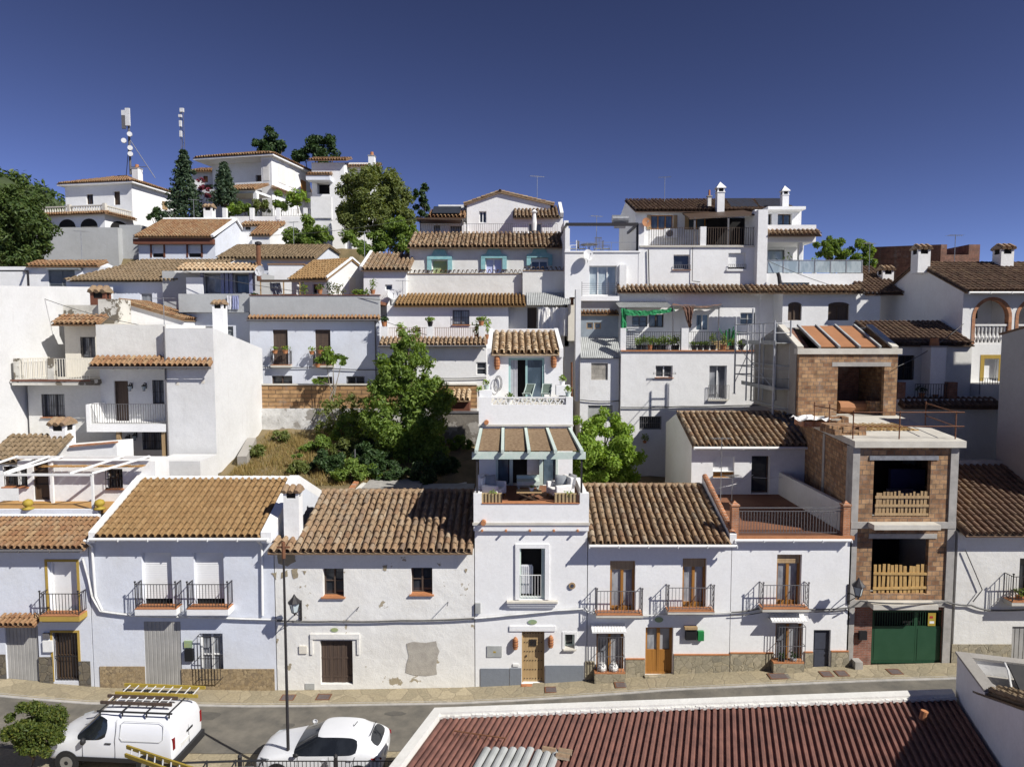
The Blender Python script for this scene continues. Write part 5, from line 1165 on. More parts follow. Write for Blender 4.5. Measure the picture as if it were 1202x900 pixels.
w2 = Wall(h,48.5,886,941,246,None,5,'white_clean',zb=Zf - 1); w2.win((901,293,921,318),'iron_grey','glass_pale',0,0,depth=.2,name='glass_door'); w2.win((913,251,929.5,265),'wood_dark','glass_blue',1,0,depth=.3); w2.win((901,251,906,265),'wood_dark','glass_blue',0,0,depth=.3); w2.build()
xa,xb = PX(899,270,45.9),PX(958,270,45.9); wbox(h,xa,xb,45.9,48.49,PZ(284,45.9),PZ(264,45.9),'white_clean','eave_parapet'); tile_roof(h,'tile_old',(xa,45.35,PZ(277,45.4)),(1,0,0),(0,.8,.5),xb - xa + .15,.75,seed=95,sp=.3)
for a in (938,945,952): wbox(h,PX(a,300,46.2),PX(a + 3.5,300,46.2),46.2 + (a - 938)*.12,46.5 + (a - 938)*.12,Zf,PZ(284,46.2),'white_clean','column')
wbox(h,PX(899,248,48),PX(943,248,48),47.6,52,PZ(247,48),PZ(243.5,48),'white_clean','roof_eave'); chimney(h,(918.5,229,926,246),49,body='white_clean',cap='cone')
mb = MB(); X = PX(889,300,45.4); mb.box(X,PX(900.5,300,45.4),45.4,48,PZ(345,45.4),PZ(246,45.4)); mb.build('pier','white',h)
for k,(x,y,lab,lf,hh) in enumerate(((925,318,'tall palm like plant in a pot behind the glass railing','leaf',1.1),(956,318,'bushy plant in a white pot by the glass railing end','leaf_bright',.9),(937,319,'low green plant behind the glass railing','leaf',.6),(912,319,'small potted plant beside the glass door','leaf_dark',.7))): pot_plant(lab,PX(x,y,46.4),46.4,Zf,'white_paint',lf,hh,.18,.35,60,40 + k,spread=.35,leaf=.12)
h = house('terraced_house','white skyline house with brown veranda, solar panels and pointed white chimney',PX(820,338,46),46,10)
w = Wall(h,46,752,889,288,340,3.5,'white',low=7); w.win((790.5,299,810,316.5),'white_paint','glass',0,0,depth=.25,sill='brick_trim'); w.blank((855,297,875,315.5),'white_blind',14,False,.2,'roller_shutter',.008,lift=.12); w.pbox((853,316,877,318),'white',.1,name='sill')
m = MB(); a,b,z0,z1 = w.rect(791,311,810,317); bars(m,(a,45.9,0),(b,45.9,0),z0,z1,.13,.012); m.build('window_rail','iron_grey',h); m = MB(); a,b,z0,z1 = w.rect(855,310.5,875,316); bars(m,(a,45.9,0),(b,45.9,0),z0,z1,.13,.012); m.build('window_rail','iron_grey',h); w.build()
zt = w.zt; m = MB(); bars(m,(PX(762,280,46),46.05,0),(PX(823,280,46),46.05,0),zt,PZ(267,46),.16,.014); bars(m,(PX(829,280,46),46.05,0),(PX(887,280,46),46.05,0),zt,PZ(267,46),.16,.014); m.build('railing','wood_dark',h)
wbox(h,PX(822,280,46),PX(829,280,46),46,46.4,zt,PZ(266,46),'white','pillar'); wbox(h,w.x0 - .1,w.x1,45.9,45.998,zt - .12,zt - .02,'concrete_pale','string_course')
w2 = Wall(h,49.5,746,900,249,None,6,'white',zb=zt - 1); Ze = PZ(248,49.2); Yr = roofY(235.5,49.2,Ze,.36); Zr = Ze + .36*(Yr - 49.2); w2.zt = Ze; w2.flat = False; w2.side = [(Yr,Zr),(57,Zr - .8)]
for a,b in ((764,790),(808,838)): w2.win((a,252.5,b,269.5),'wood_honey','glass_blue',2,0,depth=.15)
for a in (759.5,790.5,804): w2.pbox((a,252.5,a + 4.5,269.5),'wood_pale',.05,name='shutter')
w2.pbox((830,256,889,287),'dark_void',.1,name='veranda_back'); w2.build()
front_roof(h,'tile_dark',PX(745,245,49.2),PX(937,245,49.2),49.0,Ze - .05,Yr,Zr,seed=97,sp=.28,row=.4)
for a,b,c,d in ((858,890,0,0),(892,924,0,0)):
    m = MB(); Ya,Yb_ = 49.8,Yr - .3; za,zb_ = Ze + .36*(Ya - 49.2) + .25,Zr + .12; m.poly([(PX(a,245,Ya),Ya,za),(PX(b,245,Ya),Ya,za),(PX(b - 8,234,Yb_),Yb_,zb_),(PX(a - 6,234,Yb_),Yb_,zb_)]); p = [Vector(v) for v in m.v]; m.poly([q - Vector((0,0,.06)) for q in p][::-1])
    for k in range(4): m.poly([p[k],p[k] - Vector((0,0,.06)),p[(k + 1) % 4] - Vector((0,0,.06)),p[(k + 1) % 4]])
    m.build('solar_panel','solar',h)
chimney(h,(842,226,850.5,250),48.7,body='white_clean',cap='cone'); chimney(h,(831,231,835,242),50,body='white_aged',cap='pot')
m = MB(); m.poly([(PX(809,256,46.2),46.1,PZ(256,46.1)),(PX(889,249,46.2),46.1,PZ(251,46.1)),(PX(889,249,46.2),49.4,PZ(246,49.4)),(PX(815,249,46.2),49.4,PZ(250,49.4))]); p = [Vector(v) for v in m.v]; m.poly([q - Vector((0,0,.1)) for q in p][::-1])
for k in range(4): m.poly([p[k],p[k] - Vector((0,0,.1)),p[(k + 1) % 4] - Vector((0,0,.1)),p[(k + 1) % 4]])
m.build('veranda_roof','wood_dark',h)
for a in (814.5,854,886): wbox(h,PX(a,268,46.15),PX(a + 2,268,46.15),46.15,46.27,zt,PZ(255,46.15),'iron_grey','veranda_post')
dish('rusty orange satellite dish at the left corner of the veranda house',PX(758.5,261.5,45.9),45.8,PZ(261.5,45.9),.3,(.1,-1,.25),'orange_sheet')
m = MB(); X,Z = PX(788,275,48.8),PZ(279,48.8); ac = thing('air_conditioner','white air conditioner unit on the veranda house balcony','air conditioner',(X,48.9,Z)); m.box(X - .45,X + .45,48.9,49.2,Z,Z + .65); m.build('casing','white_paint',ac); m = MB(); m.tube([(X - .1,48.9,Z + .32),(X - .1,48.88,Z + .32)],.25,14); m.build('fan_grille','iron_grey',ac)
h = house('terraced_house','white house with plant lined terrace, green netting and scaffold shadow',PX(800,560,43),43,5)
Y2 = 43.0; w = Wall(h,Y2,728,919,412,600,4,'white',low=1)
w.win((769.5,429,789.5,443),'white_paint','glass',1,0,depth=.2,sill='brick_trim'); w.win((832.5,429,853,468),'white_paint','glass_curtain',1,0,depth=.25,name='balcony_door'); w.win((750.5,488.5,776.5,504),'sheet_grey','glass',0,0,grille='iron_grey',depth=.15); w.win((793,487.5,803,504),'sheet_grey','glass',0,0,depth=.15)
m = MB(); a,b,z0,z1 = w.rect(831,452,855,469); bars(m,(a,Y2 - .12,0),(b,Y2 - .12,0),z0,z1,.13,.012); m.build('railing','iron_grey',h); w.pbox((831,468.5,855,470.5),'concrete_pale',.14,name='sill')
m = MB(); a,b,z0,z1 = w.rect(766,437,792,444.5); bars(m,(a,Y2 - .25,0),(b,Y2 - .25,0),z1 - .12,z1,.5,.012); m.beam((a,Y2,z0),(a,Y2 - .25,z0),.02,.02); m.build('planter_rail','iron_grey',h); w.build(); zt = w.zt
wbox(h,w.x0 - .03,w.x1,Y2 - .1,Y2 + .2,zt - .02,zt + .06,'terracotta','coping')
for a,b in ((728.5,735),(800,808.5)): wbox(h,PX(a,400,Y2),PX(b,400,Y2),Y2 + .02,Y2 + .4,zt + .06,PZ(385,Y2),'white','pillar')
m = MB(); bars(m,(PX(735,400,Y2),Y2 + .1,0),(PX(800,400,Y2),Y2 + .1,0),zt + .08,PZ(389.5,Y2),.14,.01); bars(m,(PX(809,400,Y2),Y2 + .1,0),(PX(878,400,Y2),Y2 + .1,0),zt + .08,PZ(389.5,Y2),.14,.01); m.build('railing','iron',h)
w2 = Wall(h,45.7,726,919,343,None,4,'white',zb=zt - 1); w2.win((742,371,760,383.5),'iron_grey','glass',1,1,depth=.15); w2.win((761.5,369,779,384),'wood_dark','glass',1,0,depth=.15); w2.win((817,368.5,832,402),'white_paint','glass_blue',1,0,depth=.15,name='door',panel=.45); w2.win((869,367,887,381),'sheet_grey','glass',1,1,depth=.15); w2.build()
tile_roof(h,'tile_old',(PX(725,343,45.2),45.1,PZ(343.5,45.2)),(1,0,0),(0,.85,.45),PX(920,343,45.2) - PX(725,343,45.2),1.0,seed=99,sp=.3,name='tile_eave')
m = MB(); x0,x1 = PX(727,360,43.6),PX(791,360,43.6); n = 30
for i in range(n): a = x0 + (x1 - x0)*i/n; b = x0 + (x1 - x0)*(i + 1)/n; c = (a + b)/2; za,zb = PZ(361,43.6),PZ(354.5,45.7); m.poly([(a,43.6,za),(c,43.6,za + .04),(c,45.68,zb + .04),(a,45.68,zb)]); m.poly([(c,43.6,za + .04),(b,43.6,za),(b,45.68,zb),(c,45.68,zb + .04)])
m.build('sheet_canopy','sheet_grey',h)
pg = MB()
for a in (790,843.5): pg.beam((PX(a,385,43.5),43.5,zt),(PX(a,385,43.5),43.5,PZ(359,43.5)),.06,.06,(1,0,0))
for k in range(4): yy = 43.5 + k*.7; pg.beam((PX(788,358,yy),yy,PZ(359,43.5) + .03*k),(PX(848,358,yy),yy,PZ(359,43.5) + .03*k),.05,.05)
pg.build('pergola','iron_grey',h)
def drape(name,mat,label,corners,n,m_,sag,seed,cat='netting',wav=.06):
    r = random.Random(seed); mb = MB(); c = [Vector(q) for q in corners]
    for j in range(m_ + 1):
        for i in range(n + 1):
            u,v = i/n,j/m_; p = (c[0]*(1 - u) + c[1]*u)*(1 - v) + (c[3]*(1 - u) + c[2]*u)*v
            mb.v.append((p.x + r.gauss(0,wav*.3),p.y + wav*sin(u*19 + v*2) + r.gauss(0,wav*.3),p.z - sag*4*u*(1 - u) + r.gauss(0,wav*.4)))
    for j in range(m_):
        for i in range(n): a = j*(n + 1) + i; mb.f.append((a,a + 1,a + n + 2,a + n + 1))
    return mb.build(name,mat,None,label,cat)
drape('shade_net','net_green','green shade netting sagging under the terrace canopy',[P(734,363,43.55),P(792,361,43.55),P(792,365.5,43.5),P(734,370,43.5)],20,3,.12,3)
drape('shade_net','net_green','green netting hanging down at the left end of the terrace',[P(729,362,43.5),P(735.5,362,43.7),P(735.5,388,43.7),P(729,387,43.5)],5,8,0,4)
drape('shade_net','netting','brown netting stretched over the terrace pergola',[P(788,358.5,43.45),P(842,359.5,43.45),P(848,356.5,45.5),P(790,356.5,45.5)],16,4,.1,5)
drape('shade_net','netting','gathered brown netting hanging from the pergola above the white door',[P(801,359,43.4),P(815,360,43.4),P(811,385,43.5),P(808.5,385,43.5)],6,8,0,6)
TERR_Z = zt
m = MB()
x = PX(744,390,44.2); rck = thing('shoe_rack','white louvred screen leaning behind the terrace railing','screen',(x,44.2,zt))
for k in range(11): m.box(x - .45,x + .35,44.15 + .02*k,44.22 + .02*k,zt + .2 + k*.14,zt + .25 + k*.14)
m.build('louvre','white_paint',rck)
r = random.Random(77)
for k,x in enumerate((750,756,762.5,768,773.5,779,784.5,790,795)):
    pot_plant('leafy green plant in a dark pot in the row behind the left terrace railing' if k not in (2,6) else ('leafy plant in a terracotta pot behind the left terrace railing' if k == 2 else 'leafy plant in a pale blue pot behind the left terrace railing'),PX(x,404,43.5) ,43.5 + r.uniform(-.1,.2),zt,('black' if k not in (2,6) else ('terracotta' if k == 2 else 'curtain')),('leaf_bright','leaf')[k % 2],r.uniform(.45,.7),.17,.38,90,100 + k,'plants on the netted terrace',leaf=.09,spread=.3)
for k,(x,m_,hh,lab) in enumerate(((815,'black',.25,'low plant in dark trough below the white door, left'),(822,'black',.25,'low plant in dark trough below the white door, middle'),(829,'black',.3,'low plant in dark trough below the white door, right'),(837,'black',.9,'tall bushy plant just left of the pergola post'),(849,'terracotta',.8,'bushy plant in large terracotta pot right of the pergola post'),(860,'black',.5,'plant in black tub near the right end of the terrace'),(870,'black',.35,'small plant in black pot at the right end of the terrace'))):
    pot_plant(lab,PX(x,404,43.5),43.5,zt,m_,'leaf',hh,.2,.36,80,130 + k,'plants on the netted terrace',leaf=.09)
for x,m_,lab,w_,d_,hh in ((856,'box_green','green garden tools bundle on the terrace under scaffolding',.5,.5,.9),(847,'wood_pale','wooden crate on the terrace beside the post',.7,.4,.5),(872,'white_paint','white washing machine at the right end of the terrace',.8,.7,1.1)):
    X = PX(x,395,44.6); rt = thing({'box_green': 'tool_bundle','wood_pale': 'wooden_crate','white_paint': 'washing_machine'}[m_],lab,{'box_green': 'tools','wood_pale': 'crate','white_paint': 'appliance'}[m_],(X,44.6,zt))
    m = MB()
    if m_ == 'white_paint':
        m.box(X - .4,X + .4,44.6,45.2,zt,zt + 1.0); m.build('casing',m_,rt); m = MB(); m.tube([(X,44.6,zt + .5),(X,44.57,zt + .5)],.26,16); m.build('door','glass',rt)
    elif m_ == 'wood_pale':
        for k in range(4):
            m.box(X - .5,X + .5,44.6,44.63,zt + .1 + .14*k,zt + .2 + .14*k); m.box(X - .5,X + .5,45.1,45.13,zt + .1 + .14*k,zt + .2 + .14*k)
        m.box(X - .5,X + .5,44.63,45.1,zt + .1,zt + .13); m.build('slat',m_,rt); m = MB(); m.box(X - .35,X + .3,44.7,45.0,zt + .14,zt + .6); m.build('soil','soil',rt)
    else:
        rr = random.Random(3)
        for k in range(8): m.beam((X + rr.uniform(-.3,.3),44.7 + rr.uniform(-.1,.1),zt + .3),(X + rr.uniform(-.7,.7),44.7,zt + rr.uniform(.9,1.6)),.12,.05)
        m.build('handle',m_,rt)
h = house('terraced_house','bright white house with sliding glass door and rooftop table under open pergola',PX(705,345,46),46,10)
w = Wall(h,46,663,751,296,352,5,'white_clean',low=6); w.win((691.5,312,724,346),'white_paint','glass_pale',2,0,depth=.3,name='sliding_door'); w.build(); zt = w.zt
wbox(h,w.x0 - .02,w.x1 + .02,45.93,45.997,zt - .02,zt + .08,'white_clean','cornice')
wbox(h,PX(682,350,45.2),PX(727,350,45.2),45.2,45.99,PZ(353,45.2),PZ(347.5,45.2),'white_clean','balcony_slab')
m = MB(); xa,xb = PX(683,340,45.25),PX(742,340,45.25); z0 = PZ(347.5,45.2)
for k in range(6): m.beam((xa,45.25,z0 + .12 + k*.14),(PX(724,340,45.25),45.25,z0 + .12 + k*.14),.02,.02)
for q in (683,714,724): m.beam((PX(q,340,45.25),45.25,z0),(PX(q,340,45.25),45.25,z0 + .95),.035,.035,(1,0,0))
m.build('railing','iron_grey',h); wbox(h,PX(727,330,45.7),PX(735,330,45.7),45.6,45.99,PZ(345,45.7),PZ(311,45.7),'white','pier')
m = MB(); zq = PZ(263.5,46.2); m.beam((PX(664,263,46.2),46.2,zq),(PX(749,263,46.2),46.2,zq),.16,.2); m.beam((PX(665,263,46.2),46.2,zq),(PX(665,263,46.2),50,zq),.12,.16); m.beam((PX(748,263,46.2),46.2,zq),(PX(748,263,46.2),50,zq),.12,.16); m.beam((PX(748,263,46.2),46.2,zt),(PX(748,263,46.2),46.2,zq),.12,.12,(1,0,0)); m.build('pergola','iron',h)
m = MB(); m.tube([P(917,349,44.9),P(914.5,325,45),P(913,320,45)],.12,8); m.build('flue_pipe','iron',h)
wbox(h,w.x0 + .01,w.x0 + .32,46.03,50,zt,PZ(268,46),'white_clean','side_wall'); wbox(h,w.x1 - .1,w.x1 + .25,45.98,49.4,PZ(350,46),PZ(262,46),'white_clean','side_wall')
m = MB(); m.beam((PX(667,292,46),46.1,zt + .65),(PX(748,292,46),46.1,zt + .65),.025,.025)
for q in (690,718): m.beam((PX(q,290,46),46.1,zt),(PX(q,290,46),46.1,zt + .65),.025,.025,(1,0,0))
gr = m.build('glass_railing','steel',h)
def metal_chair(label,X,Y,Z,rz,seat='white_paint',fr='iron_grey',group=None,back=.9):
    r = thing('terrace_chair',label,'chair',(X,Y,Z),group,rz); s = MB(); s.box(-.24,.24,-.24,.24,.43,.46); s.build('seat',seat,r,local=True)
    b = MB()
    for k in range(5): b.box(-.22 + k*.1,-.18 + k*.1,.22,.245,.46,back)
    b.box(-.24,.24,.215,.25,back - .05,back); b.build('backrest',fr,r,local=True)
    for sx in (-1,1):
        for sy in (-1,1): l = MB(); l.tube([(sx*.22,sy*.22,.45),(sx*.25,sy*.25,0)],.016,6); l.build('leg',fr,r,local=True)
    for sx in (-1,1): l = MB(); l.tube([(sx*.25,.24,.66),(sx*.26,-.2,.66),(sx*.25,-.22,.45)],.016,6); l.build('armrest',fr,r,local=True)
    return r
def round_table(label,X,Y,Z,rad=.5,hgt=.72,mat='iron_grey'):
    r = thing('terrace_table',label,'table',(X,Y,Z)); t = MB(); t.tube([(0,0,hgt - .03),(0,0,hgt)],rad,20); t.build('tabletop',mat,r,local=True)
    for k in range(3): a = k*2*pi/3 + .4; l = MB(); l.tube([(cos(a)*rad*.8,sin(a)*rad*.8,0),(0,0,hgt*.6),(-cos(a)*rad*.3,-sin(a)*rad*.3,hgt - .03)],.018,6); l.build('leg',mat,r,local=True)
    return r
round_table('round table on the open rooftop terrace against the sky',PX(692,290,47.3),47.6,zt,.6)
for x,rz,lab in ((673,-1.6,'white rooftop chair left of the table'),(683,1.2,'rooftop chair partly hidden behind the table'),(702,3.14,'black framed rooftop chair with tall back behind the table'),(712,1.6,'rooftop lounge chair right of the table')): metal_chair(lab,PX(x,290,47.6),47.8,zt,rz,'sheet_grey','iron_grey' if x != 673 else 'white_paint',back=1.0 if x != 702 else 1.2)
m = MB(); X,Z = PX(728,262,49),PZ(261.5,49); tk = thing('water_heater','grey horizontal solar water tank above the pergola corner','water tank',(X,49.2,Z)); m.tube([(X - .55,49.2,Z + .3),(X + .6,49.2,Z + .3)],.27,12); m.build('tank','steel',tk); m = MB(); m.box(X - .4,X + .4,49.1,49.3,Z - .35,Z + .05); m.build('stand','iron_grey',tk)
h = house('rear_annex','narrow white annex with grey cladding, corrugated lean to and bricked up window',PX(704,500,43.5),43.4,5)
w = Wall(h,43.4,681,727,421,None,5,'white',zb=4); w.blank((694,426,713.5,446),'block_grey',3,False,.12,'blocked_window',.004); w.win((690,475.5,719,495),'sheet_grey','sheet_grey',0,0,depth=.1); w.build()
w2 = Wall(h,45.0,681,726,368,400,4,'grey_clad',low=2); w2.win((688.5,378.5,696,386),'wood_pale','glass',0,0,depth=.08); w2.win((697.5,378.5,705.5,386),'wood_pale','glass',0,0,depth=.08); w2.build()
m = MB(); x0,x1 = PX(680,408,44),PX(727,408,44); n = 20
for i in range(n): a = x0 + (x1 - x0)*i/n; b = x0 + (x1 - x0)*(i + 1)/n; c = (a + b)/2; za,zb = PZ(420.5,43.2),PZ(396,44.98); m.poly([(a,43.2,za),(c,43.2,za + .05),(c,44.98,zb + .05),(a,44.98,zb)]); m.poly([(c,43.2,za + .05),(b,43.2,za),(b,44.98,zb),(c,44.98,zb + .05)])
m.build('lean_to_roof','sheet_grey',h); wbox(h,PX(681,360,45.4),PX(726,360,45.4),45.5,46,PZ(368,45.4),PZ(353,45.4),'grey_render_and_shade','soffit_wall'); tile_roof(h,'tile_orange',(PX(680,370,44.8),44.8,PZ(369.5,44.8)),(1,0,0),(0,.95,.3),PX(727,370,44.8) - PX(680,370,44.8),.7,seed=101,name='tile_strip')
h = house('terraced_house','white house with long railed terrace and clay tiled eave behind the tall tree',PX(510,470,43),43,6)
w = Wall(h,43,447,571,404,560,2.4,'white',low=2); w.win((559,425,571,440),'white_paint','glass',0,1,depth=.12)
w.build(); zt = w.zt; tile_roof(h,'tile_old',(w.x0,42.55,zt - .12),(1,0,0),(0,.85,.5),w.x1 - w.x0,.95,seed=110,sp=.27,name='tile_eave'); gutter(h,w.x0,w.x1,42.5,zt - .12,'iron_grey',.07)
zf = PZ(398,43.3)
wbox(h,w.x0 + .01,w.x1,43.25,45.4,zt,zf,'floor_red','terrace_floor')
for a,b in ((447,455),(501,508.5),(562,569)): wbox(h,PX(a,390,43.3),PX(b,390,43.3),43.3,43.65,zf,PZ(383,43.3),'white','pillar')
for a,b in ((455,501),(508.5,562)): m = MB(); bars(m,(PX(a,390,43.4),43.45,0),(PX(b,390,43.4),43.45,0),zf + .05,PZ(384.5,43.4),.14,.011); m.build('railing','rust',h)
w2 = Wall(h,45.5,454,597,358,None,4.5,'white_clean',zb=zf - .5,flat=False); Ze = PZ(358.5,45.3); Yr = roofY(339.5,45.3,Ze,.36); Zr = Ze + .36*(Yr - 45.3); w2.zt = Ze; w2.side = [(Yr,Zr),(Yr + 1,Zr - .3)]
w2.win((531.5,364,551,381),'iron_grey','glass_curtain',1,1,grille='iron',gout=.1,sill='terracotta'); w2.build()
front_roof(h,'tile_ochre',PX(463,358,45.3),PX(617,358,45.3),45.1,Ze - .05,Yr,Zr,seed=111,sp=.25,row=.36,jit=.005)
wr = Wall(h,46.0,597,668,358,None,3,'white_aged',zb=zf - .5,zt=PZ(358,46)); wr.win((619,361,630,388),'wood_dark','wood_dark',0,0,name='door',depth=.2); wr.build()
m = MB(); x0,x1 = PX(618,352,45.2),PX(675,352,45.2); n = 26
for i in range(n): a = x0 + (x1 - x0)*i/n; b = x0 + (x1 - x0)*(i + 1)/n; c = (a + b)/2; za,zb = PZ(358.5,45.0),PZ(344,46.9); m.poly([(a,45.0,za),(c,45.0,za + .05),(c,46.9,zb + .05),(a,46.9,zb)]); m.poly([(c,45.0,za + .05),(b,45.0,za),(b,46.9,zb),(c,46.9,zb + .05)])
m.build('lean_to_roof','sheet_grey',h)
drape('curtain_sheet','cloth_white','white curtain sheets closing the lean to beside the dark red door',[P(632,361,45.1),P(667,361,45.1),P(667,394,45.1),P(632,394,45.1)],40,4,0,8,'curtain',.09)
wbox(h,PX(667,370,44.9),PX(676,370,44.9),44.9,46,PZ(400,45),PZ(357,45),'cream','side_wall'); wbox(h,PX(675,390,44),PX(681,390,44),43.6,44.4,PZ(470,44),PZ(340,44),'white','side_pier')
m = MB(); m.tube([(PX(677.5,350,44.6),44.5,PZ(358,44.5)),(PX(677.5,350,44.6),44.5,PZ(342,44.5))],.12,10); m.build('flue_pipe','terracotta',h)
m = MB(); X = PX(671.5,353,44.6); m.tube([(X,44.6,PZ(358,44.6)),(X,44.6,PZ(351,44.6))],.1,8); m.tube([(X,44.6,PZ(351,44.6)),(X,44.6,PZ(349,44.6))],.17,8); m.build('stove_pipe','rust',h)
for x,Y,z,lab,pt,lf,hh,fl in ((451,43.4,PZ(383,43.3),'round clipped shrub on the left terrace pillar','terracotta','leaf_dark',.35,None),(505,43.4,PZ(383,43.3),'agave like plant on the middle terrace pillar','black','leaf',.3,None),(565,43.4,PZ(382,43.3),'orange terracotta pot on the right terrace pillar','terracotta','leaf',.25,None),(572,43.8,zf,'tall green climber beside the right terrace pillar','terracotta','leaf_bright',1.4,None),(560,43.9,zf,'bushy green plant left of the right terrace pillar','terracotta','leaf',1.0,None),(470,43.8,zf,'leafy plants behind the left part of the terrace railing','terracotta','leaf_bright',.9,None),(489,43.8,zf,'low leafy plant behind the railing near the middle pillar','terracotta','leaf',.6,None),(624,44.2,zf,'yellow flowering pot in front of the dark red door','terracotta','leaf',.4,'petal_yellow')):
    pot_plant(lab,PX(x,388,Y),Y,z,pt,lf,hh,.18,.3,90,int(x),leaf=.11,spread=.34,flowers=fl)
hs = house('shed','little brown door shed with short clay tile roof against the white wall',PX(541,485,41.5),41.5,6)
wbox(hs,PX(529,478,41.5),PX(551,478,41.5),41.5,42.9,PZ(500,41.5),PZ(470,41.5),'brown_trim','wall'); tile_roof(hs,'tile_pale',(PX(528,470,41.3),41.2,PZ(470.5,41.3)),(1,0,0),(0,.9,.35),PX(552,470,41.3) - PX(528,470,41.3),1.4,seed=113,sp=.3)
gw = thing('garden_wall','dark weathered block garden wall beside the tall house','wall',(PX(545,540,40.5),40.5,6)); wbox(gw,PX(520,520,40.5),PX(562,520,40.5),40.5,40.8,5.5,PZ(485,40.5),'rubble_dark','masonry'); wbox(gw,PX(519,485,40.5),PX(563,485,40.5),40.45,40.85,PZ(485,40.5) + .002,PZ(483,40.5),'iron_grey','coping')
h = house('terraced_house','white house with three turquoise hooded windows and clay tile eave',PX(570,322,49),49,12)
w = Wall(h,49,481,662,290,345,5,'white_aged',low=4)
for (a,b,y0,y1,pm,ps) in ((507,525.5,305,323,'door_green',0),(570,589.5,303.5,322,'lilac',1),(623.5,643,303,317.5,'glass',2)):
    ww = w.win((a,y0,b,y1),'white_paint',pm,1 if ps else 0,0,depth=.18,blind=.3 if ps == 2 else 0,blind_mat='white_blind'); x0,x1,z0,z1 = w.rect(a,y0,b,y1); t = MB(); e = .32; cx = (x0 + x1)/2
    for (p0,p1) in (((x0 - e,z0 + .35),(x0 - .02,z1 + .02)),((x1 + .02,z0 + .35),(x1 + e,z1 + .02))): t.box(p0[0],p1[0],48.86,48.995,p0[1],p1[1])
    out = [(x0 - e,z1 + .02),(x1 + e,z1 + .02),(x1 + e,z1 + .22),(cx + .55,z1 + .32),(cx + .42,z1 + .62),(cx + .3,z1 + .72),(cx - .3,z1 + .72),(cx - .42,z1 + .62),(cx - .55,z1 + .32),(x0 - e,z1 + .22)]
    t.poly([(x,48.84,z) for x,z in out]); n = len(out)
    for k in range(n): p,q = out[k],out[(k + 1) % n]; t.poly([(p[0],48.84,p[1]),(p[0],48.995,p[1]),(q[0],48.995,q[1]),(q[0],48.84,q[1])])
    t.build('hood','turquoise',ww)
w.build(); Ze = PZ(290.5,48.6); Yr = roofY(275,48.6,Ze,.42); front_roof(h,'tile_old',w.x0 - .1,w.x1,48.5,Ze - .03,Yr,Ze + .42*(Yr - 48.5),seed=120,sp=.31,row=.42,jit=.025)
zt = Ze + .42*(Yr - 48.5); wbox(h,w.x0,w.x1,Yr,55,zt - .5,zt - .05,'floor_red','roof_terrace'); m = MB(); bars(m,(w.x0 + .1,Yr + .1,0),(w.x1 - .3,Yr + .1,0),zt,zt + .75,.16,.01); m.build('railing','iron_grey',h)
wbox(h,w.x1 - .02,w.x1 + .3,48.95,52,12,PZ(259,49),'white','side_wall')
h = house('roof_terrace','plain white terrace parapet with clay coping below the turquoise windows',PX(570,342,47.2),47.2,13,cat='terrace')
for a,b,y0,Y in ((475,613,321,47.4),(613.5,680,317.5,47.0)): wbox(h,PX(a,330,Y),PX(b,330,Y),Y,Y + .3,12,PZ(y0,Y),'white_aged','parapet'); tile_roof(h,'tile_old',(PX(a,330,Y),Y - .06,PZ(y0 - .3,Y)),(1,0,0),(0,1,0.05),PX(b,330,Y) - PX(a,330,Y),.42,seed=int(a),sp=.3,row=.42,name='coping')
h = house('gable_house','white skyline gable house with tiled annex and folded parasol terrace',PX(590,275,55),55,15)
w = Wall(h,55,548,646,241,280,9,'white',low=3,flat=False); cx = PX(587,226,55); w.peak = [(cx,PZ(226,55))]; zl = PZ(241,55); w.win((562.5,248,571,261.5),'white_paint','glass',1,0,depth=.2); w.build()
zp = PZ(226,55)
for xa,xb in ((w.x0 - .2,cx),(w.x1 + .3,cx)):
    dx,dz = xb - xa,zp - zl; L = sqrt(dx*dx + dz*dz); tile_roof(h,'tile_old',(xa,54.8,zl),(0,1,0),(dx/L,0,dz/L),9.3,L,seed=int(abs(xa)*10),sp=.3)
ridge(h,'white_paint',(cx,54.75,zp + .1),(cx,64,zp + .1),.12)
w = Wall(h,53.6,602,661,255,280,3,'white',low=3,flat=False); Ze = PZ(256,53.5); Yr = roofY(243.5,53.4,Ze,.5); Zr = Ze + .5*(Yr - 53.4); w.zt = Ze; w.side = [(Yr,Zr),(56.6,Zr - .5)]; w.win((620,262,636,275),'white_paint','glass_blue',1,0,depth=.2,name='glass_door'); w.build(); front_roof(h,'tile_old',w.x0 + .05,w.x1 - .3,53.2,Ze - .05,Yr,Zr,seed=123,sp=.3)
mb = MB(); mb.beam((w.x1 - .12,53.3,Ze + .2),(w.x1 - .12,Yr,Zr + .25),.25,.35); mb.build('verge','white',h)
w = Wall(h,53.8,494,546,261,280,3,'white',low=3); w.win((509.5,264.5,517,277),'wood_dark','glass',0,0,name='door'); w.win((528,265,541,275.5),'wood_dark','glass',1,0); w.build(); m = MB(); m.beam((PX(490,258,52.5),53.2,PZ(258,52.5)),(PX(543,258,52.5),53.2,PZ(259,52.5)),2.6,.12); m.build('canopy','wood_dark',h)
for a in (493,541): wbox(h,PX(a,266,52.2),PX(a + 1.4,266,52.2),52.1,52.22,PZ(280,52.2),PZ(259,52.2),'iron','canopy_post')
tile_roof(h,'tile_orange',(PX(502,253,54),53.9,PZ(256,54)),(1,0,0),(0,.9,.42),PX(546,253,54) - PX(502,253,54),1.9,seed=125,sp=.28); wbox(h,PX(515,248,56),PX(548,248,56),55.8,58,PZ(260,56),PZ(241,56),'white','rear_wall')
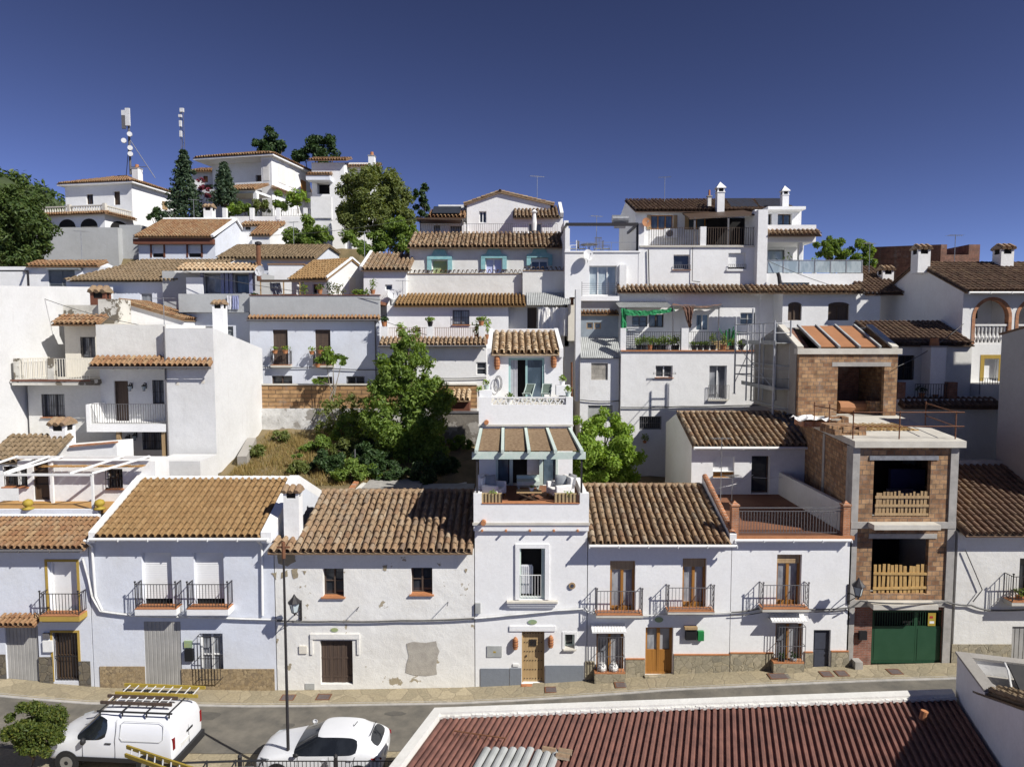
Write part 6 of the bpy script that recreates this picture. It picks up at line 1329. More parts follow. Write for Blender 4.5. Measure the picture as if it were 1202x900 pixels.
m = MB(); a,b = PX(507,250,54),PX(540,250,54); p = [(a,54.0,PZ(253.5,54)),(b,54.0,PZ(253.5,54)),(b,55.4,PZ(246,55.4)),(a,55.4,PZ(246,55.4))]; m.poly([(x,y,z + .25) for x,y,z in p]); m.poly([(x,y,z + .2) for x,y,z in p][::-1])
for k in range(4): q = p[k]; r_ = p[(k + 1) % 4]; m.poly([(q[0],q[1],q[2] + .25),(q[0],q[1],q[2] + .2),(r_[0],r_[1],r_[2] + .2),(r_[0],r_[1],r_[2] + .25)])
m.build('solar_panel','solar',h)
um = thing('parasol','folded cloth parasol standing on the skyline terrace','parasol',(PX(627,272,51),51,zt)); X = PX(627,262,51); m = MB(); m.tube([(X,51,zt),(X,51,PZ(246,51))],.03,6); m.build('pole','wood_pale',um); m = MB(); m.lathe((X,51),[(.16,PZ(271,51)),(.2,PZ(262,51)),(.12,PZ(251,51)),(.24,PZ(249,51)),(.05,PZ(246,51))],9); m.build('canopy','cloth_white',um)
antenna('tv antenna standing on the right slope of the skyline gable house',PX(630.5,240,56),56,PZ(245,56),2.6,1.2,(1,.3))
h = house('terraced_house','low white house with part shaded tile roof below the big hillside tree',PX(453,345,47),47,12)
w = Wall(h,47,427,477,316,380,4,'white',low=2,flat=False); Ze = PZ(317,46.8); Yr = roofY(298.5,46.8,Ze,.42); Zr = Ze + .42*(Yr - 46.8); w.zt = Ze; w.side = [(Yr,Zr),(52,Zr - .5)]; w.win((452,334,460.5,341),'white_paint','glass',0,0,depth=.15); w.build(); front_roof(h,'tile_old',PX(424,317,46.8),PX(481,317,46.8),46.7,Ze - .04,Yr,Zr,seed=130,sp=.3); mb = MB(); mb.beam((PX(424,317,46.8),46.7,Ze + .1),(PX(424,317,46.8),Yr,Zr + .15),.18,.3); mb.build('verge','white',h)
h = house('terraced_house','white house with two dark balcony doors and a long grey rendered roof parapet',PX(370,478,44),44,8)
w = Wall(h,44,294,446,373,480,8,'white_blue',low=2)
for a,b in ((320.5,338),(370,388)): w.blank((a,387,b,428),'wood_old',22,False,.15,'roller_shutter',.012)
w.balcony(317.5,341,428,431,412,.35,'concrete_pale'); w.balcony(367,391,428,431,412,.35,'concrete_pale'); w.win((319,441,343,451),'wood_old','glass',1,0,depth=.15); w.win((372,442,390,451),'wood_old','glass',1,0,depth=.15); w.win((406.5,441.5,428,454),'white_paint','glass',1,0,grille='iron',depth=.15)
w.build(); wbox(h,w.x0,w.x1,44.15,44.4,w.zt,PZ(347,44.2),'grey_render_and_shade','parapet'); wbox(h,w.x0 - .03,w.x1 + .03,44.1,44.45,PZ(347,44.2) + .002,PZ(347,44.2) + .06,'brown_trim','coping'); tile_roof(h,'tile_orange',(w.x0 - .05,43.68,w.zt - .14),(1,0,0),(0,.82,.4),w.x1 - w.x0 + .1,.5,seed=140,sp=.24,row=.5,name='tile_eave'); gutter(h,w.x0,w.x1,43.64,w.zt - .16,'iron_grey')
zt8 = PZ(347,44.2) - .35; wbox(h,w.x0 + .01,w.x1 - .01,44.41,52,zt8 - .2,zt8,'floor_red','terrace_floor'); downpipe(h,[(w.x1 - .25,43.9,w.zt - .2),(w.x1 - .25,43.93,PZ(450,44))],'iron_grey')
for x,y,z,lab,lf,fl in ((323,411,0,'trailing plant in a planter hung on the left end of the left balcony','leaf',None),(335,411,0,'small flowers in terracotta planter on the left balcony rail','leaf','petal_yellow'),(366,412,0,'plant in pale planter at the left end of the right balcony','leaf_bright',None),(376,411,0,'flowers in terracotta planter on the right balcony rail','leaf','flower_pink'),(385,411,0,'leafy plant at the right end of the right balcony rail','leaf_bright',None),(373,427,0,'row of small pots standing on the right balcony floor','leaf_dark',None)): pot_plant(lab,PX(x,y,43.6),43.58,PZ(y + 4,43.6),'terracotta',lf,.3,.17,.22,50,int(x) + 7,leaf=.08,flowers=fl)
Xc,Zc = PX(386,347,46.4),zt8; h = thing('garden_room','small white gable house with ochre tile roof on the parapet terrace','house',(Xc,46.4,Zc)); h.rotation_euler = (0,0,radians(-24))
w = Wall(h,46.4,0,0,None,None,5,'white_soft',X=(Xc - 3.2,Xc),zb=Zc - .2,zt=PZ(327,46.4),flat=False); Zp = PZ(305,48.6); w.side = [(48.9,Zp),(51.4,PZ(326,50.5))]; w.win((362,333,369,345),'wood_dark','glass',0,0,depth=.2); w.build(); front_roof(h,'tile_ochre',Xc - 3.3,Xc + .08,46.1,w.zt - .08,48.9,Zp + .02,back=(51.5,w.side[1][1]),seed=142,sp=.25,row=.36)
wbox(h,Xc + .004,Xc + .05,48.6,49.3,Zc,Zc + 1.9,'cream','door'); mb = MB(); mb.beam((Xc + .03,46.1,w.zt + .06),(Xc + .03,48.9,Zp + .16),.18,.12); mb.beam((Xc + .03,48.9,Zp + .16),(Xc + .03,51.5,w.side[1][1] + .1),.18,.12); mb.build('verge','white_clean',h)
aw = thing('awning','brown slatted pergola awning over the parapet terrace','awning',(PX(345,345,45.5),45.5,zt8)); m = MB(); zz = PZ(330,45)
m.beam((PX(305,331,45),45,zz),(PX(384,331,45),45,zz),.08,.12); m.box(PX(305,331,45),PX(352,331,45),45.05,46.3,zz + .07,zz + .1); m.build('slat_roof','wood_dark',aw)
for a in (306,333,352): m = MB(); m.beam((PX(a,340,45),45,zt8),(PX(a,340,45),45,zz),.07,.07,(1,0,0)); m.build('post','wood_pale',aw)
drape('shade_cloth','cloth_grey','dark cloth hanging on the left of the parapet terrace',[P(316,332,45.3),P(329,332,45.3),P(331,346,45.4),P(318,346,45.4)],8,4,0,21,'cloth',.07); drape('shade_cloth','cloth_white','pale folded parasol cloth beside the dark cloth',[P(348,334,45.3),P(352,334,45.3),P(354,347,45.3),P(347,347,45.3)],5,4,0,22,'cloth',.06)
for x,lab,lf,hh,mt,fl in ((357,'green climber under the small gable house eave','leaf_bright',1.0,'terracotta',None),(376,'hanging basket plant on the front of the small gable house','leaf',.4,'terracotta','flower_pink'),(388,'climbing plant at the corner of the small gable house','leaf_dark',1.1,'terracotta',None),(398,'large golden shrub in a pot by the white gable','leaf_olive',.9,'terracotta',None),(418,'red trough of flowers on the parapet terrace','leaf',.5,'red_paint','flower_pink'),(424,'green plant in terracotta pot right of the red trough','leaf_bright',.6,'terracotta',None),(430,'blue pot with plant near the end of the parapet','leaf',.5,'blue_plastic',None),(438,'leafy plant on the white corner block of the parapet terrace','leaf',.8,'terracotta',None),(299,'round clay pot at the left end of the parapet terrace','leaf_dark',.2,'terracotta',None)):
    pot_plant(lab,PX(x,342,45.2),45.1,zt8 + (.5 if x in (376,438) else .1),mt,lf,hh,.17,.28,80,int(x) + 3,leaf=.1,spread=.3 if x != 398 else .5,flowers=fl)
h = house('terraced_house','grey shaded house with blue curtains behind a rendered balcony parapet',PX(250,440,45),45,8)
w = Wall(h,45,193,294,366,480,7,'white_blue',low=2); w.win((264,383,274,405),'sheet_grey','grey_shutter',0,3,depth=.12); w.build()
wbox(h,PX(210.5,355,44.6),PX(294,355,44.6),44.5,44.75,PZ(366,44.5),PZ(345,44.6),'grey_render_and_shade','balcony_parapet'); wbox(h,PX(210.5,355,44.6),PX(294,355,44.6),44.48,46.5,PZ(366.5,44.5),PZ(365,44.5) - .05,'grey_render_and_shade','balcony_slab')
w2 = Wall(h,46.6,190,298,318,None,4,'grey_render_and_shade',zb=w.zt - .3); w2.win((240.5,322,259,344),'iron_grey','glass_curtain',0,0,name='glass_door'); w2.win((276,322,292,344),'iron_grey','glass_blue',0,0,name='glass_door'); w2.build()
for a in (236,260,265,270,293): wbox(h,PX(a,333,46.5),PX(a + 3.6,333,46.5),46.4,46.5,PZ(346,46.5),PZ(320,46.5),'curtain_blue','outdoor_curtain')
x0,x1 = PX(206,316,45.6),PX(300,316,45.6); tile_roof(h,'tile_pale',(x0,45.5,PZ(318.5,45.5)),(1,0,0),(0,.92,.38),x1 - x0,1.5,seed=150,sp=.3); wbox(h,x0,x1,45.45,45.52,PZ(320,45.5),PZ(318,45.5),'white_aged','fascia')
wbox(h,PX(211,335,45),PX(231,335,45),45.9,45.98,PZ(345,45.9),PZ(325.5,45.9),'white_clean','screen_wall'); 
pp = thing('flue_pipe','tall rusty flue pipe with black cowl rising behind the satellite dish','pipe',(PX(303.5,318,46.3),46.3,PZ(330,46.3))); X = PX(303.5,300,46.3); m = MB(); m.tube([(X,46.3,PZ(330,46.3)),(X,46.3,PZ(288,46.3))],.15,10); m.build('pipe','rust',pp); m = MB(); m.lathe((X,46.3),[(.1,PZ(288,46.3)),(.23,PZ(287,46.3)),(.23,PZ(284.5,46.3)),(.08,PZ(283.5,46.3))],10); m.build('cowl','iron',pp)
dish('large white satellite dish on the left end of the parapet terrace',PX(305,318,45.2),45.2,PZ(318,45.2),.33,(-.15,-1,.2))
drape('laundry','curtain','pale towel hanging over the grey balcony parapet',[P(266,347,44.4),P(271,347,44.4),P(271,363,44.4),P(267,363,44.4)],6,4,0,31,'laundry',.03); drape('laundry','curtain_blue','dark blue towel hanging over the grey balcony parapet',[P(272,347,44.4),P(280,347,44.4),P(280,363,44.4),P(272.5,363,44.4)],6,4,0,32,'laundry',.03)
h = house('terraced_house','blue shaded house under a wide grey brown tile roof at left',PX(140,372,47),47,10)
w = Wall(h,47,79,194,331,400,6,'white_blue',low=3,flat=False); Ze = PZ(330,46.7); Yr = roofY(305.5,46.7,Ze,.42); Zr = Ze + .42*(Yr - 46.7); w.zt = Ze; w.side = [(Yr,Zr),(56,Zr - 1)]; w.win((165,344,179,370),'curtain','glass_curtain',0,0,depth=.1); w.build(); xl,xr = PX(77,330,46.7),PX(208,330,46.7); Lr = sqrt((Yr - 46.5) ** 2 + (Zr - Ze) ** 2); sk = 3.0
tile_roof(h,'tile_grey',(xl,46.5,Ze - .05),(1,0,0),(0,(Yr - 46.5)/Lr,(Zr - Ze)/Lr),xr - xl + 2.2,Lr,seed=155,sp=.26,row=.4,inside=lambda u,v: u > sk*v/Lr and u < (xr - xl) + 2.2*v/Lr)
mb = MB(); mb.poly([(xl + sk,Yr,Zr - .02),(xr + 2.2,Yr,Zr - .02),(xr,46.6,Ze - .06),(xl,46.6,Ze - .06)]); mb.build('roof_deck','tile_under',h)
mb = MB(); mb.poly([(xr,46.6,Ze - .05),(xr + .8,48,Ze - .1),(xr + 2.2,Yr,Zr - .02)]); mb.build('gable_trim','white',h)
h = house('terraced_house','white house with long grey tile roof and lit right gable below the garden trees',PX(330,320,53),53,14)
w = Wall(h,53,258,370,303,335,6,'white_blue',low=3,flat=False); Ze = PZ(303.5,52.7); Yr = roofY(289,52.7,Ze,.36); Zr = Ze + .36*(Yr - 52.7); w.zt = Ze; w.side = [(Yr,Zr),(60.5,Zr - .2)]; w.build(); front_roof(h,'tile_grey',PX(254,303,52.7),PX(371,303,52.7),52.5,Ze - .06,Yr,Zr,back=(60.5,Zr - .2),seed=160,sp=.28); wbox(h,PX(315,320,51.5),PX(356,320,51.5),51.5,52.9,PZ(345,51.5),PZ(311,51.5),'white_clean','low_wall'); wbox(h,PX(314,311,51.5),PX(357,311,51.5),51.45,52.9,PZ(311,51.5) + .002,PZ(311,51.5) + .1,'tile_orange','coping')
h = house('gable_house','white house with brown framed windows and bright lit gable on the left hillside',PX(215,305,60),60,16)
w = Wall(h,60,163,253,279,320,9,'white_blue',low=3,flat=False); Ze = PZ(279,59.6); w.zt = Ze; Zp = PZ(259,64.5); w.side = [(64.5,Zp),(69,Ze + .1)]
for a,b in ((178.5,192),(221,236)): w.blank((a,285,b,302),'white_blind',8,False,.2,'roller_shutter',.01,lift=.28); 
for a,b in ((178.5,192),(221,236)):
    x0,x1,z0,z1 = w.rect(a,285,b,302); t = MB(); t.box(x0 - .15,x0 - .003,59.95,59.997,z0,z1 + .15); t.box(x1 + .003,x1 + .15,59.95,59.997,z0,z1 + .15); t.box(x0 - .003,x1 + .003,59.95,59.997,z1 + .003,z1 + .15); t.build('surround','brown_trim',h)
w.build(); front_roof(h,'tile_orange',PX(158,279,59.6),w.x1,59.3,Ze - .02,64.5,Zp,back=(69.2,Ze),seed=165,sp=.26); wbox(h,w.x0 - .2,w.x1,59.5,59.997,Ze - .55,Ze - .1,'brown_trim','eave_board'); ridge(h,'white_paint',(w.x0,64.5,Zp + .12),(w.x1,64.5,Zp + .12),.16); mb = MB(); mb.beam((w.x1 + .05,59.3,Ze + .1),(w.x1 + .05,64.5,Zp + .14),.25,.2); mb.beam((w.x1 + .05,64.5,Zp + .14),(w.x1 + .05,69.2,Ze + .12),.25,.2); mb.build('verge','white_clean',h)
chimney(h,(239,247,249,262),64.7,body='white_clean',cap='tile')
h = house('small_house','little white house with two stepped tile roofs right of the lit gable',PX(310,290,66),66,19)
w = Wall(h,66,284,330,265,300,4,'white',low=2); w.win((288,266,294,270),'wood_dark','glass',0,0); w.build(); tile_roof(h,'tile_orange',(PX(282,265,65.8),65.7,PZ(265.5,65.8)),(1,0,0),(0,.9,.36),PX(331,265,65.8) - PX(282,265,65.8),2.3,seed=170,sp=.28); w = Wall(h,62.5,296,311,277,300,3.4,'white',low=2,side=[(65.9,PZ(268,65.9))]); w.x1 = PX(317,280,62.5); w.build(); tile_roof(h,'tile_orange',(w.x0 - .2,62.3,PZ(277,62.4)),(1,0,0),(0,.9,.42),w.x1 - w.x0 + .3,3.2,seed=171,sp=.28)
h = house('terraced_house','low white house with grey awned window above the big blank wall, far left',PX(60,345,49),49,12)
w = Wall(h,49,-30,128,313,350,4,'white',low=3); w.win((57,317,88,339),'grey_shutter','grey_shutter',1,3,depth=.1,name='shuttered_window'); w.pbox((54,314.5,92,316.5),'grey_shutter',.5,name='window_hood'); w.build(); tile_roof(h,'tile_orange',(PX(30,313,48.7),48.7,PZ(313,48.7)),(1,0,0),(0,.94,.33),PX(115,313,48.7) - PX(30,313,48.7),1.4,seed=175,sp=.28)
m = MB(); Y = 46.8; zz = PZ(318,Y); m.beam((PX(-30,318,Y),Y,zz),(PX(33,318,Y),Y,zz),.1,.1); m.beam((PX(33,328,Y),Y,PZ(345,Y)),(PX(33,328,Y),Y,zz),.1,.1,(1,0,0)); m.beam((PX(33,318,Y),Y,zz),(PX(30,318,49),48.95,zz + .1),.1,.1); m.build('pergola','iron',h)
XW = -26.8; h = house('large_house','huge blank white side wall at the left picture edge',XW - 5,31,4); w = Wall(h,31,0,0,None,None,15.2,'white_soft',X=(XW - 10,XW),zb=2,zt=PZ(341,35),flat=True,side=[(46.2,PZ(337,46.2))]); w.build()
h = house('terraced_house','bright white house with tiled awning strip and railed recessed balconies, left',PX(175,540,36),36,6)
Y = 36.0; Zbot = PZ(552,Y); xB = PX(121,470,Y + 1.3)
w = Wall(h,Y,194,252.5,382,545,7,'white_soft',low=.5,flat=True,side=[(43,PZ(409,43))]); w.zt = PZ(385,Y)
w.pbox((236,446,240,450),'cream',.01,name='vent_cover'); w.pbox((206.5,448,210.5,452),'cream',.01,name='vent_cover'); w.build()
w2 = Wall(h,Y + 1.3,119,194,430,540,5.6,'white_soft',low=.5); w2.win((134.5,447,151,494),'wood_old','wood_old',0,0,name='door',depth=.15); w2.win((179,446,192.5,474),'iron_grey','glass_curtain',1,0,grille='iron'); w2.win((167,507,192,528),'iron_grey','glass_curtain',1,0,grille='iron'); w2.x1 = w.x0 + .02; w2.build()
zb0,zb1 = PZ(497.5,Y),PZ(506.5,Y); xa = PX(103,500,Y); wbox(h,xa,w.x0,Y - .1,Y + 1.29,zb1,zb0,'white_clean','balcony_slab'); wbox(h,xa,xa + .2,Y - .1,Y + 1.29,zb0,PZ(474.5,Y),'white_clean','balcony_wall'); m = MB(); bars(m,(xa + .3,Y - .05,0),(w.x0,Y - .05,0),zb0 + .05,PZ(474,Y),.13,.011); m.build('railing','iron_grey',h)
wbox(h,w2.x0 - .0,w.x1 - .02,Y - .02,Y + .28,PZ(418,Y),PZ(382,Y),'white_aged','roof_parapet') if False else None
w5 = Wall(h,Y + .3,112,253,381,None,6.6,'white_aged',name='upper_wall',zb=PZ(432,Y) ,flat=True); w5.x1 = w.x0 + .01; w5.build(); wbox(h,w5.x0,w.x0,Y + .003,Y + 1.3,PZ(431,Y) - .1,PZ(431,Y) + .02,'white_clean','soffit')
tile_roof(h,'tile_orange',(PX(104.5,430,Y - .35),Y - .4,PZ(430.5,Y - .4)),(1,0,0),(0,.8,.52),PX(247,430,Y - .4) - PX(104.5,430,Y - .4),.85,seed=180,sp=.27,row=.42,name='tile_awning'); gutter(h,PX(104.5,430,Y - .4),PX(247,430,Y - .4),Y - .45,PZ(431.5,Y - .45),'iron_grey',.05)
for a in (139,192): m = MB(); m.beam((PX(a,520,Y),Y + .1,Zbot - .4),(PX(a,520,Y),Y + .1,zb1),.2,.2,(1,0,0)); m.build('balcony_post','wood_pale',h)
chimney(h,(249.5,362,262,392),40.6,body='white_clean',cap='tile'); downpipe(h,[(PX(193.5,430,Y - .1),Y - .06,PZ(383,Y)),(PX(193.5,430,Y - .1),Y - .06,PZ(540,Y))],'iron_grey'); antenna('tv antenna on the roof parapet of the bright white house',PX(193,385,37),37,PZ(384,37),1.6,1.2,(1,-.2))
Y3 = 37.4; wl = Wall(h,Y3,34,120,452,530,5,'white_aged',low=2.5,name='wing_wall'); wl.win((49,462.5,76,489.5),'iron_grey','glass_curtain',1,0,grille='iron',depth=.3,sill='brick_trim'); wl.x1 = w2.x0 - .01; wl.build()
zc0,zc1 = PZ(446,36.4),PZ(452,36.4); x0,x1 = PX(15.5,450,36.4),PX(108,450,36.4); wbox(h,x0,x1,36.3,Y3 + 1.9,zc1,zc0,'white_worn','terrace_slab'); wbox(h,x0 - .05,x1,36.25,36.29,zc0 - .06,zc0 + .03,'brown_trim','slab_trim'); m = MB(); zr = PZ(421,36.4)
bars(m,(x0 + .3,36.36,0),(x1 - .1,36.36,0),zc0 + .05,zr,.14,.013); bars(m,(x0 + .1,36.4,0),(x0 + .1,Y3 + 1.8,0),zc0 + .05,zr,.14,.013); m.build('railing','cream',h)
for a in (16,56): wbox(h,PX(a,435,36.3),PX(a + 7,435,36.3),36.3,36.62,zc0 + .002,PZ(420.5,36.3),'white_worn','terrace_pillar')
wu = Wall(h,Y3 + 1.9,75,114,380,None,4,'cream',zb=zc0 - .3,name='wing_upper_wall'); wu.win((94.5,395.5,112,420),'iron_grey','glass_curtain',1,0,depth=.25,grille='iron'); wu.x1 = w5.x0 + .3; wu.build(); tile_roof(h,'tile_orange',(PX(61,382,38.4),38.3,PZ(381.5,38.4)),(1,0,0),(0,.9,.42),PX(116,382,38.4) - PX(61,382,38.4),1.2,seed=182,sp=.27)
wbox(h,PX(74,365,40.2),PX(116,365,40.2),40.2,40.5,PZ(383,40.2),PZ(358,40.2),'white_worn','rough_parapet'); wbox(h,PX(115.5,365,39.8),PX(138,365,39.8),39.8,41.2,PZ(388,39.8),PZ(351,39.8),'white_worn','chimney_breast'); chimney(h,(106,350,124,362),40.6,body='brown_trim',cap='tile',D=.6)
h = house('small_house','white shed gable with sloping tiled verge behind the bright white house',PX(175,381,42),42,12)
X0,X1 = PX(138,365,43.5),PX(216,378,43.5); m = MB(); za,zb = PZ(353,43.5),PZ(376,43.5); m.v = []; m.poly([(X0,43.5,11),(X1,43.5,11),(X1,43.5,zb),(X0,43.5,za)]); m.poly([(X1,43.5,11),(X1,47,11),(X1,47,zb),(X1,43.5,zb)]); m.poly([(X0,43.5,za),(X1,43.5,zb),(X1,46.9,zb),(X0,46.9,za)]); m.build('wall','white_clean',h); L = sqrt((X1 - X0) ** 2 + (za - zb) ** 2); tile_roof(h,'tile_orange',(X1 + .1,43.35,zb),(0,1,0),(-(X1 - X0)/L,0,(za - zb)/L),3.4,L,seed=185,sp=.28)
h = house('small_house','low house with mossy tile roof and stubby white chimney behind the pergola',PX(60,540,33.5),33.5,6)
Yc = 34.2; chimney(h,(58.5,506,77,524),Yc,body='white_clean',cap='tile'); tile_roof(h,'tile_grey',(PX(-20,543,32.6),32.5,PZ(543,32.6)),(1,0,0),(0,.9,.44),PX(57,540,32.6) - PX(-20,540,32.6),2.3,seed=190,sp=.28); wbox(h,PX(-20,540,32.7),PX(57,540,32.7),32.75,35,4,PZ(543,32.7),'white','wall')
m = MB(); a,b = PX(60,525,34),PX(137,525,34); m.poly([(a,34,4),(b,34,4),(b,34,PZ(520,34)),(a,34,PZ(526,34))]); m.poly([(b,34,4),(b,35.5,4),(b,35.5,PZ(520,34)),(b,34,PZ(520,34))]); m.poly([(a,34,PZ(526,34)),(b,34,PZ(520,34)),(b,35.5,PZ(520,34)),(a,35.5,PZ(526,34))]); m.build('parapet_wall','white_clean',h); m = MB(); m.beam((a + 1,34,PZ(524.5,34) + .05),(b,34,PZ(520,34) + .05),.3,.08,(0,0,1)); m.build('coping','brick_trim',h)
wbox(h,PX(180,540,33.5),PX(235,545,33.5),33.5,35.5,4,PZ(541,33.5),'white_soft','yard_wall')
gw = thing('garden_wall','long brown block wall on top of whitewashed rubble, behind the garden','wall',(PX(370,500,42.8),42.8,8)); x0,x1 = PX(306,480,42.9),PX(560,480,42.9); wbox(gw,x0,x1,42.75,42.98,PZ(479,42.8),PZ(452,42.8),'brick_block','block_wall'); wbox(gw,x0,x1,42.6,42.97,5.5,PZ(479,42.8) - .002,'rubble','rubble_wall'); wbox(gw,x0,x1,42.7,43.0,PZ(452,42.8) + .002,PZ(451,42.8) + .03,'concrete_pale','coping')
gwv = thing('garden_wall','white villa garden wall with iron railing panels on the hill','wall',(PX(335,275,66.5),66.5,22)); wbox(gwv,PX(270,265,66.9),PX(389,265,66.9),66.9,67.2,18,PZ(254,66.9),'white','masonry')
for a in (261,293,324,356,385): wbox(gwv,PX(a,250,66.85),PX(a + 4.5,250,66.85),66.85,67.25,PZ(258,66.85),PZ(244,66.85),'white_clean','pillar')
for a,b in ((297.5,324),(328.5,356),(360.5,385)): m = MB(); bars(m,(PX(a,250,67),67.05,0),(PX(b,250,67),67.05,0),PZ(253.5,67),PZ(245.5,67),.16,.014); m.build('railing','iron',gwv)
wbox(gwv,PX(365,240,66.8),PX(389,240,66.8),66.75,67.3,PZ(256,66.8),PZ(231,66.8),'white','high_wall')
Xc,Yc = PX(155,230,78),78.0; Zg = PZ(275,74); h = thing('villa','white hilltop house with phone mast, arcade and balustraded terrace','house',(Xc,Yc,Zg)); h.rotation_euler = (0,0,radians(-10))
Ze = PZ(214,Yc); w = Wall(h,Yc,0,0,None,None,8,'white',X=(Xc - 8.6,Xc),zb=Zg - 4,zt=Ze + .1); w.win((94,226,103,238),'wood_dark','glass',1,0); w.win((131,224,139,240),'wood_dark','wood_dark',0,0,name='door'); w.build(); 
m = MB(); m.box(Xc - .003,Xc + .04,Yc + 5,Yc + 5.9,PZ(240,80),PZ(230,80)); m.build('window','wood_pale',h)
def hip_roof(h,mat,x0,x1,y0,y1,ze,pitch,seed,sp=.3,row=.45,faces='fr'):
    W,D = x1 - x0,y1 - y0; hr = min(W,D)/2*pitch; half = min(W,D)/2; L = sqrt(half ** 2 + hr ** 2); v = (half/L,hr/L); m = MB()
    rx0,rx1 = (x0 + half,x1 - half) if W >= D else ((x0 + x1)/2,)*2; ry0,ry1 = ((y0 + y1)/2,)*2 if W >= D else (y0 + half,y1 - half)
    A,B,C_,D_ = (x0,y0,ze),(x1,y0,ze),(x1,y1,ze),(x0,y1,ze); R0,R1 = (rx0,ry0,ze + hr),(rx1,ry1,ze + hr)
    m.poly([A,B,C_,D_][::-1])
    if W >= D: m.poly([A,B,R1,R0]); m.poly([B,C_,R1]); m.poly([C_,D_,R0,R1]); m.poly([D_,A,R0])
    else: m.poly([A,B,R0]); m.poly([B,C_,R1,R0]); m.poly([C_,D_,R1]); m.poly([D_,A,R0,R1])
    m.v = [(a,b,c + .02) for a,b,c in m.v]; o = m.build('roof','tile_under',h)
    ins = lambda w_: (lambda u,q: q/L*half < u < w_ - q/L*half)
    tile_roof(h,mat,A,(1,0,0),(0,v[0],v[1]),W,L,seed=seed,sp=sp,row=row,inside=ins(W),name='roof_tiles'); tile_roof(h,mat,B,(0,1,0),(-v[0],0,v[1]),D,L,seed=seed + 1,sp=sp,row=row,inside=ins(D),name='roof_tiles')
    if 'l' in faces: tile_roof(h,mat,D_,(0,-1,0),(v[0],0,v[1]),D,L,seed=seed + 2,sp=sp,row=row,inside=ins(D),name='roof_tiles')
    e = MB(); e.box(x0 + .05,x1 - .05,y0 + .05,y1 - .05,ze - .16,ze - .005); e.build('eave','white',h)
    return R0,R1
hip_roof(h,'tile_orange',Xc - 9.2,Xc + .6,Yc - .6,Yc + 8.6,Ze,.36,200,faces='frl')
zfl = PZ(251,74); ya = 73.8; wa = Wall(h,ya,0,0,None,None,Yc - ya - .01,'white',X=(Xc - 8.8,Xc),zb=Zg - 3,zt=zfl,name='arcade_wall')
for k in range(3):
    x0 = Xc - 8.4 + k*2.7; wa.holes.append((x0,x0 + 2.1,Zg - .5,zfl - 1.3,1.0)); g = MB(); n = 10; cx = x0 + 1.05
    g.box(x0,x0 + 2.1,ya + 1.0,ya + 1.05,Zg - .5,zfl - .4); g.poly([(cx + 1.05*cos(t*pi/n),ya - .004,zfl - 1.31 + .85*sin(t*pi/n)) for t in range(n + 1)][::-1]); g.build('arch_opening','dark_void',h)
g = MB(); n = 10; g.poly([(Xc + .004,ya + 2.2 + 1.5*cos(t*pi/n),zfl - 1.5 + 1.05*sin(t*pi/n)) for t in range(n + 1)] + [(Xc + .004,ya + .7,Zg - .5),(Xc + .004,ya + 3.7,Zg - .5)]); g.build('arch_opening','dark_void',h); wa.build()
tile_roof(h,'tile_orange',(Xc - 9.3,ya - .6,zfl - .1),(1,0,0),(0,.92,.38),9.9,.7,seed=205,sp=.3,name='tile_skirt'); tile_roof(h,'tile_orange',(Xc + .6,ya - .5,zfl - .1),(0,1,0),(-.92,0,.38),4.6,.7,seed=206,sp=.3,name='tile_skirt')
m = MB(); zr = PZ(241,74)
for (p,q) in (((Xc - 8.8,ya + .15),(Xc - .1,ya + .15)),((Xc - .1,ya + .15),(Xc - .1,Yc - .1))):
    m.beam((*p,zr),(*q,zr),.2,.12); m.beam((*p,zfl + .15),(*q,zfl + .15),.2,.12); n = 28 if p[1] == q[1] else 14
    for k in range(n): u = (k + .5)/n; x,y = p[0] + (q[0] - p[0])*u,p[1] + (q[1] - p[1])*u; m.lathe((x,y),[(.06,zfl + .2),(.1,zfl + .45),(.05,zfl + .75),(.07,zr - .05)],6)
for p in ((Xc - 8.8,ya + .15),(Xc - .1,ya + .15),(Xc - 4.4,ya + .15)): m.box(p[0] - .17,p[0] + .17,p[1] - .17,p[1] + .17,zfl,zr + .2)
m.build('balustrade','concrete_pale',h); chimney(h,(148.5,197,156.5,213),80.5,body='white',cap='pot',D=.8)
rt = thing('retaining_wall','tall grey rendered retaining wall below the hilltop arcade','wall',(PX(110,306,71.5),71.5,18)); wbox(rt,PX(40,290,71.5),PX(139,290,71.5),71.5,73.5,16,PZ(267,71.5),'grey_render_and_shade','masonry'); wbox(rt,PX(139,290,72),PX(164,290,72),72.3,75,16,PZ(264,72.3),'grey_render_and_shade','masonry')
Ym = 81.0; Xm = PX(152,170,Ym); z0 = PZ(205,Ym); mt = thing('phone_mast','mobile phone mast with white panel antennas on the left hilltop house','antenna',(Xm,Ym,z0)); m = MB(); m.tube([(Xm,Ym,z0),(Xm,Ym,PZ(140,Ym))],.13,8)
for dx,dy in ((2.6,.5),(-1.0,.8)): m.tube([(Xm,Ym,PZ(163,Ym)),(Xm + dx,Ym + dy,z0 - .3)],.04,5)
m.tube([(Xm,Ym,PZ(196,Ym)),(Xm + 1.9,Ym,PZ(196,Ym))],.04,5); m.build('pole','iron_grey',mt)
for dx,y0,y1,wd,mm in ((.05,128,148.5,.5,'dish'),(-.42,130.5,136.5,.42,'dish'),(-.42,136.8,152,.42,'iron_grey')): m = MB(); m.box(Xm + dx - wd/2,Xm + dx + wd/2,Ym - .35,Ym - .15,PZ(y1,Ym),PZ(y0,Ym)); m.build('panel_antenna',mm,mt)
for dx,y in ((.25,159),(-.45,166.5),(.25,175),(.25,182)): m = MB(); c = Vector((Xm + dx,Ym - .3,PZ(y,Ym))); m.tube([c,c + Vector((.1,-.25,0))],.28,10); m.build('dish_antenna','dish',mt)
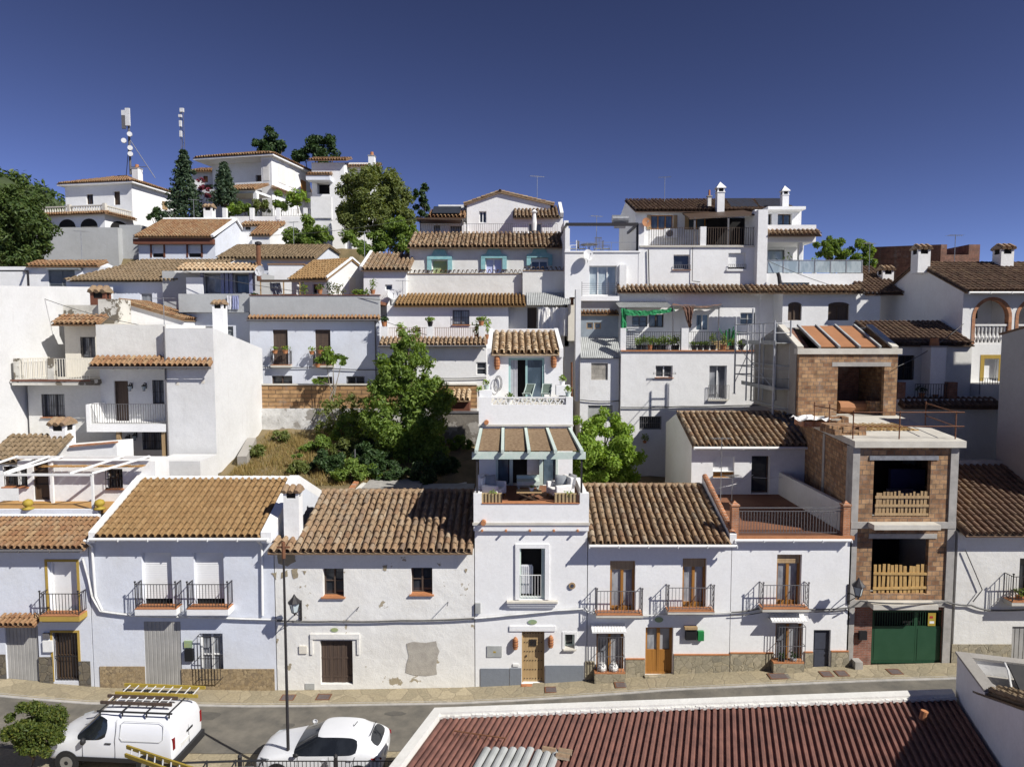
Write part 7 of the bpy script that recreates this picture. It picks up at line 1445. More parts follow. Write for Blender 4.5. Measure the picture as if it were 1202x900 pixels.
Ym = 96.0; Xm = PX(214.5,170,Ym); z0 = PZ(235,Ym); mt = thing('radio_mast','thin lattice radio mast rising behind the fir tree','antenna',(Xm,Ym,z0)); m = MB()
for k in range(3): a = k*2*pi/3; m.tube([(Xm + .3*cos(a),Ym + .3*sin(a),z0),(Xm + .22*cos(a),Ym + .22*sin(a),PZ(128,Ym))],.035,5)
for k in range(24): a = k*2*pi/3; zz = z0 + (PZ(130,Ym) - z0)*k/24; m.tube([(Xm + .28*cos(a),Ym + .28*sin(a),zz),(Xm + .28*cos(a + 2.1),Ym + .28*sin(a + 2.1),zz + .5)],.025,4)
m.build('lattice','iron_grey',mt)
for dx,y0,y1,wd in ((.25,128.5,133,.5),(0,136,139,.4),(0,143,150,.28),(0,155,162,.28)): m = MB(); m.box(Xm + dx - wd/2,Xm + dx + wd/2,Ym - .6,Ym - .3,PZ(y1,Ym),PZ(y0,Ym)); m.build('panel_antenna','dish',mt)
Yc = 72.0; Xc = PX(319,200,Yc); Zg = PZ(255,Yc); h = thing('villa','large white hilltop villa with arched upper windows and tiled porch','house',(Xc,Yc,Zg)); h.rotation_euler = (0,0,radians(-12)); Ze = PZ(182,Yc); Zm = PZ(219,Yc)
w = Wall(h,Yc,0,0,None,None,8,'white',X=(Xc - 1.2,Xc),zb=Zg - 3,zt=Ze + .05); w.build(); w = Wall(h,Yc + 1.8,0,0,None,None,6.2,'white',X=(Xc - 8.2,Xc - 1.21),zb=Zg - 3,zt=Ze + .05,name='recessed_wall'); w.holes.append((Xc - 3.0,Xc - 1.5,Zm + .2,Zm + 1.7,.3)); w.build(); wbox(h,Xc - 3,Xc - 1.5,Yc + 2.1,Yc + 2.12,Zm + .2,Zm + 1.7,'wood_dark','balcony_door')
wbox(h,Xc - 8.2,Xc - 1.25,Yc - .05,Yc + 1.8,Zm - .35,Zm,'white','balcony_slab'); wbox(h,Xc - 4.8,Xc - 1.25,Yc - .05,Yc + .1,Zm,Zm + .55,'white','balcony_parapet')
for dy in (1.2,3.2): g = MB(); n = 10; pr = [(Yc + dy + .75 + .75*cos(t*pi/n),Zm + 2.3 + .75*sin(t*pi/n)) for t in range(n + 1)] + [(Yc + dy,Zm + .7),(Yc + dy + 1.5,Zm + .7)]; g.poly([(Xc + .03,y,z) for y,z in pr]); [g.poly([(Xc - .02,*pr[k]),(Xc + .03,*pr[k]),(Xc + .03,*pr[(k + 1) % len(pr)]),(Xc - .02,*pr[(k + 1) % len(pr)])]) for k in range(len(pr))]; g.build('blind_arch','white_aged',h)
wbox(h,Xc - .003,Xc + .04,Yc + 5.9,Yc + 7.0,Zm + .1,Zm + 2.0,'wood_honey','window'); wbox(h,Xc - 1.0,Xc - .3,Yc - .03,Yc - .003,Zm + .6,Zm + 2.8,'white_aged','blind_arch')
hip_roof(h,'tile_orange',Xc - 8.9,Xc + .5,Yc - .5,Yc + 8.6,Ze,.32,210,faces='frl'); chimney(h,(256,180,261,188),Yc + 3,body='cement',cap='tile',D=.6)
tile_roof(h,'tile_orange',(Xc - 3.6,Yc - 3.3,Zm - 1.0),(1,0,0),(0,.93,.36),3.7,2.9,seed=215,sp=.3,name='porch_roof'); wbox(h,Xc - 3.5,Xc + .05,Yc - 3.1,Yc - .4,Zm - 1.25,Zm - 1.03,'white','porch_beam')
for dx in (-3.4,-.25): wbox(h,Xc + dx,Xc + dx + .4,Yc - 3.1,Yc - 2.7,Zg - 1,Zm - 1.26,'white_clean','porch_column')
tile_roof(h,'tile_orange',(Xc + .5,Yc - .3,Zm - .3),(0,1,0),(-.9,0,.4),8,.55,seed=216,sp=.3,name='tile_skirt'); wbox(h,Xc + .0,Xc + 2.6,Yc + 7.0,Yc + 7.6,Zg - 2,Zm + .8,'white','terrace_wall')
Yv = 77.0; h = house('villa','white hilltop house with tall white chimney and shaded loggia right of the villa',PX(400,240,Yv),Yv,Zg); Ze = PZ(190,Yv); xa,xb = PX(390,215,Yv),PX(402,215,Yv)
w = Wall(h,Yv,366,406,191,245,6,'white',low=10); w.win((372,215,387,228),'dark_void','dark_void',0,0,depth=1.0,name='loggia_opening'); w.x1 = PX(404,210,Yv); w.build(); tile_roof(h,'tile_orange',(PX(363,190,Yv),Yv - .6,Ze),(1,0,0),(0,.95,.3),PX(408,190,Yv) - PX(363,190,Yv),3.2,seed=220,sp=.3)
w = Wall(h,Yv + 2,404,434,191,245,6,'white_clean',low=10); w.build(); tile_roof(h,'tile_orange',(PX(403,191,Yv),Yv + 1.4,Ze - .15),(1,0,0),(0,.95,.3),PX(440,190,Yv) - PX(403,190,Yv),3.2,seed=221,sp=.3); chimney(h,(433,183,440,290),Yv - 1.0,body='white_clean',cap='pot',D=.8); tile_roof(h,'tile_orange',(PX(360,205,Yv - 1),Yv - 1.4,PZ(206,Yv - 1)),(1,0,0),(0,.95,.3),PX(388,205,Yv) - PX(360,205,Yv),1.4,seed=222,sp=.3,name='awning_roof'); wbox(h,PX(360,208,Yv - 1),PX(388,208,Yv - 1),Yv - 1.3,Yv - .01,PZ(212,Yv - 1),PZ(206.5,Yv - 1),'white_blue','awning_fascia')
h = house('small_house','small white house with brown window between the two firs',PX(240,230,78),78,26); w = Wall(h,78,226,250,201,250,5,'white',low=3); w.win((238.5,206.5,244,214),'wood_dark','wood_honey',0,0); w.build(); tile_roof(h,'tile_orange',(PX(224,201,77.6),77.5,PZ(201.5,77.6)),(1,0,0),(0,.95,.3),PX(252,201,77.6) - PX(224,201,77.6),3,seed=225,sp=.3); tile_roof(h,'tile_orange',(PX(236,221,76),76,PZ(221.5,76)),(1,0,0),(0,.93,.36),PX(256,221,76) - PX(236,221,76),1.6,seed=226,sp=.3,name='porch_roof')
HD = radians(17); DV = Vector((-sin(HD),-cos(HD),0)); EV = Vector((cos(HD),-sin(HD),0))
A0 = P(510,830,20.0); B0 = P(1117,808,20.0); UV = (B0 - A0); WL = UV.length; UV.normalize(); LEN = 9.5
h = house('workshop','low building with long corrugated red metal roof and white parapet in the foreground',A0.x + 7,15,0,cat='building')
def RP(u,d,z=0.0): q = A0 + UV*u + DV*d; return (q.x,q.y,q.z + z)
mb = MB()
mb.poly([RP(0,0,0),RP(WL,0,0),RP(WL,.32,0),RP(0,.32,0)][::-1]); mb.poly([RP(0,.32,0),RP(WL,.32,0),RP(WL,.32,-.35),RP(0,.32,-.35)][::-1]); mb.poly([RP(0,0,0),RP(WL,0,0),RP(WL,0,-6),RP(0,0,-6)])
mb.poly([RP(0,.32,0),RP(.3,.32,0),RP(.3,LEN,0),RP(0,LEN,0)][::-1]); mb.poly([RP(.3,.32,0),RP(.3,LEN,0),RP(.3,LEN,-.35),RP(.3,.32,-.35)]); mb.poly([RP(0,0,0),RP(0,LEN,0),RP(0,LEN,-6),RP(0,0,-6)][::-1]); mb.poly([RP(0,LEN,0),RP(WL,LEN,0),RP(WL,LEN,-6),RP(0,LEN,-6)][::-1])
mb.build('wall','white_aged',h)
mb = MB(); n = int((WL - .3)/.187); rp = random.Random(2)
for i in range(n):
    a = .32 + (WL - .32)*i/n; s = (WL - .32)/n; zt,zb = -.13,-.20
    for (u0,z0,u1,z1) in ((a,zb,a + s*.42,zb),(a + s*.42,zb,a + s*.52,zt),(a + s*.52,zt,a + s*.88,zt),(a + s*.88,zt,a + s,zb)):
        e = .30 + 0; mb.poly([RP(u0,e,z0),RP(u1,e,z1),RP(u1,LEN,z1),RP(u0,LEN,z0)][::-1])
mb.build('roof','redsheet',h)
mb = MB(); r = random.Random(8)
for i in range(150):
    u = WL*i/150; mb.beam(RP(u,.33,-.12 + r.uniform(-.02,.02)),RP(u + WL/150 + .02,.33,-.12 + r.uniform(-.02,.02)),.1 + r.uniform(0,.05),.08)
mb.build('mortar_fillet','white_aged',h)
def onroof(px,py,z=-.13):
    Y = 18.0
    for _ in range(20):
        q = P(px,py,Y); t = (Vector((q.x,q.y,0)) - Vector((A0.x,A0.y,0))); u = (t.x*DV.y - t.y*DV.x)/(UV.x*DV.y - UV.y*DV.x); zz = A0.z + UV.z*u + z; Y = YZ(py,zz)
    return P(px,py,Y)
mb = MB()
for i in range(9):
    p0 = onroof(572 + i*10.2,879 + (i > 5)*3); p1 = p0 + DV*2.2
    for k in range(5): t0,t1 = pi*k/5,pi*(k + 1)/5; mb.poly([p0 + EV*(-cos(t0)*.1) + Vector((0,0,.02 + .06*sin(t0))),p0 + EV*(-cos(t1)*.1) + Vector((0,0,.02 + .06*sin(t1))),p1 + EV*(-cos(t1)*.1) + Vector((0,0,.02 + .06*sin(t1))),p1 + EV*(-cos(t0)*.1) + Vector((0,0,.02 + .06*sin(t0)))])
mb.build('roof_sheet','sheet_grey',None,'grey corrugated sheet patch lying on the red roof at the bottom edge','roof sheet')
for k,(x,y,lab) in enumerate(((645,882,'left of the loose clay tiles on the red roof'),(664,884,'right loose clay tile on the red roof, overlapping the left one'),(661,890,'lowest loose clay tile on the red roof'))):
    mb = MB(); p0 = onroof(x,y); q = EV*.38; 
    for j in range(5): t0,t1 = pi*j/5,pi*(j + 1)/5; f = lambda t,s: p0 + q*(s - .5) + DV*(-cos(t)*.1) + Vector((0,0,.03 + .1*sin(t))); mb.poly([f(t0,0),f(t1,0),f(t1,1),f(t0,1)])
    mb.build('roof_tile','tile_old',None,lab,'roof tile')
mb = MB(); p0,p1 = onroof(533,862),onroof(594,871)
up = Vector((0,0,.12)); mb.tube([p0 + up,p1 + up],.022,5)
for k in range(7): c = p0.lerp(p1,k/6) + up; mb.tube([c - DV*.3,c + DV*.35],.009,4)
mb.tube([p0.lerp(p1,.5) + up,p0.lerp(p1,.5) - Vector((0,0,.02))],.02,5); mb.build('fallen_antenna','rust',None,'rusty old tv antenna lying flat on the red roof','antenna')
mb = MB(); p0,p1 = onroof(1083,846),onroof(1087,850); mb.tube([onroof(1083,846) + Vector((0,0,.05)),onroof(1085,846) + Vector((0,0,.3))],.1,10); mb.build('clay_pipe','terracotta',None,'short clay vent pipe on the red roof at the shadow edge','pipe')
h = house('white_building','white parapet building with dark tiles and solar panel, bottom right corner',16,17,1,cat='building')
C0 = Vector((13.42,19.95,0)); ZT = PZ(767,19.95)
def QP(t,s,z): q = C0 + DV*t + EV*s; return (q.x,q.y,z)
mb = MB(); W = 9
out = [(0,ZT),(2.25,ZT),(2.25,ZT - .12),(5.2,ZT + .95),(9,ZT + 2.2)]
mb.poly([QP(0,0,-1)] + [QP(t,0,z) for t,z in out] + [QP(9,0,-1)]); mb.poly([QP(0,0,-1),QP(0,W,-1),QP(0,W,ZT),QP(0,0,ZT)]); mb.poly([QP(0,.25,ZT),QP(0,W,ZT),QP(.25,W,ZT),QP(.25,.25,ZT)]); mb.poly([QP(0,0,ZT),QP(2.25,0,ZT),QP(2.25,.25,ZT),QP(0,.25,ZT)][::-1])
mb.poly([QP(.25,.25,ZT),QP(2.25,.25,ZT),QP(2.25,.25,ZT - .7),QP(.25,.25,ZT - .7)]); mb.poly([QP(.25,.25,ZT),QP(.25,W,ZT),QP(.25,W,ZT - .7),QP(.25,.25,ZT - .7)]); mb.poly([QP(2.25,0,ZT),QP(2.25,.25,ZT),QP(2.25,.25,ZT - .7),QP(2.25,0,ZT - .7)]); mb.poly([QP(.25,.25,ZT - .6),QP(2.25,.25,ZT - .6),QP(2.25,W,ZT - .6),QP(.25,W,ZT - .6)])
mb.build('wall','white',h)
L = 5; v = (-DV*-1); tile_roof(h,'tile_grey',QP(1.35,.0,ZT - .45),EV,DV*.935 + Vector((0,0,.355)),8,7.5,seed=300,sp=.27,jit=.02)
mb = MB()
for i in range(5): mb.beam(QP(1.2 + i*.35,-.03,ZT - .05 + (0 if i < 3 else .13*(i - 2))),QP(1.5 + i*.35,-.03,ZT - .05 + (0 if i < 3 else .13*(i - 2))),.02,.02)
mb = MB(); mb.beam(QP(-.03,.12,ZT + .03),QP(2.3,.12,ZT + .03),.34,.07); mb.build('coping','cement',h); mb = MB(); mb.beam(QP(.12,.3,ZT + .028),QP(.12,W,ZT + .028),.34,.06); mb.build('coping','cement',h)
simple('black_matt',(0.035,0.035,0.037),0.8,(0.05,0.048,0.045),3)
m = MB(); m.poly([QP(.28,.28,ZT - .42),QP(.28,W,ZT - .42),QP(2.3,W,ZT - .42),QP(2.3,.28,ZT - .42)]); m.build('flat_roof','cement',h)
sp_ = thing('solar_heater','dark solar collector panel on the roof behind the white parapet, bottom right','solar panel',QP(1.2,2.2,ZT - .6)); m = MB(); m.poly([QP(.55,1.1,ZT + .12),QP(.55,4.2,ZT + .12),QP(1.75,4.2,ZT - .32),QP(1.75,1.1,ZT - .32)]); m.poly([QP(.55,1.1,ZT + .06),QP(.55,4.2,ZT + .06),QP(1.75,4.2,ZT - .38),QP(1.75,1.1,ZT - .38)][::-1]); m.build('collector','black_matt',sp_)
m = MB(); m.tube([QP(.5,1.05,ZT + .1),QP(.9,1.0,ZT + .05),QP(1.3,.95,ZT - .25),QP(1.75,1.0,ZT - .4)],.03,6); m.build('hose','cable_white',sp_); m = MB(); m.tube([QP(1.5,2.2,ZT - .3),QP(1.5,2.2,ZT + .02)],.05,8); m.build('vent_pipe','white_paint',sp_)
simple('car_white',(0.74,0.75,0.77),0.22,(0.70,0.71,0.73),1.0,spec=0.6)
simple('car_blue',(0.03,0.07,0.20),0.2,(0.03,0.06,0.18),1.0,spec=0.6)
simple('tyre',(0.02,0.02,0.02),0.85); simple('rim',(0.45,0.46,0.47),0.3,metal=0.7); simple('trim_black',(0.02,0.02,0.022),0.6); simple('tail_red',(0.22,0.008,0.01),0.15); simple('headlamp',(0.35,0.37,0.39),0.1); simple('plate',(0.7,0.7,0.68),0.5)
glass('car_glass',(0.012,0.014,0.017),0.03,(0.02,0.023,0.028))
def vehicle(name,label,cat,X,Y,Z,rz,st,glassf,paint='car_white',wheels=(),wr=.31,W=1.75,details=None):
    """st: stations (x, zb, zs, zbelt, zedge, ztop, w, wtop); ring of 9 points, glassf(i,j) picks window faces"""
    root = thing(name,label,cat,(X,Y,Z),None,rz); v = []; f = []; mi = []
    for (x,zb,zs,zbelt,ze,zt,w,wt) in st:
        h_ = w/2; t_ = wt/2
        v += [(x,-h_*.93,zb),(x,-h_,zs),(x,-h_*.985,zbelt),(x,-t_,ze),(x,0,zt),(x,t_,ze),(x,h_*.985,zbelt),(x,h_,zs),(x,h_*.93,zb)]
    n = 9
    for i in range(len(st) - 1):
        for j in range(n - 1):
            f.append((i*n + j,(i + 1)*n + j,(i + 1)*n + j + 1,i*n + j + 1)); mi.append(1 if glassf(i,j) else 0)
        f.append((i*n + n - 1,(i + 1)*n + n - 1,(i + 1)*n,i*n)); mi.append(0)
    f.append(tuple(range(n))); mi.append(0); f.append(tuple((len(st) - 1)*n + k for k in range(n))[::-1]); mi.append(0)
    me = bpy.data.meshes.new('tmp'); me.from_pydata(v,[],f); me.update()
    for p,m_ in zip(me.polygons,mi): p.material_index = m_
    me.materials.append(M[paint]); me.materials.append(M['car_glass'])
    bm = bmesh.new(); bm.from_mesh(me); cl = bm.edges.layers.float.new('crease_edge')
    for e in bm.edges:
        ms = {q.material_index for q in e.link_faces}
        if len(ms) == 2: e[cl] = .75
    bmesh.ops.recalc_face_normals(bm,faces=bm.faces); bm.to_mesh(me); bm.free()
    tmp = bpy.data.objects.new('tmp',me); COL.objects.link(tmp); md = tmp.modifiers.new('s','SUBSURF'); md.levels = 3; md.render_levels = 3
    dg = bpy.context.evaluated_depsgraph_get(); ev = bpy.data.meshes.new_from_object(tmp.evaluated_get(dg)); bpy.data.objects.remove(tmp)
    for k,(nm,mt) in enumerate((('body',paint),('windows','car_glass'))):
        m = MB(); idx = {}
        for p in ev.polygons:
            if p.material_index != k: continue
            q = []
            for vi in p.vertices:
                if vi not in idx: idx[vi] = len(m.v); m.v.append(tuple(ev.vertices[vi].co))
                q.append(idx[vi])
            m.f.append(tuple(q))
        m.build(nm,mt,root,smooth=True,local=True)
    for wx in wheels:
        for s in (-1,1):
            a = MB(); a.tube([(wx,s*(W/2 - .02),wr),(wx,s*(W/2 + .012),wr)],wr + .065,24); a.build('wheel_arch','trim_black',root,local=True)
            t = MB(); t.tube([(wx,s*(W/2 - .2),wr),(wx,s*(W/2 - .02),wr),(wx,s*(W/2 + .02),wr)],[wr,wr,wr*.93],24); to = t.build('wheel','tyre',root,local=True)
            g = MB(); g.tube([(wx,s*(W/2 + .01),wr),(wx,s*(W/2 + .026),wr)],wr*.64,20)
            g.build('rim','rim',to,local=True); g = MB(); g.tube([(wx,s*(W/2 + .02),wr),(wx,s*(W/2 + .03),wr)],wr*.2,12); g.build('hub','trim_black',to,local=True)
    if details: details(root)
    return root
def lb(root,name,mat,*a):
    m = MB(); m.box(*a); return m.build(name,mat,root,local=True)
HB = [(.02,.25,.42,.58,.66,.69,1.35,1.0),(.10,.2,.48,.66,.74,.78,1.58,1.15),(.45,.18,.55,.78,.86,.90,1.72,1.25),(.98,.18,.56,.87,.95,.99,1.75,1.32),(1.28,.18,.56,.91,1.04,1.08,1.75,1.36),(1.95,.18,.56,.93,1.36,1.41,1.75,1.16),(2.35,.18,.56,.94,1.40,1.45,1.75,1.18),(2.95,.18,.57,.96,1.39,1.44,1.75,1.16),(3.30,.18,.58,.99,1.35,1.40,1.74,1.12),(3.62,.2,.6,1.02,1.28,1.34,1.72,1.06),(3.93,.25,.62,.98,1.05,1.07,1.66,1.18),(4.05,.3,.6,.84,.90,.92,1.55,1.15)]
def hb_details(root):
    for s in (-1,1):
        m = MB(); m.lathe((0,0),[(.02,-.07),(.075,-.03),(.08,.03),(.03,.07)],8); m.v = [(1.42 + x*1.2,s*(.93 + abs(y)*.6*1) + y*.2,1.0 + z) for x,y,z in m.v]; m.build('mirror','trim_black' if s < 0 else 'car_white',root,smooth=True,local=True)
        m = MB(); m.poly([(.14,s*.62,.60),(.50,s*.83,.70),(.58,s*.82,.79),(.30,s*.72,.77),(.16,s*.60,.69)]); m.v = [(x - .02,y*1.035,z + .02) for x,y,z in m.v]; m.build('headlight','headlamp',root,local=True)
        m = MB(); m.poly([(3.72,s*.86,.90),(4.02,s*.72,.86),(4.04,s*.66,.76),(3.80,s*.85,.78)]); m.v = [(x + .02,y*1.03,z + .02) for x,y,z in m.v]; m.build('tail_light','tail_red',root,local=True)
        for x in (2.2,3.0): m = MB(); m.box(x,x + .16,s*.872,s*.895,.80,.825); m.build('door_handle','car_white',root,local=True)
        m = MB()
        for pts in ([(1.45,.9),(1.42,.4),(1.5,.28)],[(2.42,.92),(2.42,.28)],[(3.25,.95),(3.1,.55),(2.95,.45)]):
            m.tube([(x,s*(.872 if z < .75 else .866),z) for x,z in pts],.006,4)
        m.build('door_seam','trim_black',root,local=True)
    m = MB(); m.tube([(3.0,0,1.43),(3.12,0,1.58)],.012,5); m.build('aerial','trim_black',root,local=True)
    lb(root,'grille','trim_black',.0,.05,-.4,.4,.45,.56); lb(root,'number_plate','plate',4.0,4.06,-.25,.25,.62,.73); m = MB(); m.tube([(3.62,-.4,1.36),(3.62,.4,1.36)],.012,4); m.build('roof_seam','trim_black',root,local=True)
def hb_glass(i,j): return (3 <= i <= 4 and j in (3,4) and i == 4) or (5 <= i <= 7 and j in (2,5)) or (i == 4 and j in (2,5)) or (i == 9 and j in (3,4))
car = vehicle('parked_car','white hatchback parked on the stone strip behind the black railing','car',PX(309,878,21.3),21.25,gs(-6) + .01,radians(-2),HB,hb_glass,wheels=(.80,3.35),details=hb_details)
VN = [(.03,.25,.5,.75,.84,.87,1.45,1.1),(.14,.2,.55,.86,.95,.99,1.7,1.25),(.55,.18,.6,.98,1.08,1.12,1.82,1.4),(.95,.18,.62,1.06,1.16,1.20,1.85,1.46),(1.15,.18,.62,1.08,1.24,1.28,1.85,1.48),(1.72,.18,.62,1.1,1.76,1.80,1.85,1.38),(2.2,.18,.62,1.11,1.80,1.84,1.85,1.42),(2.45,.18,.62,1.11,1.80,1.84,1.85,1.44),(3.4,.18,.62,1.12,1.80,1.84,1.85,1.46),(4.1,.2,.62,1.12,1.79,1.83,1.85,1.46),(4.32,.22,.62,1.12,1.74,1.78,1.84,1.44),(4.38,.3,.62,1.05,1.5,1.52,1.78,1.40)]
def vn_glass(i,j): return (i == 4 and j in (3,4)) or (i in (4,5) and j in (2,5))
def vn_details(root):
    for s in (-1,1):
        m = MB(); m.lathe((0,0),[(.03,-.11),(.09,-.06),(.09,.06),(.03,.11)],8); m.v = [(1.5 + x*.8,s*1.02 + y,1.12 + z) for x,y,z in m.v]; m.build('mirror','trim_black',root,smooth=True,local=True)
        m = MB(); m.poly([(.2,s*.70,.80),(.52,s*.88,.86),(.55,s*.87,1.0),(.3,s*.74,.96)]); m.v = [(x - .03,y*1.03,z + .02) for x,y,z in m.v]; m.build('headlight','headlamp',root,local=True)
        lb(root,'tail_light','tail_red',4.3,4.375,s*.80 - .05,s*.80 + .05,.85,1.22); lb(root,'door_handle','trim_black',2.15,2.35,s*.925 - .012,s*.925 + .012,1.0,1.035)
        m = MB(); rr = [(2.62,1.2),(2.62,1.6),(2.72,1.68),(3.9,1.68),(4.02,1.6),(4.05,1.2),(3.95,1.12),(2.72,1.12),(2.62,1.2)]; m.tube([(x,s*(.915 - max(0,z - 1.12)*.28),z) for x,z in rr],.008,4); m.build('side_panel_seam','sheet_grey',root,local=True)
        m = MB(); m.tube([(2.48,s*.93,.4),(2.48,s*.915,1.12),(2.48,s*.76,1.74)],.007,4); m.tube([(1.4,s*.925,.9),(1.4,s*.925,.35)],.007,4); m.build('door_seam','trim_black',root,local=True); lb(root,'side_moulding','trim_black',.95,4.0,s*.925 - .015,s*.925 + .015,.42,.55)
    lb(root,'rear_bumper','trim_black',4.28,4.46,-.86,.86,.3,.55); lb(root,'rear_handle','trim_black',4.37,4.40,-.1,.25,1.0,1.06); lb(root,'number_plate','plate',4.37,4.395,-.45,.05,.72,.84); m = MB(); m.tube([(4.40,.02,.6),(4.37,.02,1.2),(4.31,.02,1.72)],.008,4); m.build('rear_seam','trim_black',root,local=True); lb(root,'grille','trim_black',.0,.06,-.5,.5,.5,.66)
    m = MB()
    for s in (-.66,.66): m.tube([(1.75,s,1.93),(4.25,s,1.93)],.03,6)
    for x in (1.85,2.6,3.4,4.15):
        m.tube([(x,-.68,1.95),(x,.68,1.95)],.025,6)
        for s in (-.66,.66): m.tube([(x,s,1.78),(x,s,1.93)],.025,5)
    m.build('roof_rack','trim_black',root,local=True)
van = vehicle('parked_van','white delivery van with black roof rack and yellow ladders on top','van',PX(76,882,22.0),21.9,gs(-13) + .01,radians(-4),VN,vn_glass,wheels=(.85,3.55),wr=.33,W=1.85,details=vn_details)
van2 = vehicle('parked_van','second white van mostly below the bottom edge with a ladder on its roof','van',PX(128,900,18.2),17.75,gs(-11) + .01,radians(3),VN,vn_glass,wheels=(.85,3.55),wr=.33,W=1.85,details=vn_details)
def ladder(label,p,q,side,w=.42,rails='yellow',n=9):
    p,q,s = Vector(p),Vector(q),Vector(side).normalized()*w; r = thing('ladder',label,'ladder',p)
    for k in (0,1): m = MB(); m.beam(p + s*k,q + s*k,.05,.1); m.build('rail',rails,r)
    for i in range(n): c = p.lerp(q,(i + .7)/(n + .4)); m = MB(); m.tube([c,c + s],.02,6); m.build('rung','dish',r)
    return r
zr = gs(-13) + 2.03; ladder('upper yellow fibreglass ladder lying on the white van roof rack',(van.location.x + 1.75,22.05,zr),(van.location.x + 4.6,21.85,zr),(0,1,0),.55,n=9); ladder('brown wooden ladder lying beside the yellow one on the van roof rack',(van.location.x + 1.6,21.48,zr),(van.location.x + 4.0,21.32,zr),(0,1,0),.4,'wood_old',8)
ladder('yellow ladder sloping across the roof of the second van at the bottom',P(149,876,18.6),P(238,906,16.9),(.45,-1,.0),.42,n=9)
fz = gs(-6); fe = thing('iron_railing','black iron railing in front of the white hatchback','railing',(-6,20.0,fz)); x0,x1 = PX(281,890,20.0),PX(470,890,20.0); m = MB(); bars(m,(x0,20.0,0),(x1,20.0,0),fz + .1,fz + 1.0,.12,.009); m.build('bars','iron',fe)
for x in (281.5,394): X = PX(x,890,20.0); m = MB(); m.box(X - .05,X + .05,19.95,20.05,fz,fz + 1.1); m.lathe((X,20),[(.05,fz + 1.1),(.07,fz + 1.15),(.03,fz + 1.22)],8); m.build('post','iron',fe)
X = PX(334,700,20.6); po = thing('utility_pole','thin black utility pole rising from the near side of the street','pole',(X,20.6,gs(-7))); m = MB(); m.tube([(X,20.6,gs(-7)),(X,20.6,PZ(642,20.6))],[.055,.035],8); m.build('pole','iron',po); m = MB(); m.tube([(X,20.6,PZ(655,20.6)),(X,20.6,PZ(636,20.6))],.06,8); m.beam((X - .2,20.6,PZ(642,20.6)),(X + .2,20.6,PZ(642,20.6)),.05,.05); m.build('pole_head','rust',po)
def street_lamp(label,X,Y,Z,out=.75):
    r = thing('street_lamp',label,'street lamp',(X,Y,Z)); m = MB(); m.box(X - .05,X + .05,Y - .04,Y - .004,Z - .5,Z + .3); m.tube([(X,Y - .02,Z - .05),(X,Y - out*.5,Z + .02),(X,Y - out,Z + .0)],.022,6); m.tube([(X,Y - .02,Z - .4),(X,Y - out*.4,Z - .2),(X,Y - out*.75,Z - .02)],.016,6); m.tube([(X,Y - out,Z),(X,Y - out,Z + .12)],.03,6); m.build('bracket','iron',r)
    g = MB(); c = (X,Y - out); g.lathe(c,[(.11,Z + .12),(.2,Z + .5)],4); g.build('glass','glass_pale',r); e = MB()
    for k in range(4): a = k*pi/2; e.tube([(X + .11*cos(a),Y - out + .11*sin(a),Z + .12),(X + .205*cos(a),Y - out + .205*sin(a),Z + .5)],.014,4)
    e.lathe(c,[(.12,Z + .1),(.12,Z + .14)],4); e.build('lamp_frame','iron',r); t = MB(); t.lathe(c,[(.25,Z + .5),(.24,Z + .53),(.1,Z + .68),(.06,Z + .74),(.02,Z + .82)],8); t.build('lamp_cap','iron',r); return r
street_lamp('black lantern on a wall bracket at the corner of the peeling house',PX(352,712,25.9),26,PZ(714,25.9)); street_lamp('black lantern on a wall bracket at the corner beside the brick shell',PX(996,692,26),26.0,PZ(694,26))
for x,y,Y,lab in ((605,755,26,'terracotta wall lantern left of the studded door'),(646.5,753,26,'terracotta wall lantern right of the studded door'),(583.5,426,33,'terracotta wall lantern left of the upper glass doors'),(650,424,33,'terracotta wall lantern right of the upper glass doors')):
    q = P(x,y,Y - .1); r = thing('wall_lantern',lab,'lantern',(q.x,Y,q.z)); m = MB(); s = 1.0 if Y < 30 else 1.35; m.lathe((q.x,Y - .11),[(.05*s,q.z - .24*s),(.09*s,q.z - .2*s),(.11*s,q.z),(.09*s,q.z + .2*s),(.03*s,q.z + .27*s)],10); m.build('shade','terracotta',r); m = MB()
    for k in (-1,0,1): m.lathe((q.x,Y - .11),[(.113*s,q.z + k*.1*s - .012),(.113*s,q.z + k*.1*s + .012)],10)
    m.build('pierced_band','brown_trim',r)
for x,y,lab in ((155,453,'small dark wall lantern right of the balcony door'),(171.5,453,'small dark wall lantern left of the barred balcony window'),(152,513,'dark hanging lantern under the balcony'),(160.5,510.5,'second dark lantern under the balcony, higher one')): q = P(x,y,37.3); wall_lantern(lab,q.x,37.3,q.z,s=1.4)
K = 25.9
cable('grey cable bundle sagging along the facade of the peeling house',[P(325,728,K),P(390,729,K),P(470,728,K),P(557,725.5,K)],.035,'cable',.03)
cable('pale cable bundle along the tall white house towards the first iron balcony',[P(557,725.5,K),P(600,721.5,K),P(655,716,K),P(686,714,K),P(705,722,K)],.04,'cable_white',.01)
cable('pale cable along the facade between the two honey wood balconies',[P(705,723,K),P(760,722,K),P(800,720,K),P(858,718.5,K)],.03,'cable_white',.015)
cable('dark tangled cable along the roof terrace house to the corner lamp',[P(858,718.5,K),P(890,714,K),P(950,715,K),P(996,713,K)],.03,'cable',.03); cable('second thinner dark cable below the corner lamp',[P(858,722,K),P(900,717,K),P(996,716,K)],.018,'cable',.05)
cable('white cable conduit running down the corner between the two left houses',[P(97,655,K),P(104,680,K),P(108,700,K),P(118,717,K),P(160,722,K),P(240,724,K),P(323,727,K)],.045,'cable_white',.015)
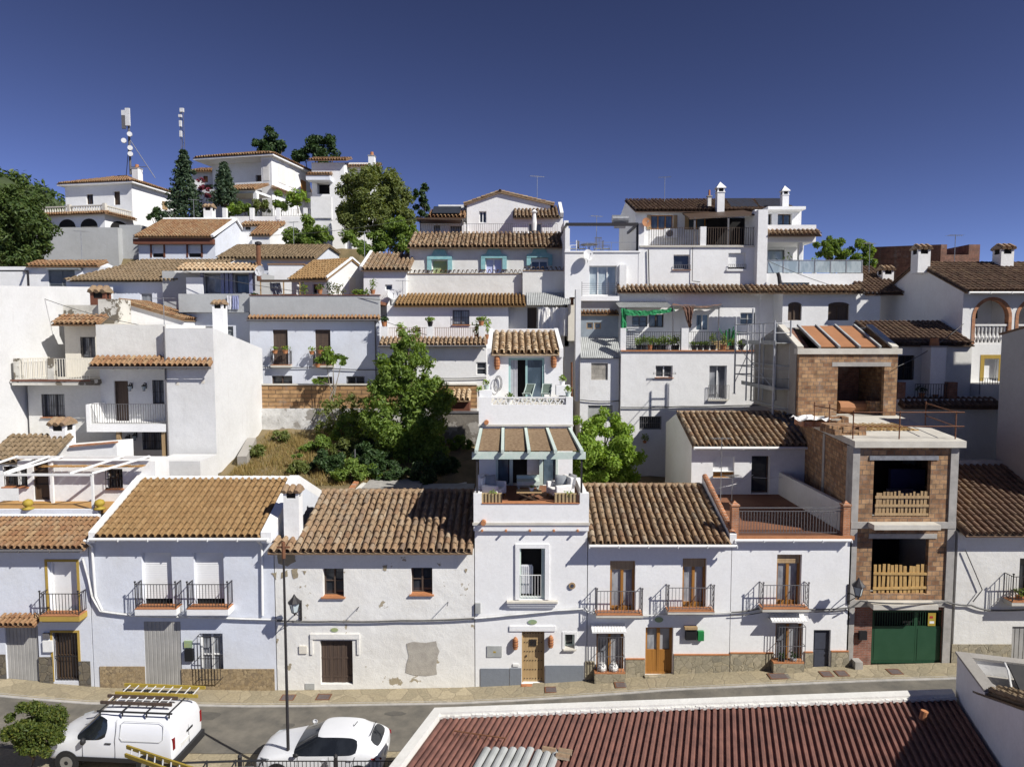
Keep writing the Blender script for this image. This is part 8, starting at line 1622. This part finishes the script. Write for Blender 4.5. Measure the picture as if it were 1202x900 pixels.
cable('dark cable crossing the brick shell above the green gate',[P(996,714,25.7),P(1010,705,25.7),P(1060,708,25.3),P(1112,706,25.7)],.03,'cable',.03); cable('dark cable bundle on the far right facade',[P(1112,706,K),P(1140,710,K),P(1165,716,K),P(1240,712,K)],.035,'cable',.05)
cable('dark slanting cable on the far right facade',[P(1133,645,K),P(1143,668,K),P(1153,692,K),P(1142,706,K)],.02,'cable',.0)
cable('thin cable along the wall below the two dark balcony doors',[P(296,430,43.9),P(365,431,43.9),P(445,434,43.9)],.03,'cable',.05); cable('thin cable along the wall above the tall tree',[P(447,443,42.9),P(515,444,42.9),P(571,443,42.9)],.03,'cable',.03)
cable('dark cable along the wall below the scaffold shadow',[P(729,478,42.9),P(800,477,42.9),P(860,476,42.9),P(915,474,42.9)],.035,'cable',.03); cable('thin cable across the narrow cladded annex',[P(681,469,43.3),P(705,471,43.3),P(728,470,43.3)],.03,'cable',.02)
cable('loose wire hanging from the veranda house wall',[P(813,290,45.9),P(812.5,330,45.9),P(822,331,45.9)],.025,'cable',.0); cable('dark drain pipe at the left corner of the veranda house',[P(761,293,45.9),P(762,338,45.9)],.04,'cable',0)
cable('dark drain pipe on the tall house side wall',[P(671,425,42),P(671,505,42)],.06,'rust',0); cable('clothes line over the roof terrace',[P(800,579,31.5),P(850,571,31),P(884,557,32.5)],.012,'cable_white',.1); cable('second clothes line over the roof terrace',[P(884,560,32.4),P(921,559,32.4)],.012,'cable_white',.05)
antenna('bare antenna mast on the old tile roof by the brick pillar',PX(843,570,31),30.6,PZ(585,31),2.9,.9,(1,.1)); antenna('second bare antenna mast right of the first on the old tile roof',PX(856,575,31),30.6,PZ(585,31),1.2,.7,(1,.3))
antenna('tangled tv antenna at the end of the parapet terrace',PX(473,335,46.5),46.4,PZ(350,46.5),1.2,.9,(1,.5))
Zf1 = PZ(591,25.86) - .12; Zf2 = PZ(475,29.45) - .02
def put_cushion(label,X,Y,Z,mat='cloth_grey',rz=0,s=.24):
    c = MB(); n = 6; b0 = 0
    for side in (1,-1):
        for i in range(n + 1):
            for j in range(n + 1): u,v = i/n*2 - 1,j/n*2 - 1; c.v.append((u*s,side*.07*(1 - u ** 4)*(1 - v ** 4),v*s + s))
        o = 0 if side == 1 else (n + 1) ** 2
        for i in range(n):
            for j in range(n): a = o + i*(n + 1) + j; c.f.append((a,a + 1,a + n + 2,a + n + 1))
    ob = c.build('cushion',mat,None,label,'cushion',local=True,smooth=True); ob.location = (X,Y,Z); ob.rotation_euler = (radians(-14),0,rz); return ob
def armchair2(label,X,Y,Z,rz):
    r = thing('armchair',label,'armchair',(X,Y,Z),None,rz)
    for nm,a in (('seat',(-.36,.36,-.38,.3,.14,.40)),('backrest',(-.40,.40,.302,.5,.12,.86))): m = MB(); m.box(*a); o = m.build(nm,'cloth_white',r,local=True); bv = o.modifiers.new('b','BEVEL'); bv.width = .05; bv.segments = 3
    for sx in (-1,1): m = MB(); m.box(sx*.45 - .085,sx*.45 + .085,-.38,.3,.1,.6); o = m.build('armrest','cloth_white',r,local=True); bv = o.modifiers.new('b','BEVEL'); bv.width = .05; bv.segments = 3
    for sx in (-1,1):
        for sy in (-.34,.42): m = MB(); m.box(sx*.42 - .03,sx*.42 + .03,sy - .03,sy + .03,0,.1); m.build('leg','wood_honey',r,local=True)
    return r
xa,xb = PX(579,585,27.3),PX(657,585,27.3)
armchair2('white cushioned armchair at the left end of the pergola terrace',xa,27.4,Zf1,radians(70)); armchair2('white cushioned armchair at the right end of the pergola terrace',xb,27.4,Zf1,radians(-70))
put_cushion('grey scatter cushion on the left white armchair',xa - .08,27.45,Zf1 + .42,'cloth_grey',radians(30)); put_cushion('grey scatter cushion on the right white armchair',xb + .02,27.45,Zf1 + .42,'cloth_grey',radians(-20)); put_cushion('white bolster cushion leaning at the left terrace wall',xa - .42,27.3,Zf1 + .42,'cloth_white',radians(60),.28); put_cushion('white bolster cushion leaning at the right terrace wall',xb + .42,27.3,Zf1 + .42,'cloth_white',radians(-60),.28)
xm = PX(621,585,27); t = thing('coffee_table','low wooden table with crossed legs in the middle of the pergola terrace','table',(xm,26.9,Zf1)); m = MB()
for k in range(6): m.box(xm - .5,xm + .5,26.62 + k*.11,26.72 + k*.11,Zf1 + .34,Zf1 + .37)
m.build('tabletop','wood_pale',t)
for s in (-1,1): m = MB(); m.beam((xm - .4*s,26.65,Zf1),(xm + .4*s,26.65 + .03*s,Zf1 + .34),.04,.05); m.beam((xm - .4*s,27.15,Zf1),(xm + .4*s,27.15 + .03*s,Zf1 + .34),.04,.05); m.build('leg','wood_dark',t)
b = thing('bench','sage green cushioned bench in front of the glass doors','bench',(xm,28.5,Zf1)); m = MB(); m.box(xm - .48,xm + .48,28.2,28.75,Zf1 + .3,Zf1 + .48); o = m.build('seat','sage',b); m = MB(); m.box(xm - .48,xm + .48,28.76,28.9,Zf1 + .1,Zf1 + .62); m.build('backrest','sage',b)
for s in (-.4,.4): m = MB(); m.box(xm + s - .04,xm + s + .04,28.25,28.7,Zf1,Zf1 + .3); m.build('leg','sage',b)
pot_plant('small leafy plant in a white bowl on the sage bench table',xm + .1,27.0,Zf1 + .37,'white_paint','leaf',.12,.1,.12,30,9,leaf=.05,spread=.12)
for x,lab in ((577,'left wicker basket planter on the terrace parapet'),(664,'right wicker basket planter on the terrace parapet')):
    w_ = 12 if x < 600 else 13; a,c,z0 = PX(x - w_,585,25.95),PX(x + w_,585,25.95),PZ(591,25.9) + .032; r = thing('wicker_planter',lab,'planter',((a + c)/2,26,z0)); m = MB(); m.box(a,c,25.93,26.13,z0,z0 + .34); m.build('basket','wicker',r); m = MB()
    for k in range(7): xx = a + (c - a)*k/6; m.box(xx - .012,xx + .012,25.905,25.928,z0,z0 + .36)
    m.build('slat','wood_dark',r); m = MB(); leaves(m,((a + c)/2 + (.1 if x > 600 else .05),26.02,z0 + .3),(.22,.12,.18),60,.06,random.Random(x),.5); m.build('foliage','leaf_bright',r)
def deck_chair(label,X,Y,Z,rz):
    r = thing('deck_chair',label,'chair',(X,Y,Z),None,rz); f = MB()
    for s in (-.27,.27): f.beam((s,.5,1.0),(s,-.45,.02),.035,.05); f.beam((s*.9,-.35,.5),(s*.9,.45,.02),.035,.05)
    f.beam((-.27,.5,1.0),(.27,.5,1.0),.04,.04); f.beam((-.25,-.35,.5),(.25,-.35,.5),.04,.04); f.build('frame','sage',r,local=True); c = MB(); n = 8
    pts = [(.48 - .83*k/n,.98 - .48*k/n - .28*sin(pi*k/n)) for k in range(n + 1)]
    for k in range(n): c.poly([(-.24,pts[k][0],pts[k][1]),(.24,pts[k][0],pts[k][1]),(.24,pts[k + 1][0],pts[k + 1][1]),(-.24,pts[k + 1][0],pts[k + 1][1])])
    c.build('sling','sling',r,local=True); return r
deck_chair('left sage green deck chair on the upper terrace',PX(620,465,31.2),31.2,Zf2,radians(-20)).scale = (.78,)*3; deck_chair('right sage green deck chair on the upper terrace',PX(641,465,31.2),31.2,Zf2,radians(-12)).scale = (.78,)*3
ho = thing('garden_hose','coiled hose hanging on the wall of the upper terrace','hose',(PX(585,452,32.9),32.9,PZ(460,32.9))); m = MB(); c = P(585,452,32.92)
for q in (0,.06): m.tube([(c.x + (.12 + q)*cos(t*pi/8),32.93 - q,c.z + .1 + (.3 + q)*sin(t*pi/8)) for t in range(17)],.018,5)
m.build('coil','iron_grey',ho)
for k,(x,y,Y,z,lab,pt,lf) in enumerate(((564,460,30.2,0,'lower green plant in a mint pot on the left of the upper terrace','sage','leaf_bright'),(571,451,30.8,.25,'upper green plant in a mint pot on the left white pedestal','sage','leaf_bright'),(598,460,30.0,0,'small plant in a pale pot behind the lattice railing','white_paint','leaf'),(667,460,30.0,0,'green plant on the right parapet corner of the upper terrace','sage','leaf_bright'),(660,450,31.2,.4,'white potted plant on the right pedestal of the upper terrace','white_paint','leaf_bright'))): pot_plant(lab,PX(x,y,Y),Y,(PZ(466,29.45) - .04 + z if k != 2 else Zf2),pt,lf,.3,.13,.22,50,60 + k,leaf=.07,spread=.2)
for x,y,Y,lab in ((571,495.5,29.45,'round clay drain spout below the upper parapet'),(567.5,613,25.86,'round clay drain spout below the terrace parapet')): q = P(x,y,Y - .1); m = MB(); m.tube([(q.x,Y + .02,q.z),(q.x,Y - .22,q.z)],.1,12); m.build('drain_spout','terracotta',None,lab,'spout')
for x,lab in ((706.5,'left patterned ceramic jar behind the window grille'),(720,'right patterned ceramic jar behind the window grille')):
    q = P(x,789,25.85); m = MB(); m.lathe((q.x,25.85),[(.09,q.z),(.17,q.z + .1),(.19,q.z + .2),(.14,q.z + .32),(.08,q.z + .36),(.1,q.z + .4)],14); r = thing('ceramic_jar',lab,'jar',(q.x,25.85,q.z)); m.build('body','cloth_white',r); m = MB(); [m.lathe((q.x,25.85),[(.185,q.z + a),(.192,q.z + a + .03)],14) for a in (.12,.19)]; m.build('band','brick_red',r)
for k,x in enumerate((918,932)): pot_plant('dark potted plant behind the right window grille, ' + ('left one' if k == 0 else 'right one with pale pot'),PX(x,776,25.8),25.82,PZ(778,25.8),('black','dish')[k],'leaf_dark',.3,.11,.18,40,70 + k,leaf=.06,spread=.16)
pot_plant('hanging shrub on the white wall below the scaffold shadow',PX(757,512,42.8),42.8,PZ(520,42.8),'terracotta','leaf',.5,.12,.15,60,75)
def px_tree(name,label,Y,basepx,blobs,leafm,nleaf,size,seed,zb=None,clump=5,trunk='trunk',r=.14,cat='tree',group=None,limbs=True,shell=.35):
    X = PX(basepx[0],basepx[1],Y); Z = gz(X,Y) if zb is None else zb; rng = random.Random(seed); bl = []
    for (x,y,rp) in blobs: q = P(x,y,Y); rr = rp/FPX*Y*1.18; bl.append((q.x - X,rng.uniform(-.5,.5)*rr,q.z - Z,(rr,rr,rr*.9)))
    return tree(name,label,(X,Y,Z),bl,leafm,nleaf,size,seed,trunk,r,limbs,group,shell,cat,clump)
px_tree('garden_tree','tall leafy tree in the walled garden left of the tall house',38.5,(480,565),[(478,397,11),(470,413,15),(488,424,18),(460,432,18),(478,445,22),(500,452,18),(448,458,20),(466,470,24),(492,476,26),(514,474,17),(446,490,20),(470,500,26),(500,506,24),(455,520,22),(482,528,26),(508,530,18),(470,545,20)],'leaf',30000,.125,11,clump=12,r=.2)
px_tree('garden_tree','bright green tree between the tall house and the tiled roof room',37.2,(712,600),[(690,500,15),(712,496,15),(730,508,15),(700,520,21),(722,528,22),(686,535,18),(740,535,13),(706,550,24),(732,555,18),(690,562,18)],'leaf_bright',20000,.115,12,clump=12,r=.15)
px_tree('garden_shrub','feathery light green shrub in front of the whitewashed garden wall',41.3,(402,520),[(385,480,14),(405,472,14),(420,488,16),(398,500,18),(425,510,14),(380,500,10),(436,470,12)],'leaf_olive',2600,.12,13,clump=10,r=.05,cat='shrub',shell=.9)
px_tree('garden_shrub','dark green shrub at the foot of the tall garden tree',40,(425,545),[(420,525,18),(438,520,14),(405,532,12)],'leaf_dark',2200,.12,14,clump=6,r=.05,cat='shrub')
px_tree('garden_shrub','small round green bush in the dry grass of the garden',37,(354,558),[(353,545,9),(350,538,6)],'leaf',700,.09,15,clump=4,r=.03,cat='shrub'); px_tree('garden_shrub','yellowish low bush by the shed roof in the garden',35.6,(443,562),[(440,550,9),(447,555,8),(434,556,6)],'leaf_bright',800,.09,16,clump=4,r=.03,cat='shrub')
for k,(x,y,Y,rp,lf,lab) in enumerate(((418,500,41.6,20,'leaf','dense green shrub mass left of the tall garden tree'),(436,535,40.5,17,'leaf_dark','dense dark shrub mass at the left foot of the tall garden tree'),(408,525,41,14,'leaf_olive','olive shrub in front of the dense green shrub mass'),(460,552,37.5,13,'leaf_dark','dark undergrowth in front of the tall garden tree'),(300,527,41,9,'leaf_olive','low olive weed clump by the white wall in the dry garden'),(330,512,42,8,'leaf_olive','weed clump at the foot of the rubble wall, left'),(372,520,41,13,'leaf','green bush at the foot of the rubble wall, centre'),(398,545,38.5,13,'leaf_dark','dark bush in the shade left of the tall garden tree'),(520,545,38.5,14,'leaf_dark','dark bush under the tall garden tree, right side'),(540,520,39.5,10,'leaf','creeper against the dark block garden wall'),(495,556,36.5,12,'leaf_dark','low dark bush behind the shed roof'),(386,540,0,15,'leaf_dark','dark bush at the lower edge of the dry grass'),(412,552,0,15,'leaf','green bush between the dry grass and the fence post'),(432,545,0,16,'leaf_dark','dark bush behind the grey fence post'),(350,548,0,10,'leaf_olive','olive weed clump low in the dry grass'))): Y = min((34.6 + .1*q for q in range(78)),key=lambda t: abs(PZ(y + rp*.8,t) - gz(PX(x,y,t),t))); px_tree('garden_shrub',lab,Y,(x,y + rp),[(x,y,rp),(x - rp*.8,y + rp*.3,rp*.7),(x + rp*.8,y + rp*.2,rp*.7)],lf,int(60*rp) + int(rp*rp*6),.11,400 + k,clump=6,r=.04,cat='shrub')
px_tree('papaya_plant','tall thin plant with a leaf tuft in front of the dark balcony doors',41.8,(391,500),[(391,417,9),(381,420,7),(401,421,7),(391,425,6),(374,447,7)],'leaf',420,.2,17,clump=4,trunk='trunk_pale',r=.07,limbs=True,cat='plant')
px_tree('pine_tree','big round pine at the left edge below the hill',60,(20,320),[(8,232,16),(28,240,18),(10,255,22),(38,258,20),(52,276,13),(20,276,24),(44,292,14),(8,294,22),(28,302,18)],'leaf_pine',20000,.17,18,clump=14,r=.3)
px_tree('hillside_tree','large olive green tree right of the villa',63,(440,300),[(432,203,14),(450,212,16),(415,220,17),(468,226,16),(440,232,24),(404,245,15),(475,250,14),(425,258,22),(458,262,22)],'leaf_olive',28000,.16,19,clump=14,r=.25); px_tree('hillside_tree','bright green bush mass below the large olive green tree',60.5,(455,305),[(462,268,14),(478,275,12),(445,282,14),(470,290,12),(430,288,12),(410,280,10)],'leaf',8000,.15,20,clump=9,r=.15)
px_tree('hillside_tree','rounded green tree in front of the villa garden wall',62,(360,300),[(358,266,12),(345,276,13),(372,274,12),(362,282,15),(384,284,10),(338,284,8)],'leaf',8000,.15,21,clump=7,r=.15)
px_tree('slender_pine','slim dark pine beside the skyline gable house',66,(494,275),[(496,220,6),(492,230,7),(500,236,6),(494,244,8),(497,255,7)],'leaf_dark',1700,.18,22,clump=6,r=.1)
px_tree('pine_tree','left dark pine rising behind the villa roof',98,(314,215),[(312,160,12),(303,170,9),(322,170,11),(312,176,12),(332,172,5)],'leaf_dark',4500,.25,23,clump=8,r=.3); px_tree('pine_tree','right broad dark pine behind the villa roof',98,(368,215),[(370,170,11),(356,176,11),(384,172,11),(346,182,10),(375,184,12),(392,182,6)],'leaf_dark',5000,.25,24,clump=8,r=.3)
px_tree('round_tree','leafy round tree against the sky right of the glass railing',58,(990,325),[(966,288,8),(980,284,7),(992,292,11),(1008,290,9),(975,298,10),(1020,298,9),(1000,305,12),(985,308,11),(1018,308,8)],'leaf',8000,.15,25,clump=7,r=.15)
px_tree('garden_shrub','small dark tree beside the left hilltop house',76,(184,262),[(184,248,8),(178,254,6),(190,254,6)],'leaf_dark',900,.2,26,clump=4,r=.1,cat='shrub')
for k,(x,y,rp,lab,lf) in enumerate(((287,242,9,'left garden bush in front of the villa porch','leaf'),(305,240,8,'reddish flowering bush in front of the villa porch','leaf_olive'),(330,236,10,'climbing green bush beside the villa porch','leaf'),(350,233,11,'bright vine bush at the villa terrace end','leaf_bright'),(272,246,7,'pale green bush under the right fir','leaf_bright'))): px_tree('garden_shrub',lab,68,(x,y + 16),[(x,y,rp),(x - 5,y + 5,rp*.7),(x + 6,y + 4,rp*.7)],lf,900,.17,80 + k,clump=5,r=.06,cat='shrub',zb=PZ(y + 14,68))
q = P(218,265,69); conifer('fir_tree','tall dark fir left of the villa',(q.x,69,q.z),(265 - 176)/FPX*69,2.0,'leaf_fir',9000,.17,31); q = P(265,260,68); conifer('fir_tree','shorter dark fir in front of the villa with bare pale trunk',(q.x,68,q.z),(260 - 191)/FPX*68,1.6,'leaf_fir',6000,.15,32,z0=.33)
px_tree('flowering_vine','pink flowering vine beside the tall fir',70,(238,250),[(240,222,5),(236,212,4),(243,230,4)],'flower_pink',260,.16,33,clump=4,r=.05,cat='vine')
px_tree('orange_tree','small round orange tree on the near side of the street, bottom left',20.3,(36,930),[(38,838,17),(22,850,17),(54,850,17),(38,862,24),(17,870,14),(60,870,13),(38,876,18)],'leaf_orange',22000,.05,34,zb=gs(-14),clump=9,r=.06)
r = random.Random(41); mb = MB()
for _ in range(26000):
    Y = r.uniform(34.8,42.3); X = r.uniform(-15.2,-3.5)
    if X > -8.5 and r.random() < .6: continue
    z = gz(X,Y) - .1; s = r.uniform(.1,.3)*(1 + .9*max(0,sin(X*2.3)*sin(Y*1.9 + X))); a = r.uniform(0,pi); dx,dy = cos(a)*.02,sin(a)*.02; lx,ly = r.gauss(0,.1),r.gauss(0,.1); mb.v += [(X - dx,Y - dy,z),(X + dx,Y + dy,z),(X + lx,Y + ly,z + s)]; n = len(mb.v); mb.f.append((n - 3,n - 2,n - 1))
mb.build('dry_grass','grass_dry',None,kind='stuff')
for k,(x,y,Y) in enumerate(((296,535,38.5),(417,556,36.2))):
    q = P(x,y,Y); mb = MB(); rr = random.Random(k)
    if k == 0: mb.beam((q.x - .6,Y + 1.6,gz(q.x,Y + 1.6) + .2),(q.x - .1,Y - 1.2,gz(q.x,Y - 1.2) + .2),.5,.6); mb.build('stone_ledge','cement',None,'worn concrete ledge along the white wall in the garden','ledge')
    else: mb.tube([(q.x,Y,gz(q.x,Y) - .1),(q.x,Y,gz(q.x,Y) + 1.3)],.04,6); mb.build('fence_post','iron_grey',None,'grey metal fence post in the garden','post')
def hill(name,mat,c,R,h_,n=40,m_=10,seed=1):
    r = random.Random(seed); mb = MB()
    for j in range(m_ + 1):
        for i in range(n): a = 2*pi*i/n; rr = R*(1 - j/m_); mb.v.append((c[0] + cos(a)*rr*c[3],c[1] + sin(a)*rr,c[2] + h_*(1 - (rr/R) ** 2) ** 1.2 + r.uniform(-.02,.02)*h_))
    for j in range(m_):
        for i in range(n): mb.f.append((j*n + i,j*n + (i + 1) % n,(j + 1)*n + (i + 1) % n,(j + 1)*n + i))
    return mb.build(name,mat,None,kind='structure',smooth=True)
hill('hill','hill_wood',(-150,200,-8,1.0),60,PZ(205,190) + 10,seed=3)
r = random.Random(43); mb = MB(); Hh = PZ(205,190) + 10
for _ in range(420):
    a,k = r.uniform(-2.6,.6),r.random() ** .5; X,Y = -150 + cos(a)*60*k,200 + sin(a)*60*k; z = -8 + Hh*(1 - k*k) ** 1.2; s = r.uniform(1.6,3.0); leaves(mb,(X,Y,z + s*.5),(s,s,s*.8),34,.75,r,.4)
mb.build('pine_wood','leaf_pine',None,kind='stuff')
mb = MB(); r = random.Random(47); n = 60; prof = []
for i in range(n): X = -1500 + 7000*i/(n - 1); prof.append((X,180 + 30*sin(i*.9) + r.uniform(-12,12) + 330*math.exp(-((X - 2750)/900) ** 2)))
for X,z in prof: mb.v += [(X,4300 - 300,-9),(X,4300 + 200,z*.72),(X,4900,z)]
for i in range(n - 1):
    for k in range(2): mb.f.append((i*3 + k,(i + 1)*3 + k,(i + 1)*3 + k + 1,i*3 + k + 1))
mb.build('mountain_ridge','hill_far',None,kind='structure',smooth=True)
for k,(x,y,Y,hh,dr,lab) in enumerate(((96,300,50.5,1.8,(1,.2),'tv antenna on the low house behind the big blank wall'),(228,262,65,2.2,(1,.4),'tv antenna on the roof with the bright lit gable'),(345,289,57,2.0,(1,-.3),'tv antenna on the long grey tile roof'),(428,298,49.5,1.6,(1,.2),'tv antenna at the left end of the part shaded tile roof'),(700,296,49.8,2.6,(1,.3),'tv antenna behind the open pergola terrace'),(780,236,52,1.8,(1,-.2),'tv antenna on the brown tile roof of the veranda house'),(1020,318,47,1.9,(1,.3),'tv antenna on the dark roof left of the big gable house'),(1120,312,42.5,1.9,(1,0),'tv antenna between the two chimneys of the big gable house'))):
    q = P(x,y,Y); antenna(lab,q.x,Y,q.z - .3,hh + .3,.9,dr)
for lab,p,q,sg in (('overhead wire from the grey curtain house to the parapet terrace house',P(215,318,45.4),P(447,352,44),.25),('overhead wire from the parapet terrace house to the long railed terrace',P(446,375,43.9),P(571,408,42.9),.2),('overhead wire from the veranda house to the arched window wall',P(889,300,45.9),P(1015,345,43.9),.25),('overhead wire from the big blank wall to the bright white house',P(20,338,40),P(193,386,37),.3),('overhead wire between the brick shell and the big gable house',P(1054,430,34),P(1131,380,38),.2),('overhead wire across the hill from the lit gable to the skyline gable',P(298,277,62),P(548,243,55),.5)): cable(lab,[p,q],.018,'cable',sg,n=14)
for x,y,Y,lab in ((690,300,45.9,'small white satellite dish on the pergola terrace wall'),(462,346,46.9,'small grey satellite dish on the low house below the big tree')): q = P(x,y,Y); dish(lab,q.x,Y - .3,q.z,.35,(.3,-1,.3))
simple('asphalt_dark',(0.085,0.08,0.07),0.95,(0.12,0.11,0.095),3)
rr = random.Random(5)
for k in range(7): X = -14 + k*3.1 + rr.uniform(-1,1); Y = 23.4 + rr.uniform(-.7,.9); mb = MB(); n = 14; z = gs(X) + .016; a_,b_ = rr.uniform(.3,.9),rr.uniform(.15,.4); mb.poly([(X + a_*cos(2*pi*i/n)*rr.uniform(.8,1.1),Y + b_*sin(2*pi*i/n)*rr.uniform(.8,1.1),z + (gs(X + a_*cos(2*pi*i/n)) - gs(X))) for i in range(n)]); mb.build('road_patch','asphalt_dark',None,kind='structure')
